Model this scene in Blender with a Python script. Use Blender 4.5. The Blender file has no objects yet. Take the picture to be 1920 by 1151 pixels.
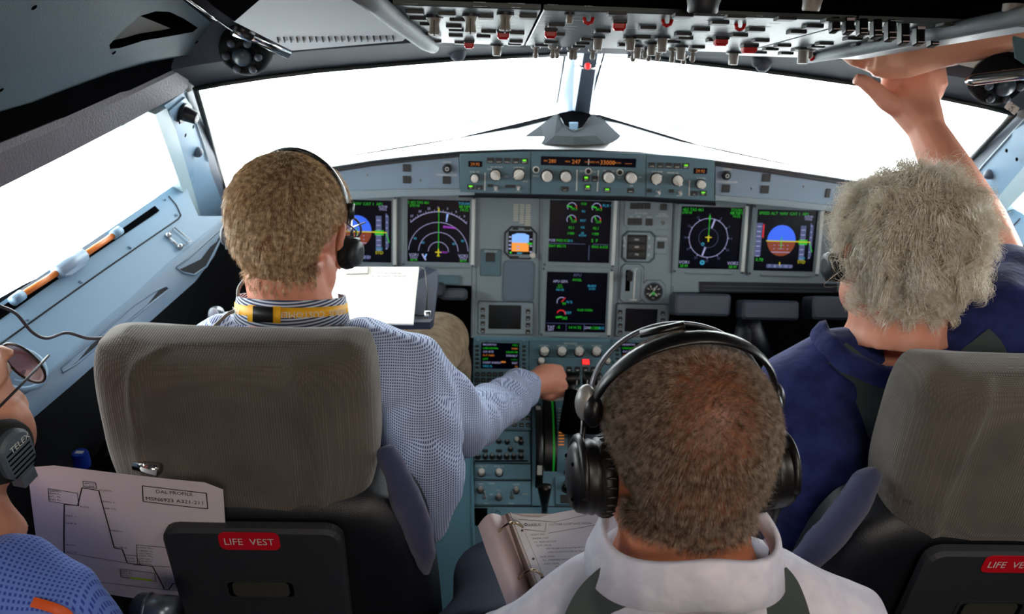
import bpy, bmesh, math, random
import numpy as np
from mathutils import Vector, Matrix, Quaternion, noise
sc = bpy.context.scene
COL = sc.collection
random.seed(7); rng = np.random.default_rng(7)
R = math.radians
# ---------------------------------------------------------------- camera
CAM = Vector((-.237, 0, 1.72)); FPX = 1500.0
def _axes(pitch, yaw, roll):
    p, y, r = R(pitch), R(yaw), R(roll)
    F = Vector((math.sin(y)*math.cos(p), math.cos(y)*math.cos(p), -math.sin(p)))
    Rt = Vector((math.cos(y), -math.sin(y), 0)); U = Rt.cross(F)
    return Rt*math.cos(r)+U*math.sin(r), -Rt*math.sin(r)+U*math.cos(r), -F
CR, CU, CB = _axes(27, 2.3, 2.28)
cd = bpy.data.cameras.new('camera'); cam = bpy.data.objects.new('camera', cd); COL.objects.link(cam)
cd.sensor_width = 36; cd.lens = FPX/1920*36; cd.clip_start = .02
cam.matrix_world = Matrix(((CR.x, CU.x, CB.x, CAM.x), (CR.y, CU.y, CB.y, CAM.y), (CR.z, CU.z, CB.z, CAM.z), (0, 0, 0, 1)))
cd.dof.use_dof = True; cd.dof.focus_distance = .98; cd.dof.aperture_fstop = 7.5
sc.camera = cam
# ---------------------------------------------------------------- sky, lamps, exposure
w = bpy.data.worlds.new('overcast_sky'); sc.world = w; w.use_nodes = True
bg = w.node_tree.nodes['Background']; bg.inputs[0].default_value = (.93, .97, 1, 1); bg.inputs[1].default_value = 14
def lamp(name, loc, size, energy, color, rot=(0, 0, 0), sy=None):
    l = bpy.data.lights.new(name, 'AREA'); l.energy = energy; l.color = color; l.size = size
    if sy: l.shape = 'RECTANGLE'; l.size_y = sy
    o = bpy.data.objects.new(name, l); COL.objects.link(o); o.location = loc; o.rotation_euler = rot
    return o
lamp('cabin_fill', (-.1, -.75, 1.9), .5, 7, (1, .86, .72), (R(-50+90), 0, 0), .35)  # unseen fill added behind the camera, warm like cabin light
lamp('ceiling_fill', (.35, .1, 2.0), .3, 4, (1, .88, .76), (R(12), 0, 0))  # second unseen fill added under the ceiling to lift the interior
sc.view_settings.view_transform = 'Standard'; sc.view_settings.look = 'None'
sc.view_settings.exposure = 0.0; sc.view_settings.gamma = 1; sc.view_settings.use_curve_mapping = False
sc.cycles.use_denoising = True; sc.cycles.max_bounces = 8; sc.cycles.transparent_max_bounces = 16
# ---------------------------------------------------------------- picture -> place
def ray(x, y): return CR*((x-960)/FPX)+CU*((575.5-y)/FPX)-CB
def P(x, y, d): return CAM+ray(x, y)*d
def hit(x, y, O, N):
    r = ray(x, y); return CAM+r*((Vector(O)-CAM).dot(N)/r.dot(N))
def onX(x, y, X): return hit(x, y, (X, 0, 0), Vector((1, 0, 0)))
def onY(x, y, Y): return hit(x, y, (0, Y, 0), Vector((0, 1, 0)))
def onZ(x, y, Z): return hit(x, y, (0, 0, Z), Vector((0, 0, 1)))
MIR = Vector((-1, 1, 1))
def mir(v): return Vector((-v[0], v[1], v[2]))
class Frame:
    def __init__(s, O, U, V):
        s.O = Vector(O); s.U = Vector(U).normalized(); V = Vector(V); s.N = s.U.cross(V).normalized(); s.V = s.N.cross(s.U)
        s.M = Matrix(((s.U.x, s.V.x, s.N.x, s.O.x), (s.U.y, s.V.y, s.N.y, s.O.y), (s.U.z, s.V.z, s.N.z, s.O.z), (0, 0, 0, 1)))
    def uv(s, x, y, w=0):
        p = hit(x, y, s.O+s.N*w, s.N)-s.O; return p.dot(s.U), p.dot(s.V)
    def pt(s, u, v, w=0): return s.O+s.U*u+s.V*v+s.N*w
    def rect(s, x0, y0, x1, y1, w=0):          # picture rectangle -> centre and size on this plane
        cx, cy = (x0+x1)/2, (y0+y1)/2; u, v = s.uv(cx, cy, w)
        a = s.uv(x0, cy, w); b = s.uv(x1, cy, w); c = s.uv(cx, y0, w); d = s.uv(cx, y1, w)
        return u, v, abs(b[0]-a[0]), abs(c[1]-d[1])
    def sub(s, u, v, w=0, rot=0):
        c, n = math.cos(rot), math.sin(rot)
        return Frame(s.pt(u, v, w), s.U*c+s.V*n, s.V*c-s.U*n)
WORLD = Frame((0, 0, 0), (1, 0, 0), (0, 1, 0))
def plane3(a, b, c):                              # frame through three points, U along a->b, N towards the camera
    a, b, c = Vector(a), Vector(b), Vector(c)
    f = Frame(a, b-a, c-a)
    if f.N.dot(CAM-a) < 0: f = Frame(a, b-a, a-c)
    return f
# ---------------------------------------------------------------- mesh builder
class MB:
    def __init__(s): s.v = []; s.f = []; s.m = []; s.sm = []
    def add(s, vs, fs, mi=0, sm=False):
        b = len(s.v); s.v += [tuple(p) for p in vs]
        for f in fs: s.f.append(tuple(i+b for i in f)); s.m.append(mi); s.sm.append(sm)
        return s
    def box(s, cx, cy, z0, sx, sy, sz, mi=0, bev=0):
        x, y = sx/2, sy/2
        if bev: return s.prism([(cx-x, cy-y), (cx+x, cy-y), (cx+x, cy+y), (cx-x, cy+y)], z0, z0+sz, mi, bev)
        vs = [(cx+a*x, cy+b*y, z0+c*sz) for c in (0, 1) for a, b in ((-1, -1), (1, -1), (1, 1), (-1, 1))]
        return s.add(vs, [(3, 2, 1, 0), (4, 5, 6, 7), (0, 1, 5, 4), (1, 2, 6, 5), (2, 3, 7, 6), (3, 0, 4, 7)], mi)
    def prism(s, poly, z0, z1, mi=0, bev=0, sm=False):
        n = len(poly); a = sum(poly[i][0]*poly[(i+1) % n][1]-poly[(i+1) % n][0]*poly[i][1] for i in range(n))
        if a < 0: poly = poly[::-1]
        rings = [(poly, z0)]
        if bev and bev > 0: rings += [(poly, z1-bev), (inset(poly, bev), z1)]
        else: rings += [(poly, z1)]
        vs = [(x, y, z) for pl, z in rings for x, y in pl]; fs = [tuple(range(n))[::-1], tuple(range((len(rings)-1)*n, len(rings)*n))]
        for k in range(len(rings)-1):
            for i in range(n):
                j = (i+1) % n; fs.append((k*n+i, k*n+j, (k+1)*n+j, (k+1)*n+i))
        return s.add(vs, fs, mi, sm)
    def rrect(s, cx, cy, z0, sx, sy, sz, r=.003, mi=0, bev=.0006, n=4):
        return s.prism(rr(cx, cy, sx, sy, r, n), z0, z0+sz, mi, bev)
    def frame(s, cx, cy, z0, sx, sy, sz, ix, iy, r=.003, mi=0, ir=.001):   # rectangular ring
        o = rr(cx, cy, sx, sy, r, 4); i = rr(cx, cy, ix, iy, min(ir, .49*min(ix, iy)), 4); n = len(o)
        vs = [(x, y, z) for pl, z in ((o, z0), (o, z0+sz), (i, z0+sz), (i, z0)) for x, y in pl]
        fs = [(k*n+a, k*n+(a+1) % n, ((k+1) % 4)*n+(a+1) % n, ((k+1) % 4)*n+a) for k in range(4) for a in range(n)]
        return s.add(vs, fs, mi)
    def lathe(s, cx, cy, prof, n=24, mi=0, sm=True, cap=True):
        vs = []; fs = []
        for r, z in prof:
            vs += [(cx+r*math.cos(t), cy+r*math.sin(t), z) for t in (2*math.pi*i/n for i in range(n))]
        for k in range(len(prof)-1):
            for i in range(n):
                j = (i+1) % n; fs.append((k*n+i, k*n+j, (k+1)*n+j, (k+1)*n+i))
        s.add(vs, fs, mi, sm)
        if cap:
            s.add(vs[-n:], [tuple(range(n))], mi); s.add(vs[:n], [tuple(range(n))[::-1]], mi)
        return s
    def cyl(s, cx, cy, z0, r, h, mi=0, n=20, r1=None, bev=.0):
        r1 = r if r1 is None else r1
        pr = [(r, z0)]+([(r1, z0+h-bev), (r1-bev, z0+h)] if bev else [(r1, z0+h)])
        return s.lathe(cx, cy, pr, n, mi)
    def tube(s, pts, rad, n=8, mi=0, sm=True, closed=False, flat=None):
        pts = [Vector(p) for p in pts]; m = len(pts); rads = rad if isinstance(rad, list) else [rad]*m
        vs = []; fs = []; prev = None
        for k, p in enumerate(pts):
            a = pts[(k-1) % m] if (k or closed) else p; b = pts[(k+1) % m] if (k < m-1 or closed) else p
            t = (b-a); t = t.normalized() if t.length > 1e-9 else Vector((0, 0, 1))
            if prev is None:
                u = t.orthogonal().normalized() if flat is None else (Vector(flat)-t*t.dot(Vector(flat))).normalized()
            else:
                u = prev-t*prev.dot(t); u = u.normalized() if u.length > 1e-9 else t.orthogonal().normalized()
            prev = u; w = t.cross(u); r = rads[k]; ra, rb = r if isinstance(r, tuple) else (r, r)
            vs += [p+u*(ra*math.cos(q))+w*(rb*math.sin(q)) for q in (2*math.pi*i/n for i in range(n))]
        for k in range(m if closed else m-1):
            k2 = (k+1) % m
            for i in range(n):
                j = (i+1) % n; fs.append((k*n+i, k*n+j, k2*n+j, k2*n+i))
        if not closed: fs += [tuple(range(n))[::-1], tuple(range((m-1)*n, m*n))]
        return s.add(vs, fs, mi, sm)
    def ring(s, cx, cy, z, r0, r1, a0=0, a1=360, mi=0, n=None, h=0, ex=1):
        n = n or max(6, int(abs(a1-a0)/7)); vs = []
        for i in range(n+1):
            t = R(a0+(a1-a0)*i/n); c, q = math.cos(t), math.sin(t)
            vs += [(cx+r0*c, cy+r0*q*ex, z), (cx+r1*c, cy+r1*q*ex, z)]
        return s.add(vs, [(2*i, 2*i+1, 2*i+3, 2*i+2) for i in range(n)], mi)
    def quad(s, a, b, c, d, mi=0): return s.add([a, b, c, d], [(0, 1, 2, 3)], mi)
    def bar(s, x, y, sx, sy, z, mi=0): return s.quad((x-sx/2, y-sy/2, z), (x+sx/2, y-sy/2, z), (x+sx/2, y+sy/2, z), (x-sx/2, y+sy/2, z), mi)
    def line(s, x0, y0, x1, y1, wd, z, mi=0):
        d = Vector((x1-x0, y1-y0)); d = d.normalized()*wd/2 if d.length > 0 else Vector((wd/2, 0)); n = (-d.y, d.x)
        return s.quad((x0+n[0], y0+n[1], z), (x0-n[0], y0-n[1], z), (x1-n[0], y1-n[1], z), (x1+n[0], y1+n[1], z), mi)
    def disc(s, x, y, r, z, mi=0, n=20): return s.add([(x+r*math.cos(6.2832*i/n), y+r*math.sin(6.2832*i/n), z) for i in range(n)], [tuple(range(n))], mi)
    def poly(s, pts, z, mi=0): return s.add([(x, y, z) for x, y in pts], [tuple(range(len(pts)))], mi)
    def ball(s, c, r, mi=0, n=12, rot=None):
        r = r if isinstance(r, (tuple, list)) else (r, r, r); vs = []; fs = []
        for a in range(n+1):
            for b in range(2*n):
                t, p = math.pi*a/n, math.pi*b/n
                q = Vector((r[0]*math.sin(t)*math.cos(p), r[1]*math.sin(t)*math.sin(p), r[2]*math.cos(t)))
                if rot: q = rot @ q
                vs.append(Vector(c)+q)
        for a in range(n):
            for b in range(2*n):
                fs.append((a*2*n+b, (a+1)*2*n+b, (a+1)*2*n+(b+1) % (2*n), a*2*n+(b+1) % (2*n)))
        return s.add(vs, fs, mi, True)
    def text(s, st, x, y, h, z=.0004, mi=0, al='C', wmax=None, flip=False):
        vs, fs = glyphs(st)
        if not vs: return s
        xs = [v[0] for v in vs]; x0, x1 = min(xs), max(xs); k = h/.7; kx = k
        if wmax and (x1-x0)*k > wmax: kx = wmax/(x1-x0)
        ox = {'C': (x0+x1)/2, 'L': x0, 'R': x1}[al]; sg = -1 if flip else 1
        return s.add([(x+sg*(v[0]-ox)*kx, y+sg*(v[1]-.35)*k, z) for v in vs], fs, mi)
    def strip(s, A, B, mi=0, sm=False):              # surface between two polylines
        n = len(A); return s.add(list(A)+list(B), [(i, i+1, n+i+1, n+i) for i in range(n-1)], mi, sm)
    def grid(s, rows, mi=0, sm=True, wrap=False):
        n = len(rows[0]); vs = [p for r in rows for p in r]; fs = []
        for k in range(len(rows)-1):
            for i in range(n if wrap else n-1):
                j = (i+1) % n; fs.append((k*n+i, k*n+j, (k+1)*n+j, (k+1)*n+i))
        return s.add(vs, fs, mi, sm)
    def slab(s, poly3, th, mi=0, sm=False):         # 3-D polygon, pushed by the vector th
        n = len(poly3); th = Vector(th); vs = [Vector(p) for p in poly3]; vs += [p+th for p in vs]
        fs = [tuple(range(n)), tuple(range(n, 2*n))[::-1]]+[(i, n+i, n+(i+1) % n, (i+1) % n) for i in range(n)]
        return s.add(vs, fs, mi, sm)
def rr(cx, cy, sx, sy, r, n=4):
    r = min(r, .499*sx, .499*sy); out = []
    for qx, qy, a in ((1, 1, 0), (-1, 1, 90), (-1, -1, 180), (1, -1, 270)):
        for i in range(n+1):
            t = R(a+90*i/n); out.append((cx+qx*(sx/2-r)+r*math.cos(t), cy+qy*(sy/2-r)+r*math.sin(t)))
    return out
def inset(poly, d):
    n = len(poly); out = []
    for i in range(n):
        p = Vector(poly[i]); a = p-Vector(poly[i-1]); b = Vector(poly[(i+1) % n])-p
        if a.length < 1e-9: a = b
        if b.length < 1e-9: b = a
        a = a.normalized(); b = b.normalized(); m = Vector((-a.y-b.y, a.x+b.x))
        m = m.normalized() if m.length > 1e-6 else Vector((-a.y, a.x)); k = max(.4, m.dot(Vector((-a.y, a.x))))
        out.append(tuple(p+m*(d/k)))
    return out
_gl = {}
def glyphs(st):
    if st not in _gl:
        c = bpy.data.curves.new('t', 'FONT'); c.body = st; c.size = 1; c.resolution_u = 2
        o = bpy.data.objects.new('t', c); COL.objects.link(o)
        dg = bpy.context.evaluated_depsgraph_get(); dg.update(); me = bpy.data.meshes.new_from_object(o.evaluated_get(dg))
        _gl[st] = ([tuple(v.co) for v in me.vertices], [tuple(p.vertices) for p in me.polygons])
        bpy.data.objects.remove(o); bpy.data.curves.remove(c); bpy.data.meshes.remove(me)
    return _gl[st]
# ---------------------------------------------------------------- materials
def srgb(c): return tuple((x/255/12.92 if x <= 10.31 else ((x/255+.055)/1.055)**2.4) for x in c)+(1,)
_mats = {}
def mat(name, c, rough=.5, metal=0, var=.06, vs=30, bump=0, bs=200, emis=0, spec=.5, coat=0, trans=0, alpha=1, sheen=0, sss=0):
    if name in _mats: return _mats[name]
    m = bpy.data.materials.new(name); m.use_nodes = True; nt = m.node_tree; b = nt.nodes['Principled BSDF']
    col = srgb(c); b.inputs['Roughness'].default_value = rough; b.inputs['Metallic'].default_value = metal
    b.inputs['Specular IOR Level'].default_value = spec; b.inputs['Coat Weight'].default_value = coat
    b.inputs['Transmission Weight'].default_value = trans; b.inputs['Alpha'].default_value = alpha
    b.inputs['Sheen Weight'].default_value = sheen
    if sss: b.inputs['Subsurface Weight'].default_value = sss; b.inputs['Subsurface Radius'].default_value = (.01, .004, .002)
    if emis:
        b.inputs['Emission Color'].default_value = col; b.inputs['Emission Strength'].default_value = emis
        b.inputs['Base Color'].default_value = (col[0]*.2, col[1]*.2, col[2]*.2, 1)
    else:
        tc = nt.nodes.new('ShaderNodeTexCoord'); no = nt.nodes.new('ShaderNodeTexNoise'); no.inputs['Scale'].default_value = vs; no.inputs['Detail'].default_value = 3
        nt.links.new(tc.outputs['Object'], no.inputs['Vector'])
        mx = nt.nodes.new('ShaderNodeMix'); mx.data_type = 'RGBA'; mx.inputs[6].default_value = tuple(x*(1-var) for x in col[:3])+(1,)
        mx.inputs[7].default_value = tuple(min(1, x*(1+var)) for x in col[:3])+(1,)
        nt.links.new(no.outputs['Fac'], mx.inputs[0]); nt.links.new(mx.outputs[2], b.inputs['Base Color'])
        if bump:
            n2 = nt.nodes.new('ShaderNodeTexNoise'); n2.inputs['Scale'].default_value = bs; n2.inputs['Detail'].default_value = 4
            nt.links.new(tc.outputs['Object'], n2.inputs['Vector'])
            bp = nt.nodes.new('ShaderNodeBump'); bp.inputs['Strength'].default_value = bump; bp.inputs['Distance'].default_value = .002
            nt.links.new(n2.outputs['Fac'], bp.inputs['Height']); nt.links.new(bp.outputs[0], b.inputs['Normal'])
    _mats[name] = m; return m
PANEL = mat('panel_paint', (130, 146, 152), .5, var=.04, bump=.15, bs=900)
PANEL2 = mat('panel_paint_teal', (82, 112, 122), .5, var=.04, bump=.1, bs=900)
PEDP = mat('pedestal_paint', (98, 136, 152), .5, var=.05, bump=.1, bs=900)
SIDEB = mat('side_lining_blue', (112, 142, 166), .45, var=.03, bump=.1, bs=600)
LINING = mat('lining_dark_teal', (70, 88, 98), .6, var=.05, bump=.25, bs=500)
LEATH = mat('window_rail_leatherette', (88, 84, 92), .55, var=.08, bump=.5, bs=260)
DARK = mat('dark_plastic', (22, 25, 32), .45, var=.1, bump=.1, bs=400)
BLACK = mat('black_plastic', (10, 10, 12), .35, var=.1)
MATTB = mat('matt_black', (8, 9, 11), 1, var=.2, spec=0)
HEADER = mat('header_grey', (62, 70, 82), .6, var=.06, bump=.2, bs=300)
WHITEP = mat('white_marking', (215, 215, 208), .6, var=.02)
KNOB = mat('knob_grey', (214, 210, 200), .4, var=.04)
KNOBD = mat('knob_warm_grey', (142, 136, 128), .4, var=.05)
KEYD = mat('button_dark', (38, 40, 40), .5, var=.1)
STEEL = mat('brushed_steel', (165, 168, 172), .28, metal=1, var=.06)
CHROME = mat('chrome', (205, 205, 205), .12, metal=1, var=.02)
SILVERP = mat('silver_edge', (214, 220, 216), .4, metal=.1, var=.04)
SCREEN = mat('screen_glass', (3, 4, 22), .3, var=.05, spec=.12)
OVHP = mat('overhead_paint', (84, 94, 96), .4, var=.05, spec=.25, bump=.1, bs=600)
REDG = mat('red_guard', (200, 20, 24), .35, var=.05)
ORANGE = mat('orange_rod', (214, 116, 40), .4, var=.05)
G_ = mat('sym_green', (40, 235, 40), emis=.42); W_ = mat('sym_white', (200, 200, 255), emis=.5); M_ = mat('sym_magenta', (200, 70, 240), emis=.5)
C_ = mat('sym_cyan', (60, 190, 235), emis=.5); Y_ = mat('sym_yellow', (235, 225, 30), emis=.6); B_ = mat('sym_sky_blue', (50, 105, 250), emis=.85)
O_ = mat('sym_earth_brown', (130, 52, 14), emis=.8); RD_ = mat('sym_red', (230, 30, 40), emis=.6); A_ = mat('sym_amber', (240, 140, 50), emis=.5); GY_ = mat('sym_tape_grey', (100, 112, 165), emis=.4)
AP_ = mat('sym_apricot', (240, 150, 60), emis=1.0); LB_ = mat('sym_light_blue', (130, 180, 250), emis=1.0); GL_ = mat('light_green', (110, 235, 30), emis=1.0)
SYM = [G_, W_, M_, C_, Y_, B_, O_, RD_, A_, GY_, AP_, LB_]
SG, SW, SM, SC, SY, SB, SO, SR, SA, ST, SAP, SLB = range(12)
# ---------------------------------------------------------------- objects
def tag(o, label=None, cat=None, group=None, kind=None):
    for k, v in (('label', label), ('category', cat), ('group', group), ('kind', kind)):
        if v: o[k] = v
    return o
def place(o, M, parent):
    if parent is not None:
        o.parent = parent; o.matrix_basis = Matrix.Translation(-wloc(parent)) @ M if not parent.get('_r') else wmat(parent).inverted() @ M
    else: o.matrix_basis = M
    o['_m'] = [x for r in M for x in r]
def wmat(o): 
    a = o['_m']; return Matrix((a[0:4], a[4:8], a[8:12], a[12:16]))
def wloc(o): return wmat(o).to_translation()
def thing(name, label, cat, loc, group=None, kind=None):
    o = bpy.data.objects.new(name, None); COL.objects.link(o); o.empty_display_size = .02
    place(o, Matrix.Translation(Vector(loc)), None); return tag(o, label, cat, group, kind)
def mesh_of(mb, name, mats):
    me = bpy.data.meshes.new(name); me.from_pydata(mb.v, [], mb.f)
    for m in (mats if isinstance(mats, (list, tuple)) else [mats]): me.materials.append(m)
    me.polygons.foreach_set('material_index', mb.m); me.polygons.foreach_set('use_smooth', mb.sm)
    bm = bmesh.new(); bm.from_mesh(me); bmesh.ops.recalc_face_normals(bm, faces=bm.faces) if not getattr(mb, 'keep', 0) else None
    bm.to_mesh(me); bm.free(); me.update(); return me
def link(name, me, M, parent=None, **kw):
    o = bpy.data.objects.new(name, me); COL.objects.link(o)
    if parent is not None: o.parent = parent; o.matrix_basis = wmat(parent).inverted() @ M
    else: o.matrix_basis = M
    o['_m'] = [x for r in M for x in r]
    return tag(o, **kw)
_cache = {}
def inst(name, key, build, mats, F, u=0, v=0, parent=None, rot=0, w=0, **kw):
    if key is None or key not in _cache:
        mb = MB(); build(mb); me = mesh_of(mb, name, mats)
        if key is None: return link(name, me, F.sub(u, v, w, rot).M, parent, **kw)
        _cache[key] = me
    return link(name, _cache[key], F.sub(u, v, w, rot).M, parent, **kw)
def wobj(name, mb, mats, parent=None, smooth=None, keep=False, **kw):   # mesh given in world coordinates
    if smooth is not None: mb.sm = [smooth]*len(mb.f)
    xs = np.array([tuple(p) for p in mb.v]); o = Vector(((xs[:, 0].min()+xs[:, 0].max())/2, (xs[:, 1].min()+xs[:, 1].max())/2, xs[:, 2].min()))
    mb.v = [tuple(p) for p in (xs-np.array(o))]; mb.keep = keep
    return link(name, mesh_of(mb, name, mats), Matrix.Translation(o), parent, **kw)
def struct(name, mb, m, **kw): return wobj(name, mb, m, kind='structure', **kw)
# ================================================================ THE SETTING
def glassmat():
    m = bpy.data.materials.new('window_glass'); m.use_nodes = True; nt = m.node_tree; nt.nodes.clear()
    o = nt.nodes.new('ShaderNodeOutputMaterial'); t = nt.nodes.new('ShaderNodeBsdfTransparent'); g = nt.nodes.new('ShaderNodeBsdfGlossy'); x = nt.nodes.new('ShaderNodeMixShader')
    no = nt.nodes.new('ShaderNodeTexNoise'); mr = nt.nodes.new('ShaderNodeMapRange'); mr.inputs[3].default_value = .03; mr.inputs[4].default_value = .05
    nt.links.new(no.outputs['Fac'], mr.inputs[0]); nt.links.new(mr.outputs[0], x.inputs[0])
    t.inputs[0].default_value = (.97, .99, .98, 1); g.inputs['Roughness'].default_value = .02
    nt.links.new(t.outputs[0], x.inputs[1]); nt.links.new(g.outputs[0], x.inputs[2]); nt.links.new(x.outputs[0], o.inputs[0]); return m
GLASS = glassmat()
CEILM = mat('cabin_lining', (120, 122, 122), .8, var=.04, bump=.1)
FLOORM = mat('floor_carpet', (30, 34, 44), .95, var=.3, vs=300, bump=.5, bs=600)
HULL = mat('hull_dark', (16, 19, 26), .8, var=.2)
GASK = mat('window_gasket', (28, 34, 34), .5, var=.1)
def mirmb(mb):
    n = MB(); n.v = [(-p[0], p[1], p[2]) for p in mb.v]; n.f = [f[::-1] for f in mb.f]; n.m = list(mb.m); n.sm = list(mb.sm); return n
# front window planes
WA = Vector((-.02, 1.853, 1.406)); WF = plane3(WA, (-.782, 1.535, 1.384), (.007, 2.179, 1.166))
WFR = plane3(mir(WA), mir((-.782, 1.535, 1.384)), mir((.007, 2.179, 1.166)))
def onW(x, y): return hit(x, y, WF.O, WF.N)
def onWR(x, y): return hit(x, y, WFR.O, WFR.N)
topL = [onW(*q) for q in ((366, 163), (420, 153), (500, 141), (600, 129), (740, 117), (860, 108), (960, 103), (1062, 99))]
botL = [onW(*q) for q in ((420, 352), (520, 316), (640, 293), (760, 275), (860, 257), (950, 243), (1048, 212))]
topR = [mir(p) for p in topL]; botR = [mir(p) for p in botL]
for nm, t, b, F in (('window_1', topL, botL, WF), ('window_2', topR, botR, WFR)):
    mb = MB(); mb.slab([p-F.N*.012 for p in t]+[p-F.N*.012 for p in b[::-1]], -F.N*.006); struct(nm, mb, GLASS, label='sloping front windscreen pane on the %s' % ('left' if nm[-1] == '1' else 'right'))
# header over the windscreens, up to the ceiling
H1 = [Vector((0, -.16, .12)), Vector((0, -.22, .5))]
mb = MB()
for t in (topL, topR):
    a = t; b = [p+Vector((0, -.10, .05)) for p in t]; c = [p+Vector((0, -.17, .17)) for p in t]; d = [Vector((p.x, p.y-.2, 2.02)) for p in t]
    e = [p-Vector((0, -.03, 0)) for p in t]; g = [Vector((p.x, p.y+.1, 2.02)) for p in t]
    mb.grid([a, b, c, d], 0, False); mb.grid([a, e, g], 0, False)
j0, j1 = topL[-1], topR[-1]
mb.grid([[j0+o, j1+o] for o in (Vector((0, 0, 0)), Vector((0, -.10, .05)), Vector((0, -.17, .17)))]+[[Vector((j0.x, j0.y-.2, 2.02)), Vector((j1.x, j1.y-.2, 2.02))]], 0, False)
struct('trim_1', mb, mat('header_dark', (38, 44, 54), .6, var=.06, bump=.2, bs=300), label='grey header band above the front windscreens')
# lower nose shell under the windscreens
mb = MB()
base = [Vector((-1.52, -1.2, 0)), Vector((-1.14, 1.2, 0)), Vector((-.98, 1.9, 0)), Vector((-.62, 2.2, 0)), Vector((-.3, 2.35, 0)), Vector((0, 2.42, 0))]
low = [Vector((-1.50, -1.2, 1.15)), Vector((-.99, 1.2, 1.13)), botL[0], botL[2], botL[4], botL[6]]
for s in (0, 1):
    a, b = (base, low) if s == 0 else ([mir(p) for p in base], [mir(p) for p in low])
    mb.strip(a, b)
mb.strip([base[-1], mir(base[-1])], [botL[-1], botR[-1]])
struct('wall_front', mb, HULL, label='dark lower shell of the nose around the instrument panel')
mb = MB(); mb.box(0, .6, -.05, 3.3, 3.9, .05); struct('floor', mb, FLOORM, label='dark cockpit floor')
mb = MB(); mb.box(0, .6, 2.03, 3.3, 3.9, .04); struct('ceiling', mb, CEILM, label='cockpit ceiling')
mb = MB(); mb.box(0, -1.2, 0, 3.3, .05, 2.03); struct('wall_back', mb, CEILM, label='rear cockpit wall')
# ---- side walls, left built and right mirrored
sn = Vector((-.92414, .20331, .32345)); S0 = Vector((-.82, 1.5, 1.35))
def onS(x, y, off=0): return hit(x, y, S0-sn*off, sn)     # off > 0 comes inboard
SF = Frame(S0, (.22, 1, 0), (.35, 0, 1))
if SF.N.x < 0: SF = Frame(S0, (-.22, -1, 0), (.35, 0, 1))
def both(fn, name, mats, labels, nums=None, kind='structure', cat=None, smooth=None):
    out = []
    for s in (0, 1):
        mb = fn(); mb = mb if s == 0 else mirmb(mb)
        out.append(wobj(name if nums is None else nums[s], mb, mats, smooth=smooth, kind=kind, label=labels[s]))
    return out
win = [onS(-60, 385, 0), onS(346, 172, 0), onS(300, 198), onS(335, 340, 0), onS(322, 352, 0), onS(-60, 611, 0)]
def f():
    mb = MB(); a = [p-sn*-.0 for p in win]
    fw = [win[1]+Vector((.02, .03, .02)), win[4]+Vector((.05, .06, -.02))]
    back_t = win[0]+Vector((-.28, -1.3, 0)); back_b = win[5]+Vector((-.28, -1.3, 0))
    mb.slab([p+sn*.03 for p in (win[0], fw[0], fw[1], win[5])], sn*.006); return mb
both(f, '', GLASS, ['side window pane on the left', 'side window pane on the right'], ['window_3', 'window_4'])
def f():     # wall skin: behind the window, above it and below it
    mb = MB(); Rr = -1.25
    tb = win[0]; bb = win[5]
    def back(p, y): k = (y-p.y); return Vector((p.x+.22*k-.02, y, p.z))
    up = [Vector((tb.x+.17, tb.y, 2.02)), Vector((win[1].x+.2, win[1].y, 2.02))]
    # pillar behind the side window
    a0, a1 = back(tb, .72), back(bb, .72); 
    mb.slab([tb+(a0-tb)*.35, a0, a1, bb+(a1-bb)*.35], sn*.05)
    mb.slab([back(tb, .75), back(tb, Rr), back(bb, Rr), back(bb, .75)], sn*.05)
    mb.slab([back(tb, Rr), win[1]+Vector((.02, .06, 0)), Vector((win[1].x+.22, win[1].y+.1, 2.02)), Vector((tb.x-.15, Rr, 2.02))], sn*.05)
    return mb
for s in (0, 1):
    mb = f(); mb = mb if s == 0 else mirmb(mb); struct(('wall_left', 'wall_right')[s], mb, CEILM, label='cockpit side wall on the %s' % ('left', 'right')[s])
# leatherette rail over the side window
def f():
    mb = MB(); o = .02
    lo = [onS(x, y, o) for x, y in ((-90, 400), (0, 352), (120, 292), (240, 230), (345, 173), (352, 163))]
    hi = [onS(x, y, o) for x, y in ((-90, 316), (0, 275), (120, 226), (240, 172), (340, 124), (357, 119))]
    mb.grid([[p+sn*.03 for p in lo], lo, [p*.15+q*.85 for p, q in zip(lo, hi)], [p-sn*-.006 for p in hi], [p+sn*.05 for p in hi]], 0, False)
    return mb
rails = both(f, '', LEATH, ['padded leatherette rail above the left side window', 'padded leatherette rail above the right side window'], ['trim_2', 'trim_3'])
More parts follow.
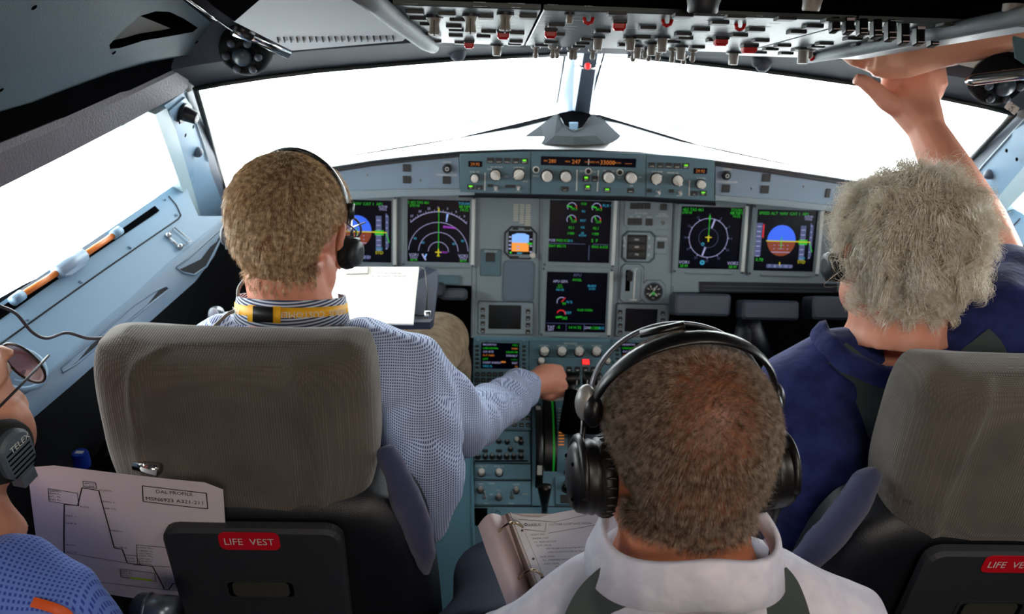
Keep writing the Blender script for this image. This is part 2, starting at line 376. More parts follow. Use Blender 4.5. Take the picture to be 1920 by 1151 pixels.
# dark lining overhead, with a grab recess
L0, L1 = P(345, 106, 1.36), P(0, 206, 1.04); LF = plane3(L0, L1, (L0+L1)/2+Vector((.30, 0, .30)))
def keyhole(outer, hole):
    # join a hole to the outline by a bridge
    best = min(((Vector(a)-Vector(b)).length, i, j) for i, a in enumerate(outer) for j, b in enumerate(hole)); _, i, j = best
    return outer[:i+1]+hole[j:]+hole[:j+1]+outer[i:]
def f():
    mb = MB(); q = lambda x, y: LF.pt(*LF.uv(x, y))
    out = [q(*p) for p in ((-90, 240), (0, 207), (60, 190), (130, 163), (210, 134), (280, 115), (345, 104), (395, 96), (432, 78), (400, 45), (330, -10), (220, -90), (-90, -90))]
    hole = [q(*p) for p in ((205, 84), (232, 55), (262, 30), (292, 21), (318, 22), (345, 35), (371, 52), (362, 60), (330, 66), (270, 76), (225, 90), (206, 92))]
    key = keyhole(out, hole)
    uv = [((p-LF.O).dot(LF.U), (p-LF.O).dot(LF.V)) for p in out]; uh = [((p-LF.O).dot(LF.U), (p-LF.O).dot(LF.V)) for p in hole]
    bm = bmesh.new(); vo = [bm.verts.new(p) for p in out]; vh = [bm.verts.new(p) for p in hole]; es = []
    for L in (vo, vh):
        for i in range(len(L)): es.append(bm.edges.new((L[i], L[(i+1) % len(L)])))
    bmesh.ops.triangle_fill(bm, edges=es, use_beauty=True)
    bm.verts.index_update(); mb.add([v.co.copy() for v in bm.verts], [tuple(v.index for v in f_.verts) for f_ in bm.faces], 0); bm.free()
    n = len(hole); deep = [p-LF.N*.05+(sum(hole, Vector())/n-p)*.25 for p in hole]
    mb.add(hole+deep, [(i, (i+1) % n, n+(i+1) % n, n+i) for i in range(n)]+[tuple(range(n, 2*n))], 1)
    pz = [q(*p)-LF.N*.012 for p in ((206, 91), (215, 76), (236, 52), (258, 36), (300, 52), (330, 64), (300, 71), (250, 82))]; mb.add(pz, [tuple(range(8))], 2)
    mb.add([p+LF.N*.0015 for p in out[:9]]+[p-LF.N*.02 for p in out[:9]], [(i, i+1, 9+i+1, 9+i) for i in range(8)], 0)
    for (x, y) in ((63, 13), (213, 98), (368, 78), (1, 168)):
        c = LF.uv(x, y); F2 = LF
        mb.add([LF.pt(c[0]+.004*math.cos(t), c[1]+.004*math.sin(t), .001) for t in np.linspace(0, 6.28, 9)[:-1]], [tuple(range(8))], 1)
    return mb
lin = both(f, '', [LINING, MATTB, mat('recess_grey', (110, 112, 110), .8, bump=.3)], ['dark teal ceiling lining with a scooped grab recess on the left', 'dark teal ceiling lining on the right'], ['trim_4', 'trim_5'])
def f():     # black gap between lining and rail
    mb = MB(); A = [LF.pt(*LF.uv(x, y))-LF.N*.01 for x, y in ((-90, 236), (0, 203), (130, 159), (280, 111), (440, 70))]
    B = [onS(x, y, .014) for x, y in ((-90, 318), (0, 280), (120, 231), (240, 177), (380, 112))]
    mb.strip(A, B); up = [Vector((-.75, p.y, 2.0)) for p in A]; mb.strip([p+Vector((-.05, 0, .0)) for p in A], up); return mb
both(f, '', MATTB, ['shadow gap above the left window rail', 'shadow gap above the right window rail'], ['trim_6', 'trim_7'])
# posts between windscreen and side window
PLF = plane3(P(345, 172, 1.48), P(412, 395, 1.93), P(350, 400, 1.72))
def f():
    mb = MB(); q = lambda x, y, w=0: PLF.pt(*PLF.uv(x, y), w)
    def sl(ps, w, mi, th=.05): mb.slab([q(x, y, w) for x, y in ps], -PLF.N*th, mi)
    sl([(304, 196), (345, 169), (374, 262), (384, 292), (392, 322), (412, 372), (428, 402), (362, 416), (338, 305)], .004, 0)
    sl([(343, 166), (367, 160), (417, 335), (430, 395), (412, 372), (394, 320), (376, 262)], -.004, 1, .09)
    sl([(278, 210), (300, 198), (318, 240), (338, 305), (364, 392), (368, 408), (362, 418), (345, 388), (318, 318)], .012, 2, .07)
    sl([(309, 205), (340, 180), (352, 196), (352, 215), (326, 273)], .008, 0, .004)
    mb.tube([q(344, 172, .006), q(358, 214, .006), q(376, 268, .006), (q(385, 300, .006))], .0018, 6, 2)
    for x, y, r in ((324, 224, .005), (350, 233, .005), (335, 249, .005)):
        c = q(x, y, .0135); F3 = Frame(c, PLF.U, PLF.V); mb.add([F3.pt(r*math.cos(t), r*.8*math.sin(t)) for t in np.linspace(0, 6.28, 11)[:-1]], [tuple(range(10))], 3)
    c = q(365, 283, .006); mb.ball(c, .011, 1, 8)
    return mb
posts = both(f, '', [SIDEB, mat('post_edge_grey', (74, 84, 98), .5), mat('post_rib_pale', (160, 182, 190), .35), MATTB], ['blue post between windscreen and side window on the left', 'blue post between windscreen and side window on the right'], ['trim_8', 'trim_9'])
# knob on the left post
kt = thing('camera_mount', 'small black round mount on the blue left window post', 'mount', PLF.pt(*PLF.uv(333, 208), .008))
PK = Frame(PLF.pt(*PLF.uv(333, 208), .01), PLF.U, PLF.V)
inst('socket', None, lambda m: m.cyl(0, 0, -.008, .019, .012, 0, 20), BLACK, PK, parent=kt)
inst('cap', None, lambda m: (m.cyl(0, 0, .004, .014, .024, 0, 16, .012, .002), m.bar(0, .001, .012, .0022, .0285, 1), m.bar(0, -.004, .009, .0018, .0285, 1)), [DARK, STEEL], PK, parent=kt)
# outside: mirror-like wing seen through the left window
mb = MB(); q = lambda x, y: onS(x, y, -.09)
mb.slab([q(*p) for p in ((248, 212), (272, 205), (284, 222), (291, 242), (276, 245), (262, 250), (245, 254))], sn*.02)
wobj('pitot_fin', mb, mat('fin_grey', (90, 112, 130), .5), label='small blue grey fin outside the left side window', ) ['category'] = 'fin'
# side consoles
S1, S2 = P(330, 350, 1.62), P(0, 567, 1.23)
CF = plane3(S1, S2, (S1+S2)/2+Vector((.5, 0, -.42)))
q_ = lambda x, y, w=0: CF.pt(*CF.uv(x, y), w)
inner_px = [(422, 405), (408, 417), (380, 440), (314, 493), (245, 558), (175, 615), (110, 677), (41, 742), (-30, 805), (-160, 925)]
outer_px = [(-160, 680), (-60, 608), (0, 568), (100, 500), (200, 433), (322, 350), (345, 342), (372, 405)]
LIP = plane3(q_(408, 417), q_(41, 742), (q_(408, 417)+q_(41, 742))/2+Vector((.09, 0, -.25)))
ql = lambda x, y, w=0: LIP.pt(*LIP.uv(x, y), w)
lip_px = [(432, 425), (420, 438), (402, 480), (367, 527), (285, 600), (196, 668), (143, 715), (53, 792), (-20, 855), (-160, 980)]
def f():
    mb = MB(); inn = [q_(*p) for p in inner_px]; mb.add([q_(*p) for p in outer_px]+inn, [tuple(range(len(outer_px)+len(inn)))], 0)
    inn2 = [p*.35+ql(*c)*.65+(CF.N+LIP.N)*.004 for p, c in zip(inn, inner_px)]
    lp = [ql(*p) for p in lip_px]; mid = [a+(b-a)*.12+(CF.N+LIP.N).normalized()*.006 for a, b in zip(inn, lp)]
    mb.grid([inn, mid, lp], 1, True)
    dn = [p+Vector((-.16, 0, -.10)) for p in lp]; mb.strip(lp, dn, 2)
    # pockets in the lip
    for pts in (((308, 537), (314, 543), (261, 585), (196, 637), (139, 684), (114, 699), (111, 691), (135, 668), (184, 628), (245, 575), (285, 548)),
                ((328, 503), (352, 484), (408, 433), (417, 438), (385, 500), (362, 516), (342, 512))):
        mb.add([ql(x, y, .0025) for x, y in pts], [tuple(range(len(pts)))], 2)
        pr = [ql(x, y, .003) for x, y in pts]; mb.tube(pr, .0022, 5, 1, closed=True)
    # groove of the cover strip, screws
    g = [q_(*p, .0008) for p in ((16, 634), (100, 574), (200, 503), (300, 434), (334, 411), (339, 404), (330, 384), (316, 368))]
    mb.tube(g, .0014, 4, 2); mb.tube([q_(16, 634, .0008), q_(-100, 716, .0008)], .0014, 4, 2)
    for x, y in ((243, 464), (151, 529), (51, 599), (330, 403), (308, 374)): mb.ball(q_(x, y, 0), .0035, 1, 6)
    mb.add([q_(*p, .001) for p in ((-60, 616), (0, 577), (100, 512), (200, 449), (290, 386), (299, 395), (293, 400), (200, 462), (100, 530), (0, 600), (-60, 645))], [tuple(range(11))], 3)
    return mb
cons = both(f, '', [SIDEB, mat('side_lip_blue', (98, 124, 146), .5), HULL, MATTB], ['', ''], None) if 0 else None
for s, lb, nm in ((0, 'pale blue left side console under the side window with a long lip pocket', 'side_console'), (1, 'pale blue side console beyond the white-haired person in the navy polo shirt', 'side_console')):
    mb = f(); mb = mb if s == 0 else mirmb(mb); o = wobj(nm, mb, [SIDEB, mat('side_lip_blue', (98, 124, 146), .5), HULL, MATTB], label=lb); o['category'] = 'side console'
# orange rods in the sill slot, clamp, bail handle, cup holder
def rod(a, b, r, nm, m, par, n=10):
    mb = MB(); mb.tube([a, b], r, n); return wobj(nm, mb, m, par)
t = thing('window_lock_rail', 'orange metal rail in two lengths held by a grey clamp along the left window sill', 'rail', q_(120, 505, .01))
rod(q_(35, 560, .008), q_(104, 516, .008), .0052, 'rod', ORANGE, t); rod(q_(147, 488, .008), q_(212, 444, .008), .0052, 'rod', ORANGE, t)
for a, b in (((20, 571), (38, 558)), ((208, 447), (221, 437))): rod(q_(*a, .009), q_(*b, .009), .0085, 'end_cap', SIDEB, t)
mb = MB(); mb.tube([q_(102, 517, .01), q_(151, 484, .01)], .0125, 12); 
mb.slab([q_(*p, .014) for p in ((106, 520), (150, 488), (158, 498), (154, 506), (128, 524), (118, 525))], -CF.N*.006)
wobj('clamp', mb, mat('clamp_grey', (130, 152, 172), .4), t)
mb = MB(); mb.tube([q_(*p, .004) for p in ((313, 443), (325, 428), (357, 454), (336, 465))], .0016, 6); mb.tube([q_(313, 443, .003), q_(336, 466, .003)], .0022, 6)
mb.ball(q_(314, 443, .003), .006, 0, 6); mb.ball(q_(336, 464, .003), .006, 0, 6)
o = wobj('bail_handle', mb, STEEL, label='small folding steel wire handle on the blue left console'); o['category'] = 'handle'
CC = q_(36, 693); CFr = Frame(CC, CF.U, CF.V)
t = thing('cup_holder', 'round pale cup holder sunk in the left console beside the person at the edge', 'cup holder', CC)
inst('ring', None, lambda m: m.lathe(0, 0, [(.030, .0005), (.031, .004), (.034, .005), (.038, .004), (.040, 0)], 28, cap=False), SIDEB, CFr, parent=t)
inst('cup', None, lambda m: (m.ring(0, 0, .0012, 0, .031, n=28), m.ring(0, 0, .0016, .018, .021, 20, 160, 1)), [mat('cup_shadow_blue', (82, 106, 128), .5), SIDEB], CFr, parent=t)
# ---- centre post
CPa, CPb = P(1104, 96, 1.76), P(1076, 240, 2.12); CPF = Frame(CPa, (1, 0, 0), CPa-CPb)
def f():
    mb = MB(); q = lambda x, y, w=0: CPF.pt(*CPF.uv(x, y), w)
    T = [(1080, 92, -.03), (1096, 92, 0), (1122, 92, 0), (1134, 92, -.03)]; Bm = [(1047, 236, -.03), (1072, 246, 0), (1101, 246, 0), (1108, 236, -.03)]
    a = [q(*p) for p in T]; b = [q(*p) for p in Bm]; ba = [q(1134, 92, -.1), q(1080, 92, -.1)]; bb = [q(1108, 236, -.1), q(1047, 236, -.1)]
    for i, m in ((0, 0), (1, 1), (2, 0)): mb.add([a[i], a[i+1], b[i+1], b[i]], [(0, 1, 2, 3)], m)
    mb.add([a[3], ba[0], bb[0], b[3]], [(0, 1, 2, 3)], 0); mb.add([ba[1], a[0], b[0], bb[1]], [(0, 1, 2, 3)], 0); mb.add([ba[0], ba[1], bb[1], bb[0]], [(0, 1, 2, 3)], 0)
    mb.tube([q(1062, 100, -.02), q(1044, 208, -.02)], .003, 6, 2); mb.tube([q(1137, 100, -.02), q(1108, 206, -.02)], .003, 6, 2)
    return mb
struct('trim_10', f(), [mat('post_blue', (122, 146, 168), .5), mat('post_dark', (52, 62, 76), .55), GASK], label='centre post between the two front windscreens')
# gaskets along the windscreen sills
def f():
    mb = MB(); mb.tube([onW(*q)+WF.N*.016 for q in ((415, 350), (520, 315), (640, 291), (760, 272), (860, 255), (930, 247), (985, 236), (1020, 223), (1048, 208))], .0035, 6); return mb
struct('trim_11', f(), GASK, label='dark seal along the left windscreen sill'); struct('trim_12', mirmb(f()), GASK, label='dark seal along the right windscreen sill')
def f():
    mb = MB()
    for t in (topL,): mb.tube([p+WF.N*.004 for p in t], .005, 6)
    mb.tube([onW(366, 163)+WF.N*.004, onW(392, 250)+WF.N*.004, onW(420, 350)+WF.N*.004], .006, 6); return mb
struct('trim_13', f(), GASK, label='dark seal around the left windscreen'); struct('trim_14', mirmb(f()), GASK, label='dark seal around the right windscreen')
# placard on the right seal
FR_ = WFR.sub(*WFR.uv(1898, 203), .014, 0)
def b_(m): m.rrect(0, 0, 0, .016, .024, .001, .001, 0, 0); m.text('CAT', 0, 0, .007, .0015, 1)
inst('small_placard', None, b_, [WHITEP, BLACK], Frame(P(1897, 202, 1.5), CR*.6+CU*.8, CU*.6-CR*.8), label='tiny white printed placard at the top of the right windscreen seal', )['category'] = 'placard'
# wiper blades outside
for s, a, b, lb in ((0, (866, 253), (902, 246), 'pale wiper blade parked outside the left windscreen'), (1, (1246, 256), (1290, 268), 'pale wiper blade parked outside the right windscreen')):
    fn = onW if s == 0 else onWR; N_ = (WF if s == 0 else WFR).N
    mb = MB(); mb.tube([fn(*a)-N_*.03, fn(*b)-N_*.03], (.006, .006), 6); pass
    wobj('wiper_blade', mb, mat('wiper_pale', (170, 190, 205), .4), label=lb)['category'] = 'wiper'
# header roller bumps, reading lights
for (x, y, d), lb in (((858, 111, 1.62), 'small dark stop hanging under the header above the left windscreen'), ((1429, 131, 1.62), 'small dark stop hanging under the header above the right windscreen')):
    mb = MB(); c = P(x, y, d); mb.ball(c+Vector((0, 0, .012)), (.017, .012, .017), 0, 8); mb.ball(c+Vector((-.014, .0, .016)), (.01, .01, .012), 0, 8)
    wobj('visor_stop', mb, HEADER, label=lb)['category'] = 'stop'
for (x, y, d), lb in (((455, 104, 1.36), 'black eyeball reading lamp with glass lens above the left windscreen corner'), ((1882, 160, 1.34), 'black eyeball reading lamp behind the silver bar at the upper right')):
    c = P(x, y, d); F4 = Frame(c, CR, CU); F4 = Frame(c, Vector((1, 0, 0)), Vector((0, -.3, .95)))
    t = thing('reading_lamp', lb, 'lamp', c)
    inst('housing', 'rl1', lambda m: m.lathe(0, 0, [(.045, -.03), (.042, -.008), (.036, 0), (.030, .006), (.024, .002)], 24), mat('lamp_black', (12, 13, 15), .8, spec=.1), F4, parent=t)
    inst('lens', 'rl2', lambda m: m.ball((0, 0, .006), (.016, .016, .012)), mat('lens_smoke', (50, 62, 72), .35), F4, parent=t)
    inst('rim', 'rl3', lambda m: [m.ball((.027*math.cos(a), .027*math.sin(a), .004), .007, 0, 6) for a in (0, 1.05, 2.1, 3.14, 4.19, 5.24)], HEADER, F4, parent=t)
# ================================================================ INSTRUMENT PANEL
tl = R(17.6)
IP = Frame((0, 1.918, .963), (1, 0, 0), (0, math.sin(tl), math.cos(tl)))
GT = R(10); GF = Frame(onY(1100, 330, 1.70), (1, 0, 0), (0, math.sin(GT), math.cos(GT)))
PT = R(25); PF = Frame(onY(1080, 634, 1.826), (1, 0, 0), (0, math.cos(PT), math.sin(PT)))
def poly_on(F, pts, w=0): return [F.uv(x, y, w) for x, y in pts]
def panel(name, F, pts, th, m, parent=None, w=0, bev=.001, mi=0, **kw):   # plate given by its outline
    pl = poly_on(F, pts, w+th); cx = sum(p[0] for p in pl)/len(pl); cy = sum(p[1] for p in pl)/len(pl)
    return inst(name, None, lambda mb: mb.prism([(a-cx, b-cy) for a, b in pl], 0, th, mi, bev), m, F, cx, cy, parent, w=w, **kw)
def plate(name, F, x0, y0, x1, y1, th, m, parent, w=0, r=.003, cut=0, **kw):
    u, v, sx, sy = F.rect(x0, y0, x1, y1, w+th)
    def b(mb):
        if cut: pl = [(-sx/2+cut, -sy/2), (sx/2-cut, -sy/2), (sx/2, -sy/2+cut), (sx/2, sy/2-cut), (sx/2-cut, sy/2), (-sx/2+cut, sy/2), (-sx/2, sy/2-cut), (-sx/2, -sy/2+cut)]; mb.prism(pl, 0, th, 0, .0006); mb.prism([(p*1.04, q*1.03) for p, q in pl], 0, th*.4, 1)
        else: mb.rrect(0, 0, 0, sx, sy, th, r); mb.rrect(0, 0, 0, sx+.0022, sy+.0022, th*.4, r, 1)
    return inst(name, None, b, [m, HULL], F, u, v, parent, w=w, **kw)
def button(F, x0, y0, x1, y1, parent, cap=None, lit=None, w=0, name='button', bars=1, **kw):
    u, v, sx, sy = F.rect(x0, y0, x1, y1, w+.003)
    def b(mb):
        mb.rrect(0, 0, 0, sx, sy, .003, .0012, 0); 
        if lit is not None: mb.bar(0, sy*.17, sx*.55, sy*.3, .0032, lit)
        if cap:
            if cap is True: mb.bar(0, -sy*.2, sx*.5, sy*.16, .0032, 1)
            else: mb.text(cap, 0, -sy*.2, sy*.26, .0032, 1, wmax=sx*.8)
    return inst(name, None, b, [KEYD, WHITEP, GL_, RD_, A_], F, u, v, parent, w=w, **kw)
def label(F, st, x, y, hpx, parent, m=None, w=.0003, wpx=None, al='C', name='lettering'):
    u, v = F.uv(x, y, w); s = (P(x, y, 1)-CAM).length; sc_ = (F.pt(u, v)-CAM).dot(-CB)/FPX
    return inst(name, None, lambda mb: mb.text(st, 0, 0, hpx*sc_, 0, 0, al, wmax=wpx*sc_ if wpx else None), m or WHITEP, F, u, v, parent, w=w)
def pxm(F, x, y): u, v = F.uv(x, y); return (F.pt(u, v)-CAM).dot(-CB)/FPX
def rknob(F, x, y, rpx, parent, style='round', L=.018, m=None, rot=0, name='knob', base=True, **kw):
    u, v = F.uv(x, y, L); r = rpx*pxm(F, x, y)
    def b(mb):
        if base: mb.cyl(0, 0, 0, r*1.25, .003, 1, 24)
        if style == 'round': mb.lathe(0, 0, [(r*.95, .003), (r*.95, L*.5), (r, L*.55), (r*.96, L-.001), (r*.8, L)], 24); mb.ring(0, 0, L+.0002, r*.35, r*.5, n=20, mi=2)
        elif style == 'pointer': mb.lathe(0, 0, [(r, .003), (r, L*.45), (r*.9, L*.5)], 24); mb.box(0, 0, L*.5, r*.75, r*2.1, L*.5, 0, .001); mb.bar(0, r*.5, r*.16, r, L+.0002, 2)
        elif style == 'fluted':
            pl = [((r*(.93+.07*math.cos(8*t)))*math.cos(t), (r*(.93+.07*math.cos(8*t)))*math.sin(t)) for t in np.linspace(0, 2*math.pi, 49)[:-1]]
            mb.prism(pl, .003, L, 0, .001); mb.bar(0, r*.5, r*.16, r*.8, L+.0002, 2)
    return inst(name, ('kn', style, round(r, 4), L, (m or KNOB).name, base), b, [m or KNOB, DARK, WHITEP], F, u, v, parent, rot=rot, **kw)
def toggle(F, x, y, parent, L=.014, r=.0022, lean=.4, m=None, base=True, name='toggle_switch', **kw):
    u, v = F.uv(x, y)
    def b(mb):
        if base: mb.lathe(0, 0, [(.0055, 0), (.005, .002), (.0035, .003)], 14)
        mb.tube([(0, 0, .001), (0, lean*L*.5, L*.6), (0, lean*L, L)], [r*.6, r*.8, r], 10, 1); mb.ball((0, lean*L, L), r, 1, 6)
    return inst(name, ('tg', L, r, lean, base), b, [STEEL, m or STEEL], F, u, v, parent, **kw)
def screw(F, x, y, parent, m=None, r=.0028, w=0):
    u, v = F.uv(x, y)
    return inst('screw', ('sc', r, (m or STEEL).name), lambda mb: (mb.lathe(0, 0, [(r, 0), (r*.9, .0012), (r*.5, .0016)], 12), mb.bar(0, 0, r*1.4, r*.25, .0018, 1)), [m or STEEL, BLACK], F, u, v, parent, w=w)
def lines(F, segs, wpx, m, parent, w=.0004, name='marking'):       # px polylines printed on a face
    pts = [p for s in segs for p in s]; cx, cy = F.uv(*pts[0], w); k = pxm(F, *pts[0])
    def b(mb):
        for s in segs:
            q = [F.uv(x, y, w) for x, y in s]
            for a, c in zip(q, q[1:]): mb.line(a[0]-cx, a[1]-cy, c[0]-cx, c[1]-cy, wpx*k, 0)
    return inst(name, None, b, m, F, cx, cy, parent, w=w)
# ---- main panel body
ipt = thing('instrument_panel', 'wide grey blue main instrument panel below the glareshield carrying the display screens', 'instrument panel', IP.pt(0, -.2, 0))
panel('panel_face', IP, ((560, 355), (884, 355), (1264, 362), (1760, 380), (1760, 535), (1548, 549), (1262, 548), (1262, 536), (1258, 575), (1247, 641), (883, 633), (884, 536), (802, 534), (560, 530)), .012, PANEL, ipt, w=-.012)
panel('lower_ledge', IP, ((802, 516), (862, 517), (862, 534), (802, 533)), .01, PANEL2, ipt); 
panel('stowage_slot', IP, ((1312, 528), (1570, 532), (1570, 550), (1312, 548)), .004, DARK, ipt)
lines(IP, [((1320, 536), (1566, 540)), ((1320, 543), (1566, 547))], 1.6, HEADER, ipt, w=.0052)
for x, y in ((888, 535), (1252, 549), (889, 610), (1250, 610)): screw(IP, x, y, ipt)
lines(IP, [((884, 372), (885, 630)), ((893, 500), (893, 560)), ((1012, 372), (1010, 628)), ((1262, 380), (1258, 560)), ((1163, 372), (1156, 628)), ((886, 500), (893, 500))], 1.2, HEADER, ipt)
panel('light_strip', IP, ((1036, 369), (1143, 370), (1143, 376), (1036, 375)), .014, mat('strip_teal', (130, 160, 162), .4), ipt)
# data placard, centre left
def b_(m):
    r0 = random.Random(3)
    for (x0, x1, n, g) in ((-.023, -.008, 8, 1), (-.006, .006, 9, 1), (.008, .023, 10, 0)):
        for i in range(n):
            y = .026-i*.0056
            if g and i in (4, 6) and r0.random() < .6: continue
            m.bar((x0+x1)/2, y, (x1-x0)*(.75+.25*r0.random()), .0042, .0004)
u, v, sx, sy = IP.rect(961, 382, 996, 425)
inst('data_placard', None, b_, mat('placard_ivory', (190, 188, 172), .6), IP, u, v, ipt, label='ivory printed data placard')
# chronometer switch plate and blank recess
pl = plate('switch_plate', IP, 901, 468, 939, 517, .003, PANEL2, ipt, r=.004); plate('button', IP, 912, 475, 927, 490, .0035, KEYD, ipt, w=.003, r=.001); label(IP, 'GPWS G/S', 920, 471, 4, ipt, w=.0035, wpx=24)
u, v, sx, sy = IP.rect(941, 488, 1003, 568)
def b_(m):
    o = rr(0, 0, sx, sy, .014, 6); i = rr(0, .002, sx*.86, sy*.9, .012, 6); n = len(o)
    m.add([(x, y, .0006) for x, y in o]+[(x, y, .0005) for x, y in i], [(k, (k+1) % n, n+(k+1) % n, n+k) for k in range(n)], 0)
    m.poly(i, .0004, 1)
inst('blank_recess', None, b_, [mat('recess_edge_shade', (88, 104, 116), .5), mat('recess_floor_shade', (98, 116, 130), .5)], IP, u, v, ipt)  # rounded shading of the recess painted as darker tones, nearly flat
# ---- display units
S = .0785
def du(name_lb, px, sym, strip=True, parent=None):
    u, v, sx, sy = IP.rect(*px); s = (sx+sy)/4; t = thing('display_unit', name_lb, 'display screen', IP.pt(u, v), 'six square display units of the main panel')
    def bz(m):
        m.frame(0, 0, 0, 2*s+.028, 2*s+.024, .009, 2*s, 2*s, .003, 0); m.box(s+.009, .0, .009, .009, 2*s+.01, .005, 1, .0015); m.box(-s-.008, 0, .009, .005, 2*s+.01, .002, 0, .0008)
        m.box(0, -s-.010, .009, 2*s*.75, .005, .003, 0, .001)
        for a in (-1, 1):
            for b in (-1, 1): m.cyl(a*(s+.009), b*(s+.007), .009, .003, .004, 2, 10)
    inst('bezel', None, bz, [PANEL, SILVERP, HEADER], IP, u, v, t)
    scn = inst('screen', None, lambda m: m.box(0, 0, 0, 2*s, 2*s, .003), SCREEN, IP, u, v, t)
    inst('symbols', None, lambda m: sym(m, s), SYM, IP, u, v, scn, w=.0034)
def at_horizon(m, s, cx, cy, r, ex=1.0, sky=SB, gr=SO, cut=.86):
    def cap(a0, a1): return [(cx+r*min(cut, max(-cut, math.cos(R(a)))) if 0 else cx+r*math.cos(R(a)), cy+r*ex*math.sin(R(a))) for a in np.linspace(a0, a1, 25)]
    m.poly(cap(0, 180), 0, sky); m.poly(cap(180, 360), 0, gr)
def tape(m, x, y0, y1, wd, step, labs=True):
    m.quad((x-wd/2, y0, 0), (x+wd/2, y0, 0), (x+wd/2, y1, 0), (x-wd/2, y1, 0), ST); n = int(abs(y1-y0)/step)
    for i in range(n+1): m.bar(x, min(y0, y1)+i*step, wd*.7, step*.16, .0002, SW)
def pfd(m, s, mirror=1, vspd=True):
    at_horizon(m, s, -.12*s, .0*s, .47*s, 1.08)
    m.line(-.62*s, -.02*s, .5*s, -.02*s, .035*s, .0003, SY); m.line(-.12*s, -.25*s, -.12*s, .12*s, .03*s, .0003, SG)
    for k in (-.15, -.27, -.38): m.bar(-.12*s, k*s, .2*s, .012*s, .0003, SW); m.bar(-.34*s, k*s, .04*s, .02*s, .0003, SW); m.bar(.1*s, k*s, .04*s, .02*s, .0003, SW)
    m.bar(-.12*s, -.38*s, .62*s, .02*s, .0003, SW)
    tape(m, -.88*s, -.52*s, .56*s, .2*s, .16*s); m.bar(-.74*s, .3*s, .05*s, .44*s, .0003, SR)
    tape(m, .58*s, -.6*s, .5*s, .18*s, .16*s); m.bar(.6*s, -.04*s, .28*s, .16*s, .0004, SG); m.line(.4*s, -.03*s, .85*s, -.03*s, .03*s, .0005, SY)
    m.quad((.8*s, -.6*s, 0), (.9*s, -.5*s, 0), (.9*s, .5*s, 0), (.8*s, .6*s, 0), ST)
    for k in (-.55, -.35, -.1, .12, .3, .5): m.disc(.84*s, k*s, .022*s, .0004, SW, 8)
    m.line(.82*s, -.05*s, .92*s, -.35*s, .03*s, .0004, SG)
    m.bar(-.13*s, -.84*s, .84*s, .12*s, 0, ST)
    for k in range(5): m.text(str(7+k), (-.45+.18*k)*s, -.84*s, .09*s, .0003, SW)
    m.bar(-.12*s, -.76*s, .03*s, .1*s, .0005, SY)
    for k, t in ((-.75, 'SPEED'), (-.42, 'ALT'), (-.1, 'NAV'), (.25, 'CAT 1'), (.6, 'AP1')): m.text(t, k*s, .88*s, .09*s, .0002, SG)
    m.text('1FD2', .72*s, .72*s, .08*s, .0002, SW); m.text('A/THR', .72*s, .8*s, .07*s, .0002, SW); m.text('0.78', -.8*s, -.64*s, .1*s, .0002, SG); m.text('STD', .6*s, -.68*s, .1*s, .0003, SY); m.text('350', .6*s, -.56*s, .1*s, .0004, SC)
def nd_arc(m, s):
    cx, cy = 0, -.68*s
    for r, c in ((.33, ST), (.64, ST), (.96, ST)): m.ring(cx, cy, 0, r*s-.008*s, r*s+.008*s, 3, 177, SW, ex=1)
    m.ring(cx, cy, 0, 1.30*s-.01*s, 1.30*s+.01*s, 46, 134, SW)
    for a in range(48, 136, 4): t = R(a); r2 = 1.34 if a % 12 else 1.37; m.line(cx+1.3*s*math.cos(t), cy+1.3*s*math.sin(t), cx+r2*s*math.cos(t), cy+r2*s*math.sin(t), .012*s, .0001, SW)
    for a, t in ((55, '9'), (67, '6'), (79, '3'), (91, '0'), (103, '33'), (115, '30'), (127, '27')): m.text(t, cx+1.43*s*math.cos(R(a)), cy+1.43*s*math.sin(R(a)), .07*s, .0002, SW)
    m.line(0, cy, 0, .62*s, .02*s, .0003, SG); m.bar(0, .68*s, .035*s, .12*s, .0004, SY); m.line(.27*s, .55*s, .25*s, .3*s, .04*s, .0004, SLB); m.line(.24*s, .3*s, .31*s, .56*s, .03*s, .0004, SW)
    m.line(-.1*s, -.68*s, .1*s, -.68*s, .03*s, .0005, SY); m.line(0, -.58*s, 0, -.82*s, .035*s, .0005, SY); m.line(-.05*s, -.8*s, .05*s, -.8*s, .025*s, .0005, SY)
    m.text('KMIA/9', .32*s, .13*s, .08*s, .0003, SM); m.line(.15*s, .16*s, .55*s, .1*s, .035*s, .0002, SM); m.text('LFBO', .18*s, -.68*s, .07*s, .0003, SM)
    for x, y in ((-.75, -.25), (-.5, -.38), (.5, -.4), (.78, -.3)): m.text('80', x*s, y*s, .07*s, .0002, SC)
    m.text('GS 452 TAS 461', -.7*s, .9*s, .08*s, .0002, SG); m.text('270/18', -.78*s, .8*s, .08*s, .0002, SG); m.text('TOU04', .8*s, .9*s, .08*s, .0002, SC); m.text('48 NM', .82*s, .8*s, .09*s, .0002, SG); m.text('14:32', .82*s, .7*s, .09*s, .0002, SG)
    for x, t in ((-.8, 'VOR1'), (.8, 'VOR2')): m.text(t, x*s, -.78*s, .09*s, .0002, SW); m.text('TOU', x*s, -.87*s, .08*s, .0002, SW); m.text('38 M', x*s, -.95*s, .08*s, .0002, SG)
    m.line(-.52*s, -.75*s, -.4*s, -.95*s, .05*s, .0003, SW); m.line(-.38*s, -.75*s, -.45*s, -.9*s, .04*s, .0003, SLB)
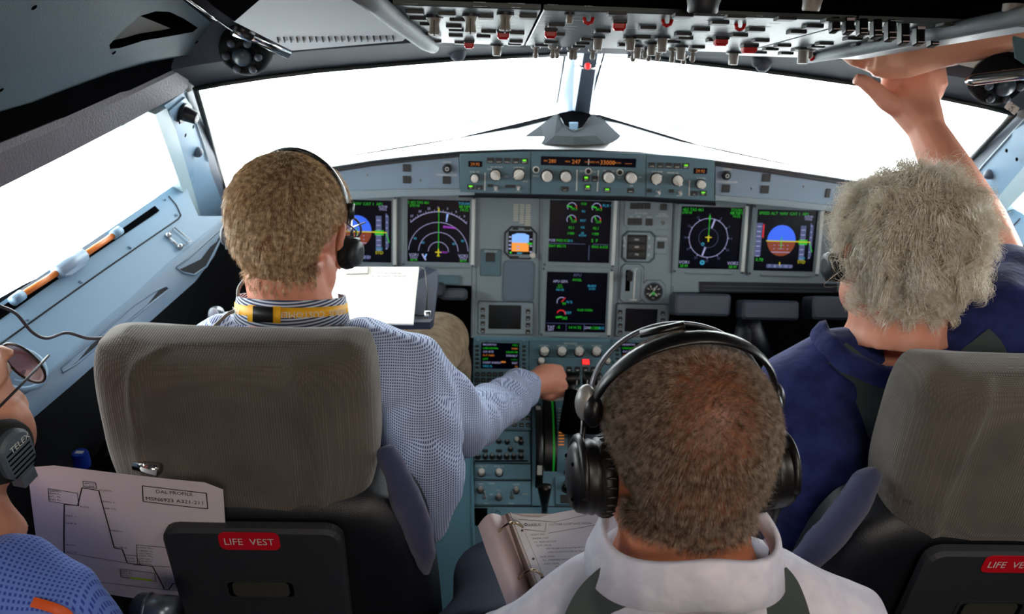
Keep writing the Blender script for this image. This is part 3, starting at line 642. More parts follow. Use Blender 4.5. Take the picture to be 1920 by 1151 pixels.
def nd_rose(m, s):
    cx, cy = -.05*s, .0
    m.ring(cx, cy, 0, .62*s, .637*s, mi=SW, n=48); m.ring(cx, cy, 0, .31*s, .32*s, mi=ST, n=36)
    for a in range(0, 360, 30): t = R(a); m.line(cx+.63*s*math.cos(t), cy+.63*s*math.sin(t), cx+.68*s*math.cos(t), cy+.68*s*math.sin(t), .02*s, .0001, SW); m.text(str(a//10), cx+.75*s*math.cos(t), cy+.75*s*math.sin(t), .07*s, .0001, ST)
    m.line(cx, cy, cx, .74*s, .02*s, .0003, SG); m.bar(cx, .64*s, .05*s, .16*s, .0004, SG); m.line(cx+.08*s, .32*s, cx+.17*s, .6*s, .05*s, .0004, SW); m.line(cx-.08*s, -.3*s, cx-.17*s, -.58*s, .05*s, .0004, SW)
    m.line(cx-.1*s, .02*s, cx+.1*s, .02*s, .03*s, .0005, SY); m.line(cx, .08*s, cx, -.12*s, .04*s, .0005, SY); m.ring(cx-.17*s, -.2*s, .0003, .03*s, .05*s, mi=SC, n=10)
    m.text('GS 452 TAS 461', -.7*s, .9*s, .09*s, .0002, SG); m.text('270/18', -.8*s, .8*s, .08*s, .0002, SG); m.text('TOU04', .8*s, .92*s, .08*s, .0002, SG); m.text('48 NM', .8*s, .82*s, .1*s, .0002, SG); m.text('14:32', .82*s, .72*s, .08*s, .0002, SG)
    for x, t in ((-.8, 'VOR1'), (.8, 'VOR2')): m.text(t, x*s, -.8*s, .1*s, .0002, SW); m.text('38 M', x*s, -.92*s, .09*s, .0002, SG)
    m.ring(-.2*s, -.8*s, .0003, .03*s, .08*s, mi=SC, n=10)
def ewd(m, s):
    for x in (-.28, .52):
        for y, g in ((.78, 1), (.38, 0)):
            m.ring(x*s, y*s, 0, .135*s, .155*s, 20, 210, SW); m.ring(x*s, y*s, 0, .135*s, .16*s, -15, 25, SR)
            m.line(x*s, y*s, (x-.17*s/s)*s, (y+.04)*s, .045*s, .0003, SG) if g else m.line(x*s, y*s, (x-.06)*s, (y+.13)*s, .03*s, .0003, SG)
            m.text('84.2' if g else '520', (x+.08)*s, (y-.05)*s, .08*s, .0003, SG)
    for y, t in ((.12, '92.1'), (-.06, '1180')): m.text(t, -.28*s, y*s, .08*s, .0002, SG); m.text(t, .52*s, y*s, .08*s, .0002, SG)
    for y, t in ((.9, 'CLB'), (.66, 'N1'), (.36, 'EGT'), (.14, 'N2'), (-.05, 'FF'), (-.12, 'KG/H')): m.text(t, .1*s, y*s, .07*s, .0002, SG if t == 'CLB' else SC)
    m.text('FLX 45', .9*s, .86*s, .09*s, .0002, SC); m.text('FOB :', -.86*s, -.3*s, .08*s, .0002, SW); m.text('7420 KG', -.55*s, -.3*s, .08*s, .0002, SG); m.text('KG', -.28*s, -.3*s, .07*s, .0002, SC); m.text('S  F', .5*s, -.28*s, .1*s, .0002, SG)
    m.line(-1*s, -.4*s, .2*s, -.4*s, .014*s, .0002, ST); m.line(.45*s, -.4*s, .97*s, -.4*s, .014*s, .0002, ST); m.line(.33*s, -.44*s, .33*s, -.92*s, .02*s, .0002, ST)
    m.text('SEAT BELTS', -.72*s, -.48*s, .08*s, .0002, SG); m.text('ENG A.ICE', .68*s, -.48*s, .08*s, .0002, SG)
def sdp(m, s):
    m.text('APU', 0, .9*s, .1*s, .0002, ST); m.text('AVAIL', 0, .74*s, .08*s, .0002, SG); m.text('APU GEN', -.55*s, .68*s, .08*s, .0002, SW); m.text('BLEED', .5*s, .55*s, .07*s, .0002, SC)
    for y, t in ((.55, '0 %'), (.48, '115 V'), (.4, '400 HZ')): m.text(t, -.55*s, y*s, .06*s, .0002, SG if y > .42 else SC)
    m.text('35 PSI', .5*s, .45*s, .06*s, .0002, SC); m.ring(-.48*s, .0, 0, .14*s, .16*s, 60, 200, SW); m.line(-.48*s, 0, -.36*s, .14*s, .03*s, .0003, SR); m.text('99', -.4*s, -.06*s, .09*s, .0003, SG)
    m.ring(-.48*s, -.42*s, 0, .12*s, .16*s, 0, 160, SR); m.line(-.65*s, -.52*s, -.45*s, -.5*s, .05*s, .0003, SG); m.text('385', -.36*s, -.54*s, .09*s, .0003, SG); m.text('FLAP OPEN', .3*s, -.26*s, .07*s, .0002, SG)
    for x, t in ((-.22, 'N %'), (-.24, 'EGT')): m.text(t, x*s, (0 if t[0] == 'N' else -.36)*s, .08*s, .0002, SC)
    m.line(-.96*s, -.72*s, .96*s, -.72*s, .012*s, .0002, ST)
    for x, t, c in ((-.8, 'TAT', SW), (-.55, '-5', SG), (.4, 'GW', SW), (.65, '61200', SG), (.88, 'KG', SC), (0, '14 H 32', SG)): m.text(t, x*s, -.85*s, .09*s, .0002, c)
    m.text('SAT', -.8*s, -.94*s, .08*s, .0002, SW)
    for x in (-.3, .3): m.line(x*s, -.74*s, x*s, -.98*s, .012*s, .0002, ST)
du('square flight display with blue and brown horizon right beside the left pilot glasses', (617, 376, 736, 490), lambda m, s: pfd(m, s))
du('square navigation display showing curved range arcs and a green track line', (763, 376, 882, 490), nd_arc)
du('upper centre display showing round engine gauges', (1027, 378, 1146, 490), ewd)
du('lower centre display with mostly dark system page and a red arc', (1022, 511, 1138, 621), sdp)
du('square navigation display showing a full compass rose circle', (1272, 389, 1389, 503), nd_rose)
du('square flight display with round blue and brown horizon beside the curly white hair', (1414, 394, 1528, 508), lambda m, s: pfd(m, s))
# ---- standby display
u, v, sx, sy = IP.rect(945, 424, 1007, 486); t = thing('standby_display', 'small bright octagonal standby horizon display left of the engine screen', 'display screen', IP.pt(u, v))
def b_(m):
    c = sx*.2; pl = [(-sx/2+c, -sy/2), (sx/2-c, -sy/2), (sx/2, -sy/2+c), (sx/2, sy/2-c), (sx/2-c, sy/2), (-sx/2+c, sy/2), (-sx/2, sy/2-c), (-sx/2, -sy/2+c)]
    m.prism(pl, 0, .004, 1, .001); m.prism([(a*.9, b*.9) for a, b in pl], .004, .009, 0, .001)
inst('bezel', None, b_, [PANEL, DARK], IP, u, v, t)
u2, v2, a, b = IP.rect(953, 433, 999, 477, .01); s2 = inst('screen', None, lambda m: m.box(0, 0, 0, a, b, .001), SCREEN, IP, u2, v2, t, w=.009)
def b_(m):
    s = a/2; m.quad((-.72*s, 0, 0), (.68*s, 0, 0), (.68*s, .62*s, 0), (-.72*s, .62*s, 0), SLB); m.poly([(-.72*s, .62*s), (.68*s, .62*s), (.3*s, .76*s), (-.3*s, .76*s)], 0, SLB); m.quad((-.72*s, -.72*s, 0), (.68*s, -.72*s, 0), (.68*s, 0, 0), (-.72*s, 0, 0), SAP)
    for y in (-.3, -.55): m.bar(-.2*s, y*s, .25*s, .1*s, .0003, SW)
    for y in (.45, .12, -.2, -.5): m.bar(-.86*s, y*s, .2*s, .12*s, .0003, SW)
    for y in (.3, -.25, -.72): m.bar(.86*s, y*s, .2*s, .1*s, .0003, SW)
    m.bar(.75*s, -.06*s, .4*s, .16*s, .0004, SG); m.bar(-.05*s, -.86*s, .4*s, .1*s, .0004, SC); m.disc(-.78*s, -.82*s, .1*s, .0004, SG, 8); m.bar(-.02*s, .3*s, .05*s, .4*s, .0004, SW)
inst('symbols', None, b_, SYM, IP, u2, v2, s2, w=.0102)
for x0, y0, x1, y1 in ((961, 427, 972, 431), (983, 427, 994, 431), (954, 480, 962, 483), (962, 480, 973, 483)): button(IP, x0, y0, x1, y1, t, w=.009)
rknob(IP, 999, 479, 5.5, t, L=.02, m=KNOB, base=True)
# ---- data link units
def dcdu(x0, y0, x1, y1, sx0, sy0, sx1, sy1, lb):
    u, v, a, b = IP.rect(x0, y0, x1, y1); t = thing('data_link_unit', lb, 'display unit', IP.pt(u, v), 'two small data link screens')
    inst('bezel', None, lambda m: (m.rrect(0, 0, 0, a, b, .008, .004, 0, .001), m.rrect(0, 0, 0, a+.003, b+.003, .003, .004, 1)), [PANEL, HULL], IP, u, v, t)
    u, v, c, d = IP.rect(sx0, sy0, sx1, sy1, .009); inst('screen', None, lambda m: m.box(0, 0, 0, c, d, .001), mat('screen_off', (14, 18, 18), .25, coat=.2), IP, u, v, t, w=.008)
    for k in range(4):
        y = y0+15+k*(y1-y0-18)/3.3
        button(IP, x0+4, y-4, x0+12, y+4, t, True, w=.008); button(IP, x1-13, y-1, x1-5, y+7, t, True, w=.008)
    screw(IP, x0+5, y0+2, t, w=.008); screw(IP, x1-6, y0+3, t, w=.008); screw(IP, x0+5, y1-3, t, w=.008)
dcdu(897, 566, 999, 626, 916, 572, 977, 617, 'small dark data link screen left of the lower centre display')
dcdu(1155, 570, 1252, 630, 1172, 579, 1232, 622, 'small dark data link screen right of the lower centre display')
# ---- right centre column
t = thing('autobrake_panel', 'grey switch plate with dark square lights above the gear indicator', 'switch panel', IP.pt(*IP.uv(1215, 402)))
panel('plate', IP, ((1172, 374), (1262, 377), (1259, 431), (1180, 430), (1170, 420)), .004, PANEL, t)
for a in ((1182, 380, 1194, 392), (1194.5, 380, 1207, 392), (1207.5, 380, 1220, 392), (1238, 382, 1251, 394), (1177, 409, 1190.5, 422), (1191, 409, 1204, 422), (1211, 410, 1224, 423)): button(IP, *a, t, w=.004)
for st, x, y, wd in (('LDG GEAR', 1201, 376, 28), ('BRK FAN', 1246, 378, 18), ('AUTO BRK', 1202, 400, 26), ('LO', 1184, 406, 6), ('MED', 1198, 406, 8), ('MAX', 1218, 407, 9), ('A/SKID', 1242, 401, 20), ('N/W STRG', 1242, 405, 22)): label(IP, st, x, y, 3.4, t, w=.0046, wpx=wd)
toggle(IP, 1241, 415, t, L=.02, r=.004, lean=-.2, m=KNOBD)
t = thing('gear_indicator', 'octagonal gear indicator plate with three black rows', 'indicator', IP.pt(*IP.uv(1197, 463)))
plate('plate', IP, 1167, 434, 1228, 492, .004, PANEL2, t, cut=.012); plate('rim', IP, 1169, 436, 1226, 490, .002, PANEL, t, w=.004, cut=.012)
plate('window', IP, 1176, 441, 1212, 486, .001, BLACK, t, w=.006, r=.002)
for k in range(3): plate('indicator_row', IP, 1178, 444+k*14, 1210, 454+k*14, .002, KEYD, t, w=.007, r=.001); label(IP, ('UNLK', '000', 'PSI')[k], 1194, 449+k*14, 4, t, w=.0096, wpx=9)
for x, y in ((1170, 446), (1170, 460), (1217, 446), (1217, 462), (1216, 478), (1171, 452)): label(IP, 'II', x, y, 6, t, w=.0065, wpx=7)
t = thing('terrain_switch', 'small plate with one dark square button right of the gear indicator', 'switch panel', IP.pt(*IP.uv(1241, 458))); plate('plate', IP, 1228, 443, 1252, 476, .003, PANEL, t, cut=.004); button(IP, 1233, 453, 1246, 466, t, w=.003); label(IP, 'TERR ON ND', 1241, 448, 3.4, t, w=.0035, wpx=20)
t = thing('gear_lever', 'black landing gear lever in a slotted plate beside the round gauge', 'lever', IP.pt(*IP.uv(1184, 532)))
plate('plate', IP, 1163, 496, 1206, 567, .004, PANEL, t, cut=.01); lines(IP, [((1167, 502), (1163, 558)), ((1203, 505), (1200, 560))], 1, HEADER, t, w=.0045)
panel('slot', IP, ((1174, 506), (1183, 506), (1181, 546), (1172, 546)), .001, MATTB, t, w=.004)
u, v = IP.uv(1181, 517, .03)
inst('handle', None, lambda m: (m.tube([(0, 0, -.03), (0, 0, .01)], .004, 8), m.rrect(0, 0, .008, .012, .026, .014, .004, 0, .002)), BLACK, IP, u, v, t, w=.02)
lines(IP, [((1191, 508), (1188, 560)), ((1183, 562), (1194, 562))], 2.5, WHITEP, t, w=.0046); label(IP, 'UP', 1192, 505, 5, t, w=.0046); label(IP, 'DOWN', 1186, 563, 4, t, w=.0047, wpx=12)
t = thing('pressure_gauge', 'round black brake pressure gauge with green and white needles', 'gauge', IP.pt(*IP.uv(1225, 547)))
plate('bezel', IP, 1203, 526, 1247, 569, .005, PANEL, t, cut=.013)
u, v = IP.uv(1225, 547, .005); k = pxm(IP, 1225, 547)
inst('dial', None, lambda m: (m.cyl(0, 0, 0, 16.5*k, .001, 0, 28), m.ring(0, 0, .002, 15.5*k, 18*k, mi=1, n=28)), [BLACK, HEADER], IP, u, v, t, w=.005)
def b_(m):
    r = 15*k
    for a, c in ((150, 1), (120, 1), (60, 1), (30, 1), (200, 1), (-20, 1)): m.line(.6*r*math.cos(R(a)), .6*r*math.sin(R(a)), .9*r*math.cos(R(a)), .9*r*math.sin(R(a)), .1*r, .0002, 0)
    m.line(-.5*r, -.5*r, 0, -.1*r, .22*r, .0003, 0); m.line(.5*r, -.5*r, 0, -.1*r, .22*r, .0003, 0); m.line(-.35*r, -.2*r, .35*r, -.2*r, .1*r, .0003, 1); m.line(0, -.4*r, 0, .05*r, .14*r, .0004, 1); m.line(-.25*r, -.4*r, .0, -.1*r, .12*r, .0004, 1); m.line(.25*r, -.4*r, .0, -.1*r, .12*r, .0004, 1)
    m.line(.05*r, .1*r, .15*r, .55*r, .16*r, .0004, 0); m.text('ACCU', 0, .35*r, .18*r, .0002, 0); m.text('PSI', 0, -.8*r, .2*r, .0002, 0)
inst('needles', None, b_, [WHITEP, mat('paint_green', (40, 220, 60), .5)], IP, u, v, t, w=.0062)
# ---- pieces under the side panels
def blk(name, lb, cat, px, d, th, m, r=.01):
    u0 = P((px[0]+px[2])/2, (px[1]+px[3])/2, d); F = Frame(u0, (1, 0, 0), (0, .45, .89)); k = d/FPX
    mb = MB(); return inst(name, None, lambda q: q.rrect(0, 0, -th, (px[2]-px[0])*k, (px[3]-px[1])*k, th, r, 0, .006), m, F, label=lb).__setitem__('category', cat)
GB = mat('block_grey', (66, 74, 86), .55)
blk('pedal_cover', 'grey padded cover under the panel at the right edge of the pedestal column', 'pedal cover', (1266, 550, 1372, 592), 1.98, .07, GB); blk('pedal_cover', 'grey padded cover in the middle under the compass rose screen', 'pedal cover', (1392, 563, 1500, 600), 1.95, .06, mat('block_grey_dark', (52, 58, 72), .55)); blk('pedal_cover', 'grey padded cover beside the white-haired person under the right flight display', 'pedal cover', (1524, 556, 1640, 600), 1.97, .07, GB)
blk('footrest', 'dark grey block under the left panel beside the pedestal', 'footrest', (824, 540, 876, 562), 2.0, .05, GB); blk('footrest', 'dark block below the curved arc navigation display', 'footrest', (700, 528, 834, 556), 1.98, .06, mat('block_dark', (40, 46, 56), .6))
mb = MB(); mb.tube([P(1403, 604, 1.97), P(1402, 690, 2.0)], .012, 10); mb.tube([P(1403, 610, 1.95), P(1375, 700, 2.05)], .03, 8); mb.tube([P(1403, 610, 1.95), P(1440, 700, 2.05)], .03, 8); wobj('rudder_pedal', mb, DARK, label='dark rudder pedal stand under the right instrument panel')['category'] = 'pedal'
# ================================================================ GLARESHIELD
lipL = [(480, 352), (560, 327), (622, 312), (700, 300), (780, 291), (862, 283), (980, 279), (1100, 280), (1200, 285), (1340, 300), (1450, 315), (1570, 333), (1690, 356), (1780, 378)]
lip = [GF.pt(*GF.uv(*p)) for p in lipL]
far = []
for i, p in enumerate(lip):
    xs = [q.x for q in botL]+[q.x for q in botR[::-1]]; src = botL+botR[::-1]
    X = max(xs[0], min(xs[-1], p.x*1.02)); j = max(0, min(len(src)-2, sum(1 for x in xs if x <= X)-1)); tt = (X-xs[j])/(xs[j+1]-xs[j]+1e-9)
    far.append(src[j].lerp(src[j+1], tt)+Vector((0, 0, -.003)))
gl = thing('glareshield', 'long curved pale glareshield shelf under the windscreens', 'glareshield', GF.pt(0, 0, 0))
GLM = mat('glareshield_pale', (205, 208, 208), .38, var=.03)
mb = MB(); mid = [a.lerp(b, .12)+Vector((0, 0, .006)) for a, b in zip(lip, far)]; mid2 = [a.lerp(b, .55)+Vector((0, 0, .004)) for a, b in zip(lip, far)]
mb.grid([lip, mid, mid2, far], 0, True); mb.grid([[p+Vector((0, -.006, -.012)) for p in lip], [p+Vector((0, -.006, -.002)) for p in lip], lip], 1, True)
dw = [p+Vector((0, .01, -.20)) for p in lip]; mb.strip([p+Vector((0, .03, -.012)) for p in lip], [Vector((p.x, 1.93, 1.07)) for p in lip], 1)
wobj('top_cover', mb, [GLM, DARK], gl)
mb = MB()
for x0, x1 in ((530, 700), (1470, 1640)):
    for k in range(15):
        x = x0+(x1-x0)*k/14; y = (296-(x-640)*.13 if x < 900 else 300+(x-1440)*.17)+8; a = hit(x, y, far[3]+Vector((0, -.05, .0)), Vector((0, -.25, 1)).normalized()); mb.box(a.x, a.y, a.z, .006, .014, .002)
wobj('defog_slots', mb, DARK, gl) if 0 else None
# centre cap
q = lambda x, y, d: P(x, y, d)
t0 = [q(1046, 212, 2.02), q(1058, 236, 1.92), q(1076, 246, 1.88), (q(1092, 240, 1.92)), q(1110, 214, 2.02)]
m0 = [q(1014, 234, 1.98), q(1040, 254, 1.80), q(1076, 256, 1.78), q(1118, 254, 1.80), q(1136, 228, 1.98)]
b0 = [q(972, 264, 1.85), q(1022, 270, 1.765), q(1076, 272, 1.75), q(1134, 270, 1.765), q(1174, 264, 1.86)]
mb = MB(); mb.grid([[p+Vector((0, .06, -.03)) for p in t0], t0, m0, b0], 0, False); wobj('centre_cap', mb, mat('cap_grey', (66, 70, 73), 1, bump=.1, spec=0), gl)
mb = MB(); mb.add([q(1047, 212, 2.01), q(1059, 235, 1.905), q(1076, 244, 1.86), q(1092, 239, 1.905), q(1109, 214, 2.01), q(1078, 206, 2.04)], [(0, 1, 2, 3, 4, 5)]); mb.box(0, 0, 0, .001, .001, .001) if 0 else None; wobj('cap_boot', mb, MATTB, gl)
c = q(1076, 238, 1.97); mb = MB(); mb.slab([q(1068, 231, 1.87), q(1084, 231, 1.87), (q(1083, 243, 1.86)), q(1069, 243, 1.86)], Vector((0, .01, 0))); wobj('cap_tongue', mb, SIDEB, gl)
# standby compass with its red light on the post
t = thing('standby_compass', 'small silver bracket with a glowing red ball on the centre post', 'compass', P(1102, 124, 1.74))
mb = MB(); mb.tube([P(x, y, d) for x, y, d in ((1080, 118, 1.75), (1088, 126, 1.73), (1100, 128, 1.72), (1114, 127, 1.73), (1124, 118, 1.75))], .0035, 8); wobj('bracket', mb, CHROME, t)
mb = MB(); mb.ball(P(1102, 124, 1.715), .0072); wobj('red_lamp', mb, mat('red_lamp', (255, 50, 50), emis=1.2), t)
# ---- front face: side wings
def wing(pts, lb, sq, rd, scr, edge):
    cx = sum(p[0] for p in pts)/len(pts); cy = sum(p[1] for p in pts)/len(pts); t = thing('glareshield_side_panel', lb, 'switch panel', GF.pt(*GF.uv(cx, cy)))
    panel('panel_face', GF, pts, .02, mat('wing_blue', (122, 142, 158), .45, bump=.1, bs=900), t, w=-.022)
    panel('lower_lip', GF, edge, .012, PANEL, t, w=-.004)
    for a in sq: button(GF, *a, t, w=-.002, name='warning_light')
    rknob(GF, rd[0], rd[1], 7, t, m=DARK, L=.01, name='loudspeaker_knob'); label(GF, 'LOUDSPKR', rd[0], rd[1]-13, 3.6, t, w=-.0015, wpx=16); label(GF, 'CONSOLE/FLOOR', rd[0]-1, rd[1]+11, 3.6, t, w=-.0015, wpx=40)
    for x, y in scr: screw(GF, x, y, t, w=-.002)
wing(((560, 330), (622, 317), (700, 305), (780, 296), (861, 289), (862, 362), (760, 366), (620, 372), (560, 374)), 'blue grey glareshield wing with three square lights left of the control panel', ((755, 308, 770, 322), (755, 330, 770, 344), (830, 331, 845, 345)), (838, 317), ((688, 328), (788, 338)), ((600, 360), (760, 355), (890, 354), (890, 366), (760, 369), (600, 377)))
wing(((1341, 308), (1450, 323), (1570, 341), (1690, 364), (1700, 410), (1570, 394), (1450, 381), (1341, 374)), 'blue grey glareshield wing with square lights right of the control panel', ((1354, 346, 1369, 361), (1430, 326, 1445, 341), (1427, 348, 1442, 363), (1549, 354, 1557, 371)), (1364, 330), ((1410, 353), (1508, 350)), ((1341, 366), (1450, 374), (1590, 388), (1590, 400), (1450, 386), (1341, 376)))
# ---- control units
def unit(name, lb, pts):
    cx = sum(p[0] for p in pts)/len(pts); cy = sum(p[1] for p in pts)/len(pts); t = thing(name, lb, 'control panel', GF.pt(*GF.uv(cx, cy)))
    panel('panel_face', GF, pts, .03, PANEL2, t, w=-.022); return t
W8 = .008
def readout(x0, y0, x1, y1, t, txt):
    u, v, a, b = GF.rect(x0, y0, x1, y1, W8); o = inst('readout', None, lambda m: m.rrect(0, 0, 0, a, b, .001, .0015, 0), SCREEN, GF, u, v, t, w=W8)
    inst('digits', None, lambda m: [m.text(s_, f_*a, 0, b*.5*z_, 0, c_) for s_, f_, z_, c_ in txt], [A_, WHITEP], GF, u, v, o, w=W8+.0017)
tE = unit('efis_control_panel', 'left display control panel with one green lit button at the end of its top row', ((862, 289), (930, 286), (995, 284), (994, 364), (862, 361)))
readout(878, 302, 904, 313, tE, [('29.92', 0, 1, 0)])
for k, x in enumerate((913, 929, 945, 961, 977)): button(GF, x, 296+k*.3, x+12.5, 306.5+k*.3, tE, ('CSTR', 'WPT', 'VOR D', 'NDB', 'ARPT')[k], 2 if k == 4 else None, w=W8)
rknob(GF, 890, 335, 7, tE, L=.02, w=W8); rknob(GF, 929, 329, 9, tE, 'pointer', L=.018, w=W8, rot=.9); rknob(GF, 973, 328, 9.5, tE, 'pointer', L=.018, w=W8, rot=-.9)
button(GF, 876, 346, 889, 355, tE, 'FD', 2, w=W8); button(GF, 892, 347, 905, 356, tE, 'ILS', w=W8)
lines(GF, [((909.5, 324), (909, 357))], 2, WHITEP, tE, w=W8+.0006)
for a in ((914, 346, 924, 351), (947, 347, 957, 352), (956.5, 347, 966, 352)): button(GF, *a, tE, w=W8, name='label_window')
toggle(GF, 930, 350, tE, L=.012, r=.003, lean=-.2, m=KNOB, w=W8); toggle(GF, 972, 350, tE, L=.012, r=.003, lean=-.2, m=KNOB, w=W8)
for st, x, y, wd in (('ROSE', 918, 317, 9), ('NAV ARC PLAN', 931, 313, 22), ('10 20 40 80', 973, 314, 24), ('ENG', 950, 331, 7), ('in Hg  hPa', 890, 322, 26), ('ADF OFF VOR', 930, 358, 9), ('ADF OFF VOR', 972, 358, 9), ('160 320', 985, 340, 9)): label(GF, st, x, y, 3, tE, w=W8+.0006, wpx=wd)
tF = unit('flight_control_unit', 'central autopilot control panel with a long dark readout and white round knobs', ((996, 284), (1100, 284), (1211, 288), (1210, 369), (996, 364)))
readout(1014, 295, 1193, 312, tF, [('SPD', -.45, .35, 0), ('280', -.38, .8, 0), ('HDG', -.22, .35, 0), ('247', -.13, .9, 0), ('LAT', -.02, .35, 0), ('I', .0, 1.3, 1), ('HDG V/S', .06, .4, 0), ('33000', .2, .95, 0), ('LVL/CH', .3, .35, 0), ('-----', .42, .7, 0)])
for x, y, st in ((1026, 331, 'round'), (1061, 332, 'round'), (1142, 333, 'round'), (1184, 334, 'round')): rknob(GF, x, y, 9.5, tF, st, L=.024, w=W8)
for x, y in ((1005, 318), (1103, 321), (1162, 323)):
    u, v = GF.uv(x, y, W8); inst('selector_button', 'fcs', lambda m: (m.lathe(0, 0, [(.0075, 0), (.0075, .0015), (.0055, .0017)], 20, 1), m.cyl(0, 0, .001, .0052, .004, 0, 18, .005)), [BLACK, WHITEP], GF, u, v, tF, w=W8)
button(GF, 1093, 329, 1105, 341, tF, 'AP1', 2, w=W8); button(GF, 1109.5, 330, 1121.5, 341, tF, 'AP2', w=W8); button(GF, 1096, 346, 1108, 358, tF, 'A/THR', 2, w=W8); button(GF, 1053, 350, 1066, 359, tF, 'LOC', w=W8); button(GF, 1132, 352, 1145, 361, tF, 'EXPED', 2, w=W8); button(GF, 1176, 353, 1189, 362, tF, 'APPR', w=W8)
lines(GF, [((1082, 318), (1081, 358)), ((1122, 319), (1120, 359))], 2, WHITEP, tF, w=W8+.0006)
for st, x, y, wd in (('SPD MACH', 1005, 330, 12), ('HDG V/S TRK FPA', 1093, 321, 12), ('METRIC ALT', 1114, 322, 9), ('100', 1134, 320, 6), ('1000', 1149, 321, 8), ('UP', 1184, 321, 8), ('DN', 1184, 348, 8), ('ALT', 1162, 333, 8), ('V/S', 1200, 332, 8)): label(GF, st, x, y, 3, tF, w=W8+.0006, wpx=wd)
tG = unit('efis_control_panel', 'right display control panel next to the wing with the far right green button', ((1212, 288), (1280, 293), (1340, 300), (1339, 377), (1211, 369)))
readout(1300, 315, 1326, 326, tG, [('29.92', 0, 1, 0)])
for k, x in enumerate((1216, 1232, 1248, 1264, 1280)): button(GF, x, 305+k*.4, x+12.5, 315+k*.4, tG, ('CSTR', 'WPT', 'VOR D', 'NDB', 'ARPT')[k], 2 if k == 4 else None, w=W8)
rknob(GF, 1232, 336, 9.5, tG, 'pointer', L=.018, w=W8, rot=-.5); rknob(GF, 1272, 339, 9, tG, 'pointer', L=.018, w=W8, rot=.5); rknob(GF, 1315, 346, 7.5, tG, L=.02, w=W8)
button(GF, 1296, 358, 1308, 367, tG, 'ILS', w=W8); button(GF, 1312, 358, 1325, 367, tG, 'FD', 2, w=W8); lines(GF, [((1293, 338), (1292, 367))], 2, WHITEP, tG, w=W8+.0006)
for a in ((1213, 354, 1222, 360), (1254, 355, 1264, 361)): button(GF, *a, tG, w=W8, name='label_window')
toggle(GF, 1233, 358, tG, L=.012, r=.003, lean=-.2, m=KNOB, w=W8); toggle(GF, 1273, 359, tG, L=.012, r=.003, lean=-.2, m=KNOB, w=W8)
for st, x, y, wd in (('ROSE NAV ARC', 1262, 324, 22), ('10 20 40 80', 1232, 322, 24), ('in Hg hPa', 1315, 334, 26), ('ADF OFF VOR', 1233, 367, 9), ('ADF OFF VOR', 1273, 367, 9)): label(GF, st, x, y, 3, tG, w=W8+.0006, wpx=wd)
# dark band under the units
mb = MB(); a = [GF.pt(*GF.uv(x, y, .006), .006) for x, y in ((860, 361), (995, 363), (1211, 369), (1342, 377))]; b = [GF.pt(*GF.uv(x, y, .006), .006) for x, y in ((860, 370), (995, 372), (1211, 378), (1342, 386))]
mb.grid([a, b, [p+Vector((0, .2, 0)) for p in b]]); wobj('under_band', mb, DARK, gl)
# ================================================================ PEDESTAL
def pbox(mb, u0, u1, v0, v1, zb, mi=0):
    c = [PF.pt(u, v) for u, v in ((u0, v0), (u1, v0), (u1, v1), (u0, v1))]; d = [Vector((p.x, p.y, zb)) for p in c]
    mb.add(c+d, [(0, 1, 2, 3), (7, 6, 5, 4), (0, 4, 5, 1), (1, 5, 6, 2), (2, 6, 7, 3), (3, 7, 4, 0)], mi)
ped = thing('centre_pedestal', 'teal grey centre pedestal between the two pilots carrying levers and radio panels', 'pedestal', (0, 1.4, 0))
mb = MB(); pbox(mb, -.268, .268, -.80, 0, .02); wobj('body', mb, [PEDP], ped)
mb = MB(); a = PF.uv(828, 853)
c = [PF.pt(*PF.uv(x, y, .012), .012) for x, y in ((826, 842), (884, 842), (890, 1165), (806, 1165))]; d = [p+Vector((0, 0, -.3)) for p in c]
mb.add(c+d, [(0, 1, 2, 3), (7, 6, 5, 4), (0, 4, 5, 1), (1, 5, 6, 2), (2, 6, 7, 3), (3, 7, 4, 0)]); mb.tube([c[1], c[2]], .004, 8); wobj('side_ledge', mb, mat('ledge_teal', (86, 132, 150), .5, bump=.2, bs=900), ped)
lines(PF, [((886, 742), (996, 744)), ((888, 806), (996, 808)), ((888, 868.5), (996, 869)), ((888, 900.5), (996, 901)), ((888, 949), (1085, 950)), ((996.5, 745), (996.5, 950)), ((886, 640), (889, 950))], 2, HULL, ped)
def pmod(name, lb, cat, x0, y0, x1, y1, m=PEDP, th=.004, group=None):
    u, v, a, b = PF.rect(x0, y0, x1, y1); t = thing(name, lb, cat, PF.pt(u, v), group); inst('panel_face', None, lambda q: q.rrect(0, 0, 0, a, b, th, .001, 0, .0006), m, PF, u, v, t); return t
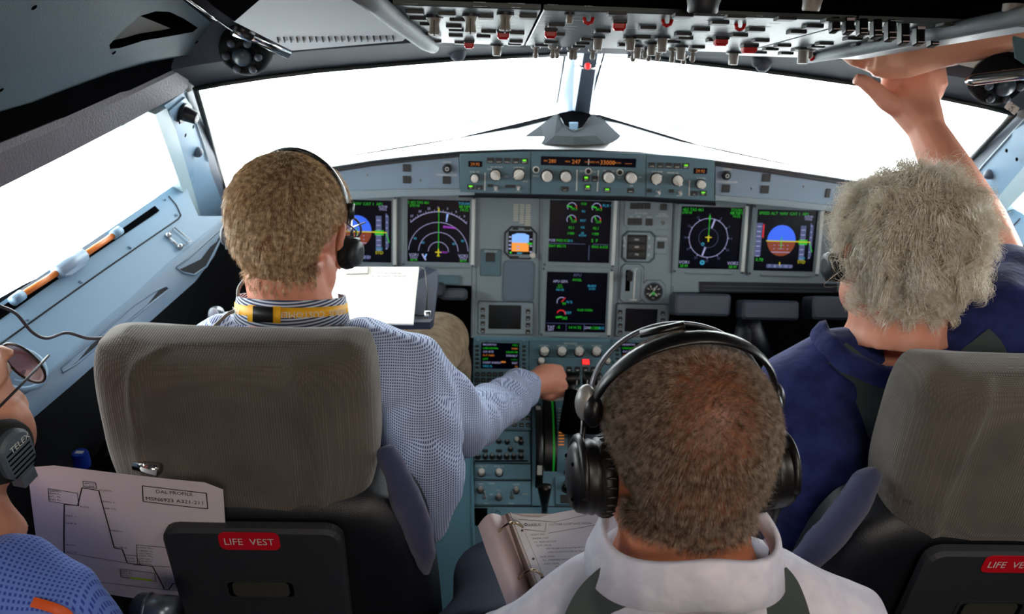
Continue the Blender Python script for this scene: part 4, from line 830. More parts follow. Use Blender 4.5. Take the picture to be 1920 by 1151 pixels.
def mcdu(x0, lb):
    t = pmod('keyboard_display_unit', lb, 'display unit', x0, 638, x0+104, 741, PANEL2, .006, 'two keyboard display units'); w = .006
    u, v, a, b = PF.rect(x0+15, 643, x0+87, 691, w); s_ = inst('screen', None, lambda m: m.box(0, 0, 0, a, b, .001), SCREEN, PF, u, v, t, w=w)
    def sy(m):
        r0 = random.Random(5)
        for i in range(7):
            y = b*(.42-.14*i); m.text(('FROM/TO', 'LFBO/KMIA', 'CO RTE', 'FLT NBR', 'LAT', 'COST INDEX', 'CRZ FL')[i], -a*.45, y, b*.07, 0, (SW, SG, SW, SA, SG, SW, SC)[i], 'L'); m.text(('1421', '5400', '230/M.78', 'SPD/ALT', '---/---', 'INIT', '35')[i], a*.45, y, b*.07, 0, (SG, SA, SG, SW, SG, SW, SA)[i], 'R')
        m.bar(a*.08, -b*.25, a*.12, b*.06, 0, SA)
    inst('symbols', None, sy, SYM, PF, u, v, s_, w=w+.0013)
    for k in range(6): button(PF, x0+4, 646+k*8, x0+11, 650+k*8, t, w=w, name='line_key'); button(PF, x0+92, 647+k*8, x0+99, 651+k*8, t, w=w, name='line_key')
    for k in range(5): lines(PF, [((x0+22+12*k, 641), (x0+30+12*k, 641))], 1.4, DARK, t, w=w+.0005) if k == 0 else None
    for j in range(4):
        for k in range(9): button(PF, x0+4+k*11, 697+j*11, x0+12.5+k*11, 704.5+j*11, t, ('AVDPFRSCM', 'BFIDLNRXH', '123ABCDEF', '456GHIJKL')[j][k], w=w, name='key')
    screw(PF, x0+9, 640, t, w=w); screw(PF, x0+95, 641, t, w=w)
mcdu(887, 'keyboard unit with a lit text screen above the pilot hand'); mcdu(1150, 'keyboard unit with text screen partly hidden by the short-haired head')
t = pmod('switching_panel', 'teal switching panel with four pale knobs under the lower centre screen', 'switch panel', 993, 640, 1148, 671, PANEL2, .004)
for x in (1021, 1054, 1086.5, 1119): rknob(PF, x, 657, 8, t, 'fluted', L=.016, w=.004)
label(PF, 'SWITCHING', 1070, 644, 3.2, t, w=.0045, wpx=28)
for x, s_ in ((1021, 'ATT HDG'), (1054, 'AIR DATA'), (1086, 'EIS DMC'), (1119, 'ECAM/ND')): label(PF, s_, x, 648, 3, t, w=.0045, wpx=20)
t = pmod('ecam_panel', 'small control panel with a red button behind the thrust levers', 'switch panel', 993, 673, 1148, 738, PANEL2, .004)
button(PF, 1091, 674, 1106, 683, t, None, None, w=.004, name='red_button'); u, v, a, b = PF.rect(1092, 674, 1105, 683, .008); inst('red_cap', None, lambda m: m.rrect(0, 0, 0, a, b, .003, .001, 0), mat('red_lamp', (255, 50, 50)), PF, u, v, t, w=.007)
for x in (1067, 1083, 1098, 1113): button(PF, x-5, 687, x+5, 697, t, True, w=.004)
rknob(PF, 1015, 676, 6, t, L=.012, w=.004); rknob(PF, 1140, 676, 5, t, L=.012, w=.004)
for x in (1025, 1037, 1049): button(PF, x-4, 690, x+4, 697, t, True, w=.004)
t = pmod('radio_panel', 'radio panel mostly hidden under the blue striped sleeve', 'radio panel', 889, 746, 994, 805)
for y in (757, 770, 783, 796):
    for x in (965, 978, 990): button(PF, x-4, y-3, x+4, y+3, t, True, w=.004)
rknob(PF, 940, 780, 8, t, w=.004)
t = pmod('audio_panel', 'audio panel with a row of seven small dark knobs', 'radio panel', 889, 811, 994, 867)
for x in (896, 910, 923, 936.5, 950, 963.5, 977): rknob(PF, x, 854, 4.4, t, m=DARK, L=.012, w=.004)
for x, y, m in ((969, 823, WHITEP), (977, 828, DARK), (957, 841, DARK), (951, 827, DARK), (935, 826, DARK), (918, 827, DARK), (902, 826, DARK)): rknob(PF, x, y, 4.2, t, m=m, L=.010, w=.004)
for x0, y0 in ((930, 842), (971, 842), (969, 818), (904, 842)): button(PF, x0, y0, x0+11, y0+5, t, w=.004)
lines(PF, [((890, 864), (990, 864))], 3, MATTB, t, w=.0044)
t = pmod('lighting_panel', 'narrow lighting panel with two pale knobs', 'switch panel', 889, 871, 995, 899)
for x, s_ in ((903, 'FLOOD LT'), (936, 'INTEG LT')): rknob(PF, x, 884, 6, t, L=.014, w=.004); label(PF, s_, x, 874, 3, t, w=.0045, wpx=22)
t = pmod('weather_radar_panel', 'radar panel with three knobs and two toggles at the lower pedestal', 'radio panel', 889, 903, 995, 947)
for x, y in ((901, 916), (968, 917), (935, 930)): rknob(PF, x, y, 5.2, t, 'fluted', L=.014, m=KNOBD, w=.004)
for x in (908, 960): toggle(PF, x, 933, t, L=.014, w=.004)
for s_, x, y in (('RADAR', 922, 906), ('GAIN', 901, 907), ('MODE', 968, 908), ('TILT', 935, 920), ('SYS 1', 912, 944), ('PWS', 958, 944), ('OFF', 921, 927), ('AUTO', 985, 926)): label(PF, s_, x, y, 3, t, w=.0045, wpx=11)
t = pmod('pedestal_blank_panel', 'plain teal panel at the lower end of the pedestal above the ring binder', 'panel', 924, 952, 1088, 1000); lines(PF, [((928, 962), (933, 957), (938, 962))], 1.5, DARK, t, w=.0045)
panel('empty_slot', PF, ((889, 952), (914, 952), (914, 985), (889, 985)), .001, MATTB, ped, w=.0005)
t = pmod('engine_start_panel', 'small panel with a shiny selector knob next to the black headphone', 'switch panel', 1041, 895, 1088, 947)
rknob(PF, 1063, 915, 8, t, m=BLACK, L=.006, w=.004); rknob(PF, 1064, 905, 6.5, t, m=CHROME, L=.016, base=False, w=.006); button(PF, 1051, 927, 1068, 942, t, w=.004); rknob(PF, 1088, 930, 7, t, L=.012, w=.004)
button(PF, 1058, 879, 1075, 889, t, True, w=.002)
# throttle drum
v_a = PF.uv(1085, 738)[1]; v_b = PF.uv(1085, 886)[1]; vc = (v_a+v_b)/2; hv = (v_a-v_b)/2
def wv(v): return .052*(1-((v-vc)/hv)**2)**.6 if abs(v-vc) < hv else 0
def drum(name, x0, x1, m, parent, dw=0, px=True):
    u0 = PF.uv(x0, 815)[0]; u1 = PF.uv(x1, 815)[0]; mb = MB(); vs = [vc-hv+2*hv*i/18 for i in range(19)]
    mb.grid([[PF.pt(u, v, wv(v)+dw) for v in vs] for u in (u0, u1)], 0, True); mb.strip([PF.pt(u0, v, 0) for v in vs], [PF.pt(u0, v, wv(v)+dw) for v in vs]); mb.strip([PF.pt(u1, v, 0) for v in vs], [PF.pt(u1, v, wv(v)+dw) for v in vs])
    return wobj(name, mb, m, parent)
th = thing('throttle_quadrant', 'curved throttle quadrant between the trim wheels carrying scale markings', 'throttle quadrant', PF.pt(0, vc))
drum('trim_scale', 1019, 1041, BLACK, th, -.004); drum('green_band', 1033, 1036.5, mat('paint_green', (40, 220, 60), .5), th, -.003)
drum('left_scale', 1041, 1059, PEDP, th); drum('lever_track', 1059, 1082, HEADER, th, -.003); drum('centre_scale', 1082, 1092, PANEL, th); drum('lever_track', 1092, 1116, HEADER, th, -.003); drum('right_scale', 1116, 1130, PEDP, th); drum('trim_scale', 1130, 1150, BLACK, th, -.004)
def on_drum(x, y): u, v = PF.uv(x, y, .04); return PF.pt(u, v, wv(v)+.0006)
mb = MB()
for k in range(6):
    p = on_drum(1052, 810+k*5); mb.box(p.x, p.y, p.z, .013, .003, .0006, 0)
for k in range(7):
    p = on_drum(1087, 796+k*7); mb.box(p.x, p.y, p.z, .008, .005, .0006, 1); p = on_drum(1048, 770+k*6); mb.box(p.x, p.y, p.z, .006, .003, .0006, 1)
wobj('scale_marks', mb, [A_, WHITEP], th)
def wheel(x, lb):
    u = PF.uv(x, 830)[0]; v = PF.uv(x, 833)[1]; t = thing('trim_wheel', lb, 'wheel', PF.pt(u, v), 'pitch trim wheels'); F = Frame(PF.pt(u, v, -.055), PF.V, PF.N)   # axis along X
    r = .125; inst('rim', ('whl',), lambda m: (m.lathe(0, 0, [(r*.8, -.004), (r-.004, -.009), (r, -.007), (r, .007), (r-.004, .009), (r*.8, .004)], 56, 0, cap=False), m.cyl(0, 0, -.004, r*.8, .008, 0, 40)), BLACK, F, parent=t)
    def b(m):
        for a0 in (50, 128, 206, 284):
            m.grid([[((r+.0008)*math.cos(R(a)), (r+.0008)*math.sin(R(a)), z) for a in (a0, a0+5, a0+10)] for z in (-.0055, .0055)])
    inst('white_marks', ('whm',), b, WHITEP, F, parent=t)
wheel(1008, 'black trim wheel with white marks left of the throttle quadrant'); wheel(1160, 'black trim wheel right of the throttle quadrant, behind the headphones')
def lever(x, lb):
    u, v = PF.uv(x, 712, .085); b0 = PF.pt(u, vc+.0, .03); top = P(x, 710, 1.86); t = thing('thrust_lever', lb, 'lever', b0, 'thrust levers')
    mb = MB(); mb.tube([b0, b0.lerp(top, .5)+Vector((0, 0, .01)), top], (.009, .013), 8); wobj('shaft', mb, DARK, t)
    mb = MB(); a, b = top-Vector((.0215, 0, 0)), top+Vector((.0215, 0, 0)); mb.tube([a, a+Vector((.004, 0, 0)), b-Vector((.004, 0, 0)), b], [.014, .016, .016, .014], 16); wobj('handle', mb, BLACK, t)
    mb = MB(); [mb.box(top.x+s_*.013, top.y-.0165, top.z-.006, .0025, .001, .012) for s_ in (-1, 1)]; wobj('handle_marks', mb, WHITEP, t)
    mb = MB(); c = P(x, 775, 1.83); mb.tube([c+Vector((0, .02, .05)), c, c+Vector((0, -.01, -.04))], [.014, .022, .026], 14); wobj('shaft_boot', mb, MATTB, t)
lever(1070, 'left black thrust lever held by the pilot hand'); lever(1110, 'right black thrust lever next to the held one')
mb = MB(); mb.slab([P(1040, 742, 1.87), P(1068, 728, 1.875), P(1122, 727, 1.88), P(1124, 742, 1.87), P(1108, 740, 1.87), P(1095, 768, 1.85), P(1080, 768, 1.85), P(1076, 742, 1.87), P(1062, 750, 1.86), P(1038, 752, 1.86)], Vector((0, .008, -.004))); wobj('reverser_bar', mb, mat('ivory_part', (190, 190, 186), .4), th, label='pale cross bar behind the levers')
# speed brake lever
t = thing('speed_brake_lever', 'black flared lever standing upright on the pedestal above the ring binder', 'lever', PF.pt(*PF.uv(1021, 966)))
mb = MB(); mb.tube([PF.pt(*PF.uv(1021, 968)), P(1021, 945, 1.74)], .007, 8); wobj('shaft', mb, BLACK, t)
mb = MB(); mb.tube([P(1021, 950, 1.745), P(1021, 938, 1.735), P(1021, 922, 1.725), P(1021, 910, 1.72)], [(.008, .006), (.010, .008), (.014, .010), (.016, .010)], 12, flat=(1, 0, 0)); wobj('grip', mb, BLACK, t)
# ================================================================ OVERHEAD
OT = R(14); OP = Frame(P(1076, 100, 1.45), (1, 0, 0), (0, -math.cos(OT), math.sin(OT)))
ov = thing('overhead_panel', 'pale grey overhead switch panel with hanging grey knobs and red guards at the top', 'overhead panel', OP.pt(0, .2))
uvp = lambda *q: poly_on(OP, q)
ul, ur = OP.uv(806, 88)[0], OP.uv(1510, 112)[0]; vt = .60; vf = OP.uv(1076, 81)[1]
def face(name, u0, u1, v0, v1, m, w=0, th=.006):
    return inst(name, None, lambda mb: mb.prism([(u0-(u0+u1)/2, v0), (u1-(u0+u1)/2, v0), (u1-(u0+u1)/2, v1), (u0-(u0+u1)/2, v1)], 0, th, 0, .001), m, OP, (u0+u1)/2, 0, ov, w=w)
cu0, cu1 = OP.uv(985, 80)[0], OP.uv(1372, 96)[0]
face('left_section', ul, cu0-.003, vf, vt, OVHP); face('centre_section', cu0, cu1, vf, vt, OVHP); face('right_section', cu1+.003, ur+.05, vf-.05, vt, OVHP)
face('backing', ul-.03, ur+.03, vf, vt+.03, MATTB, w=-.03, th=.028)
W6 = .006
def okey(u, v, wd, h, m=KEYD, red=0, w=W6):
    inst('push_button', ('ok', wd, h, m.name), lambda mb: mb.rrect(0, 0, 0, wd, h, .0035, .001, 0), m, OP, u, v, ov, w=w)
r0 = random.Random(11)
for sec, (a, b) in enumerate(((ul, cu0), (cu0, cu1), (cu1, ur))):
    n = (4, 6, 4)[sec]
    for j in range(8):
        for k in range(n):
            if r0.random() < .33: continue
            okey(a+(b-a)*(k+.5+.3*(r0.random()-.5))/n, .015+vf+j*.056+r0.random()*.02, .020, .018)
mb = MB()
for j in range(16):
    for k in range(18):
        if r0.random() < .5: continue
        u = ul+(ur-ul)*(k+.5)/18; mb.bar(u, vf+.01+j*.030, .006+.012*r0.random(), .0022, 0)
inst('lettering', None, lambda m: (setattr(m, 'v', mb.v), setattr(m, 'f', mb.f), setattr(m, 'm', mb.m), setattr(m, 'sm', mb.sm)), WHITEP, OP, 0, 0, ov, w=W6+.0003, label='white printed captions')['kind'] = 'stuff'
mb2 = MB()
for (u0, v0, u1, v1) in ((ul, .13, cu0, .13), (ul, .25, cu0, .25), (cu0, .09, cu1, .09), (cu0, .2, cu1, .2), (cu0, .31, cu1, .31), (cu1, .15, ur, .15), (cu1, .28, ur, .28)): mb2.line(u0, v0, u1, v1, .0016, 0)
inst('panel_joint', None, lambda m: (setattr(m, 'v', mb2.v), setattr(m, 'f', mb2.f), setattr(m, 'm', mb2.m), setattr(m, 'sm', mb2.sm)), DARK, OP, 0, 0, ov, w=W6+.0002)
def oknob(x, y0, y1, wpx, big=False, style=0):
    u, v = OP.uv(x, y0); d = (OP.pt(u, v)-CAM).dot(-CB); L = (y1-y0)*d/FPX; r = wpx/2*d/FPX
    def b(m):
        m.cyl(0, 0, 0, r*1.5, .003, 1, 24)
        if big:
            m.lathe(0, 0, [(r*1.25, .003), (r*1.2, L*.2), (r*.85, L*.45), (r*.9, L*.8), (r*1.05, L*.95), (r*.95, L)], 24, 0); m.box(0, 0, .003, r*.2, r*2.2, L*.96, 1)
        else:
            m.lathe(0, 0, [(r*1.12, .003), (r*.95, L*.15), (r*.92, L*.9), (r*.85, L)], 24, 0)
        m.ring(0, 0, L+.0003, r*.55, r*.9, n=20, mi=2)
    inst('knob', ('ov', wpx, round(L, 3), big), b, [KNOBD, DARK, WHITEP], OP, u, v, ov, w=W6)
for a in ((815, 19, 53, 22, True), (883, 16, 49, 22, True), (948, 13, 45, 22, True)): oknob(*a)
for x, y0, y1, wd in ((932, 76, 96, 17), (1122, 60, 84, 18), (1183, 60, 85, 19), (1223, 72, 95, 18), (1243, 60, 88, 20), (1278, 78, 103, 20), (1377, 90, 113, 19), (1508, 82, 110, 21), (1069, 12, 32, 14), (1196, 78, 101, 15)): oknob(x, y0, y1, wd)
def otog(x, y0, y1, r=.0045):
    u, v = OP.uv(x, y0); d = (OP.pt(u, v)-CAM).dot(-CB); L = (y1-y0)*d/FPX
    inst('toggle_switch', ('ot', round(L, 3), r), lambda m: (m.lathe(0, 0, [(.008, 0), (.007, .003), (.004, .004)], 14), m.tube([(0, 0, .002), (0, 0, L*.6), (0, 0, L)], [r*.6, r*.8, r], 10), m.ball((0, 0, L), r, 0, 6)), KNOBD, OP, u, v, ov, w=W6)
for x, y0, y1 in ((1005, 80, 97), (1037, 80, 97), (1045, 82, 97), (1072, 82, 98), (1079, 82, 98), (1112, 86, 100), (1188, 86, 102), (1210, 84, 97), (1217, 90, 103), (1235, 90, 101), (1262, 84, 104), (1283, 97, 109), (1300, 86, 103), (1521, 84, 96)): otog(x, y0, y1)
def oguard(x, y, wpx=22, closed=True):
    u, v = OP.uv(x, y); k = (OP.pt(u, v)-CAM).dot(-CB)/FPX; a = wpx*k
    o = inst('guarded_switch', None, lambda m: m.box(0, 0, 0, a*1.1, a*.9, .004, 0, .001), DARK, OP, u, v, ov, w=W6)
    inst('guard', None, lambda m: m.rrect(0, 0, 0, a, a*.8, .008, .002, 0, .003), REDG, OP, u, v, o, w=W6+.004, label='red guard')
for a in ((1033, 45), (880, 68, 18), (944, 48, 22), (1162, 28, 24), (1353, 60, 24), (1406, 76, 26), (1524, 92, 10)): oguard(*a)
def oflap(x, y):
    u, v = OP.uv(x, y); k = (OP.pt(u, v)-CAM).dot(-CB)/FPX
    inst('guard_flap', None, lambda m: m.tube([(-.005, 0, .0), (-.004, 0, .005), (.0, 0, .007), (.004, 0, .005), (.005, 0, 0)], .0022, 8), REDG, OP, u, v, ov, w=W6, label='small red flap')
for a in ((1104, 22), (1252, 26), (1389, 34)): oflap(*a)
# side pads of the panel
oh = lambda x, y, w=.012: OP.pt(*OP.uv(x, y, w), w)
mb = MB(); mb.tube([oh(672, -18, .02), oh(700, 3, .02), oh(750, 44), oh(795, 78), oh(812, 88)], [.010, .010, .0115, .012, .010], 14)
t = thing('grab_handle', 'grey padded grab handle slanting down along the left edge of the overhead panel', 'handle', oh(750, 44)); wobj('grip', mb, mat('pad_grey', (112, 120, 126), .6, bump=.4, bs=150), t)
mb = MB(); mb.tube([oh(1506, 113), oh(1600, 94), oh(1740, 66), oh(1860, 42), oh(1960, 22)], [.006, .009, .009, .009, .009], 12)
t = thing('grab_handle', 'grey padded rail slanting along the right edge of the overhead panel above the raised hand', 'handle', oh(1740, 62)); wobj('grip', mb, mat('pad_grey', (112, 120, 126), .6, bump=.4, bs=150), t)
# black rear overhead block hiding the ceiling
mb = MB(); e0, e1 = OP.pt(ul-.22, vt-.005, .015), OP.pt(ur+.42, vt-.005, .015); 
e0 = P(742, 7, 1.06); e1 = P(1130, 15, 1.03); e2 = P(1500, 31, 1.02); e3 = P(1700, 45, 1.03); e4 = P(1850, 28, .98)
E_ = [e0, e1, e2, e3, e4]; up = [p+Vector((0, -.30, .06)) for p in E_]; up2 = [p+Vector((0, -.7, .35)) for p in E_]; bk = [p+Vector((0, .01, .06)) for p in E_]
rb = thing('rear_overhead_panel', 'black rear overhead panel filling the top edge of the view', 'overhead panel', e1)
mb.grid([bk, E_, up, up2], 0, False); wobj('body', mb, MATTB, rb); mb = MB(); mb.tube([p+Vector((0, -.001, -.001)) for p in E_], .0018, 6); wobj('edge_trim', mb, SILVERP, rb)
for x, y, r, L, m in ((1320, -4, .0165, .014, DARK), (1524, -4, .0095, .012, KNOBD), (1902, 2, .010, .01, KNOBD)):
    c = P(x, y, .78); F = Frame(c, (1, 0, 0), (0, -1, .1)); inst('knob', None, lambda q: q.lathe(0, 0, [(r, -.02), (r, .002), (r*.92, L*.5), (r*.9, L*.9), (r*.8, L)], 28), m, F, parent=rb)
# black paddle switches at the right of the overhead
for i, (x, y0, y1, wd, wb) in enumerate(((1566, 38, 60, 17, 0), (1592, 38, 63, 18, 1), (1618, 41, 67, 18, 2), (1644, 42, 71, 18, 2), (1671, 43, 76, 18, 2), (1696, 46, 83, 18, 2), (1724, 52, 84, 18, 1), (1751, 55, 87, 18, 1))):
    b0_ = oh(x, y0, .006); d = (b0_-CAM).dot(-CB); b = P(x-1, y1, d-.004); F = Frame(b, CR, CU); k = d/FPX; h = (y1-y0+4)*k
    inst('paddle_switch', None, lambda m: (m.rrect(0, h/2, -.006, wd*k*.9, h, .012, .002, 0, .002), m.bar(0, .0012, wd*k*.75, .0012, .0064, 1), (m.bar(0, h*.8, wd*k*.8, h*.18, .0064, 1) if wb == 1 else None), (m.bar(0, h*.32, wd*k*.8, .0012, .0064, 1) if wb == 2 else None)), [BLACK, mat('mark_mauve', (200, 186, 190), .5)], F, parent=ov)
# sun visors
VIS = mat('visor_pale', (240, 248, 252), .15, metal=0, var=.03, coat=1)
t = thing('sun_visor', 'pale translucent sun visor panel with a slotted lower edge at the upper left', 'sun visor', P(640, 40, 1.3))
VF = plane3(P(548, 96, 1.34), P(762, 74, 1.36), P(620, -60, 1.12))
q = lambda x, y, w=0: VF.pt(*VF.uv(x, y, w), w)
mb = MB(); mb.slab([q(*p) for p in ((438, 40), (470, 14), (500, -20), (560, -60), (660, -60), (700, -5), (745, 48), (762, 70), (755, 77), (547, 95))], -VF.N*.004); wobj('panel', mb, VIS, t)
mb = MB()
for k in range(19): x = 520+k*12; y = 74-k*.15; a, b = q(x, y-4, .0008), q(x+2, y+5, .0008); mb.tube([a, b], .0017, 4)
wobj('slots', mb, DARK, t) 
mb = MB(); mb.slab([q(*p, .001) for p in ((380, -8), (498, -10), (440, 40), (400, 12))], -VF.N*.006); wobj('dark_corner', mb, MATTB, t)
mb = MB(); mb.tube([P(340, -10, 1.1), P(395, 30, 1.2), P(440, 60, 1.28)], .0022, 6); mb.tube([P(436, 56, 1.27), P(480, 72, 1.3), P(540, 99, 1.35)], [.009, .009, .010], 10, flat=CU); wobj('silver_rail', mb, CHROME, t)
mb = MB(); mb.tube([P(444, 50, 1.27), P(472, 66, 1.29)], .011, 12); wobj('pivot', mb, BLACK, t)
t = thing('sun_visor', 'pale visor behind the raised hand at the upper right with a silver bar', 'sun visor', P(1830, 110, 1.35))
mb = MB(); mb.slab([P(*p, 1.36) for p in ((1772, 110), (1800, 96), (1838, 92), (1862, 108), (1866, 138), (1845, 132), (1800, 122))], Vector((0, .004, 0))); wobj('panel', mb, VIS, t)
mb = MB(); mb.slab([P(*p, 1.3) for p in ((1895, 30), (1990, 20), (1990, 130), (1940, 132), (1905, 110))], Vector((0, .004, 0))); wobj('rear_panel', mb, mat('visor_teal', (86, 116, 126), .3, coat=.3), t)
mb = MB(); mb.tube([P(1814, 152, 1.24), P(1826, 150, 1.23), P(1900, 141, 1.2), P(1990, 130, 1.16)], [.006, .0088, .0088, .0088], 12); wobj('silver_bar', mb, CHROME, t)
# ================================================================ SEATS
def fabric(name, c, c2, sc_, bump=.5, wave=False, rough=.95):
    m = bpy.data.materials.new(name); m.use_nodes = True; nt = m.node_tree; b = nt.nodes['Principled BSDF']; b.inputs['Roughness'].default_value = rough; b.inputs['Sheen Weight'].default_value = .25; b.inputs['Specular IOR Level'].default_value = .2
    tc = nt.nodes.new('ShaderNodeTexCoord'); L = nt.links.new
    w1 = nt.nodes.new('ShaderNodeTexWave'); w1.inputs['Scale'].default_value = sc_; w1.bands_direction = 'X'; w1.inputs['Distortion'].default_value = 0; w1.inputs['Detail Scale'].default_value = 3
    w2 = nt.nodes.new('ShaderNodeTexWave'); w2.inputs['Scale'].default_value = sc_; w2.bands_direction = 'Z'; w2.inputs['Distortion'].default_value = 0; w2.inputs['Detail Scale'].default_value = 3
    L(tc.outputs['Object'], w1.inputs['Vector']); L(tc.outputs['Object'], w2.inputs['Vector'])
    mu = nt.nodes.new('ShaderNodeMath'); mu.operation = 'MULTIPLY'; L(w1.outputs['Fac'], mu.inputs[0]); L(w2.outputs['Fac'], mu.inputs[1])
    no = nt.nodes.new('ShaderNodeTexNoise'); no.inputs['Scale'].default_value = 14; no.inputs['Detail'].default_value = 6; L(tc.outputs['Object'], no.inputs['Vector'])
    ad = nt.nodes.new('ShaderNodeMath'); ad.operation = 'MULTIPLY_ADD'; ad.inputs[1].default_value = .3; L(mu.outputs[0], ad.inputs[0]); 
    m3 = nt.nodes.new('ShaderNodeMath'); m3.operation = 'MULTIPLY'; m3.inputs[1].default_value = .75; L(no.outputs['Fac'], m3.inputs[0]); L(m3.outputs[0], ad.inputs[2])
    mx = nt.nodes.new('ShaderNodeMix'); mx.data_type = 'RGBA'; mx.inputs[6].default_value = srgb(c); mx.inputs[7].default_value = srgb(c2); L(ad.outputs[0], mx.inputs[0]); L(mx.outputs[2], b.inputs['Base Color'])
    bp = nt.nodes.new('ShaderNodeBump'); bp.inputs['Strength'].default_value = bump; bp.inputs['Distance'].default_value = .0015; L(mu.outputs[0], bp.inputs['Height']); L(bp.outputs[0], b.inputs['Normal']); return m
SEATF = fabric('seat_fabric_grey', (66, 60, 56), (112, 106, 98), 96); SEATN = fabric('seat_fabric_navy', (50, 54, 84), (70, 75, 110), 300)
SHELL = mat('seat_shell', (20, 23, 30), .42, var=.1, bump=.25, bs=700); SHELL2 = mat('seat_pocket', (38, 42, 47), .6, bump=.3, bs=900)
LABR = mat('label_red', (205, 16, 36), .4); BELT = fabric('harness_webbing', (52, 60, 62), (78, 88, 88), 420, .3)
def soft(name, boxes, m, parent=None, vox=.006, smooth=8, fold=0, **kw):   # union of shapes, remeshed into one soft skin
    mb = MB()
    for s in boxes: s(mb)
    xs = np.array([tuple(p) for p in mb.v]); o = (xs.max(0)+xs.min(0))/2; mb.v = [tuple(p) for p in xs-o]
    me = mesh_of(mb, name, m); ob = bpy.data.objects.new('tmp', me); COL.objects.link(ob)
    md = ob.modifiers.new('r', 'REMESH'); md.mode = 'VOXEL'; md.voxel_size = vox; md.use_smooth_shade = True
    if smooth: sm_ = ob.modifiers.new('s', 'SMOOTH'); sm_.iterations = smooth; sm_.factor = .5
    dg = bpy.context.evaluated_depsgraph_get(); dg.update(); me2 = bpy.data.meshes.new_from_object(ob.evaluated_get(dg)); me2.name = name
    bpy.data.objects.remove(ob)
    me2.polygons.foreach_set('use_smooth', [True]*len(me2.polygons))
    if fold: wrinkle(me2, o, *fold)
    me2.materials.clear(); [me2.materials.append(x) for x in (m if isinstance(m, list) else [m])]
    return link(name, me2, Matrix.Translation(Vector(o)), parent, **kw)
def vnoise(c, sc_, seed=0):       # cheap smooth noise on an array of points
    out = np.zeros(len(c)); r_ = np.random.default_rng(seed)
    for k in range(7):
        d = r_.normal(size=3); d /= np.linalg.norm(d); f_ = (.6+r_.random()*1.2); out += np.sin((c*np.array(sc_)) @ d*f_+r_.random()*6.28+1.3*np.sin((c*np.array(sc_)) @ r_.normal(size=3)*.7))
    return out/4
def wrinkle(me, o, amp, sc_, seed=1, mask=None):
    n = len(me.vertices); co = np.empty(n*3, np.float32); me.vertices.foreach_get('co', co); co = co.reshape(-1, 3); no = np.empty(n*3, np.float32); me.vertices.foreach_get('normal', no); no = no.reshape(-1, 3)
    v = vnoise(co+np.array(o), sc_, seed); v = np.abs(v)**.8*np.sign(v); k = amp*v
    if mask: k = k*mask(co+np.array(o))
    me.vertices.foreach_set('co', (co+no*k[:, None]).astype(np.float32).ravel()); me.update()
def seat(lb, X, dY, dz, pts, side, lefty):
    # pts: shell outline in the picture
    t = thing('pilot_seat', lb, 'seat', Vector((X, .75, 0)), 'two pilot seats')
    return t
def headrest(cx, cy, cz, w, h, th, lean, t, seam_dx, seed):
    F = Frame((cx, cy, cz), (1, 0, 0), (0, -math.sin(lean), math.cos(lean)))     # N points back to the camera
    nx, nz, ny = 60, 34, 12
    def b(mb):
        rows = []
        for j in range(nz+1):
            v = j/nz*2-1; row = []
            for i in range(2*nx):
                a = 2*math.pi*i/(2*nx); ex = 2/7.0; c, s_ = math.cos(a), math.sin(a)
                x = abs(c)**(.32)*math.copysign(1, c); z = abs(s_)**.5*math.copysign(1, s_)
                taper = 1-.13*max(0, -v)**2.2-.035*max(0, v)**3; rv = (1-abs(v)**6)**.34 if abs(v) < 1 else 0
                ww = w/2*taper*(.90+.10*rv); tt = th/2*(.35+.65*rv)
                vv = h/2*v+(.010*abs(x)**2.5*(v > 0)*v)-(.0 if v < 0 else 0)
                fold = 0
                if z > 0:
                    for fx, am, wd, sl in ((-.15, .016, .022, .1), (-.03, .018, .014, .05), (.17, .014, .020, -.1), (.31, .012, .024, -.15), (-.36, .012, .022, .1)):
                        dx = (x-fx*2*.9-sl*(v-.5)*.5)/wd/2; fold += am*math.exp(-dx*dx)*(.35+.65*max(0, v+.6)/1.6)
                row.append((x*ww*(1 if rv > 0 else .9), vv, z*tt+fold+.008*(1-x*x)*(z > 0)))
            rows.append(row)
        mb.grid(rows, 0, True, wrap=True); n = 2*nx; c0 = len(mb.v)-n*(nz+1)
        mb.f.append(tuple(range(c0, c0+n))[::-1]); mb.m.append(0); mb.sm.append(True); k = c0+n*nz; mb.f.append(tuple(range(k, k+n))); mb.m.append(0); mb.sm.append(True)
    hr = inst('headrest', None, b, SEATF, F, parent=t)
    def sb(m, sd):
        for s_ in (sd,):
            pts = [(s_*(w/2*(1-.13*max(0, -v)**2.2)*.905), h/2*v*.94, th*.40-.016*abs(v)**4) for v in np.linspace(-1, 1, 24)]; m.tube(pts, .0016, 5)
    [inst('seam', None, lambda m, sd=sd: sb(m, sd), mat('seam_dark', (70, 66, 62), .9), F, parent=hr) for sd in (-1, 1)]; return F
# --- left seat
t = thing('pilot_seat', 'left pilot seat with a wide grey fabric headrest and the whole LIFE VEST label showing', 'seat', Vector((-.57, .9, 0)))
cL = P(457, 750, 1.05); HL = headrest(cL.x+.006, cL.y-.012, cL.z-.022, .346, .238, .12, R(-2), t, 0, 1)
def shellpart(name, pts, d0, th, m, parent, N=None, bev=.01, mirror=False):
    F = plane3(P(*pts[0], d0(pts[0])), P(*pts[1], d0(pts[1])), P(*pts[3], d0(pts[3])))
    pl = [F.uv(x, y) for x, y in pts]; cx = sum(p[0] for p in pl)/len(pl); cy = sum(p[1] for p in pl)/len(pl)
    return inst(name, None, lambda mb: mb.prism([(a-cx, b-cy) for a, b in pl], -th, 0, 0, bev), m, F, cx, cy, parent), F
SB = Frame((-.555, .84, .93), (1, 0, 0), (0, -math.sin(R(12)), math.cos(R(12))))     # seat back plane, normal to the rear
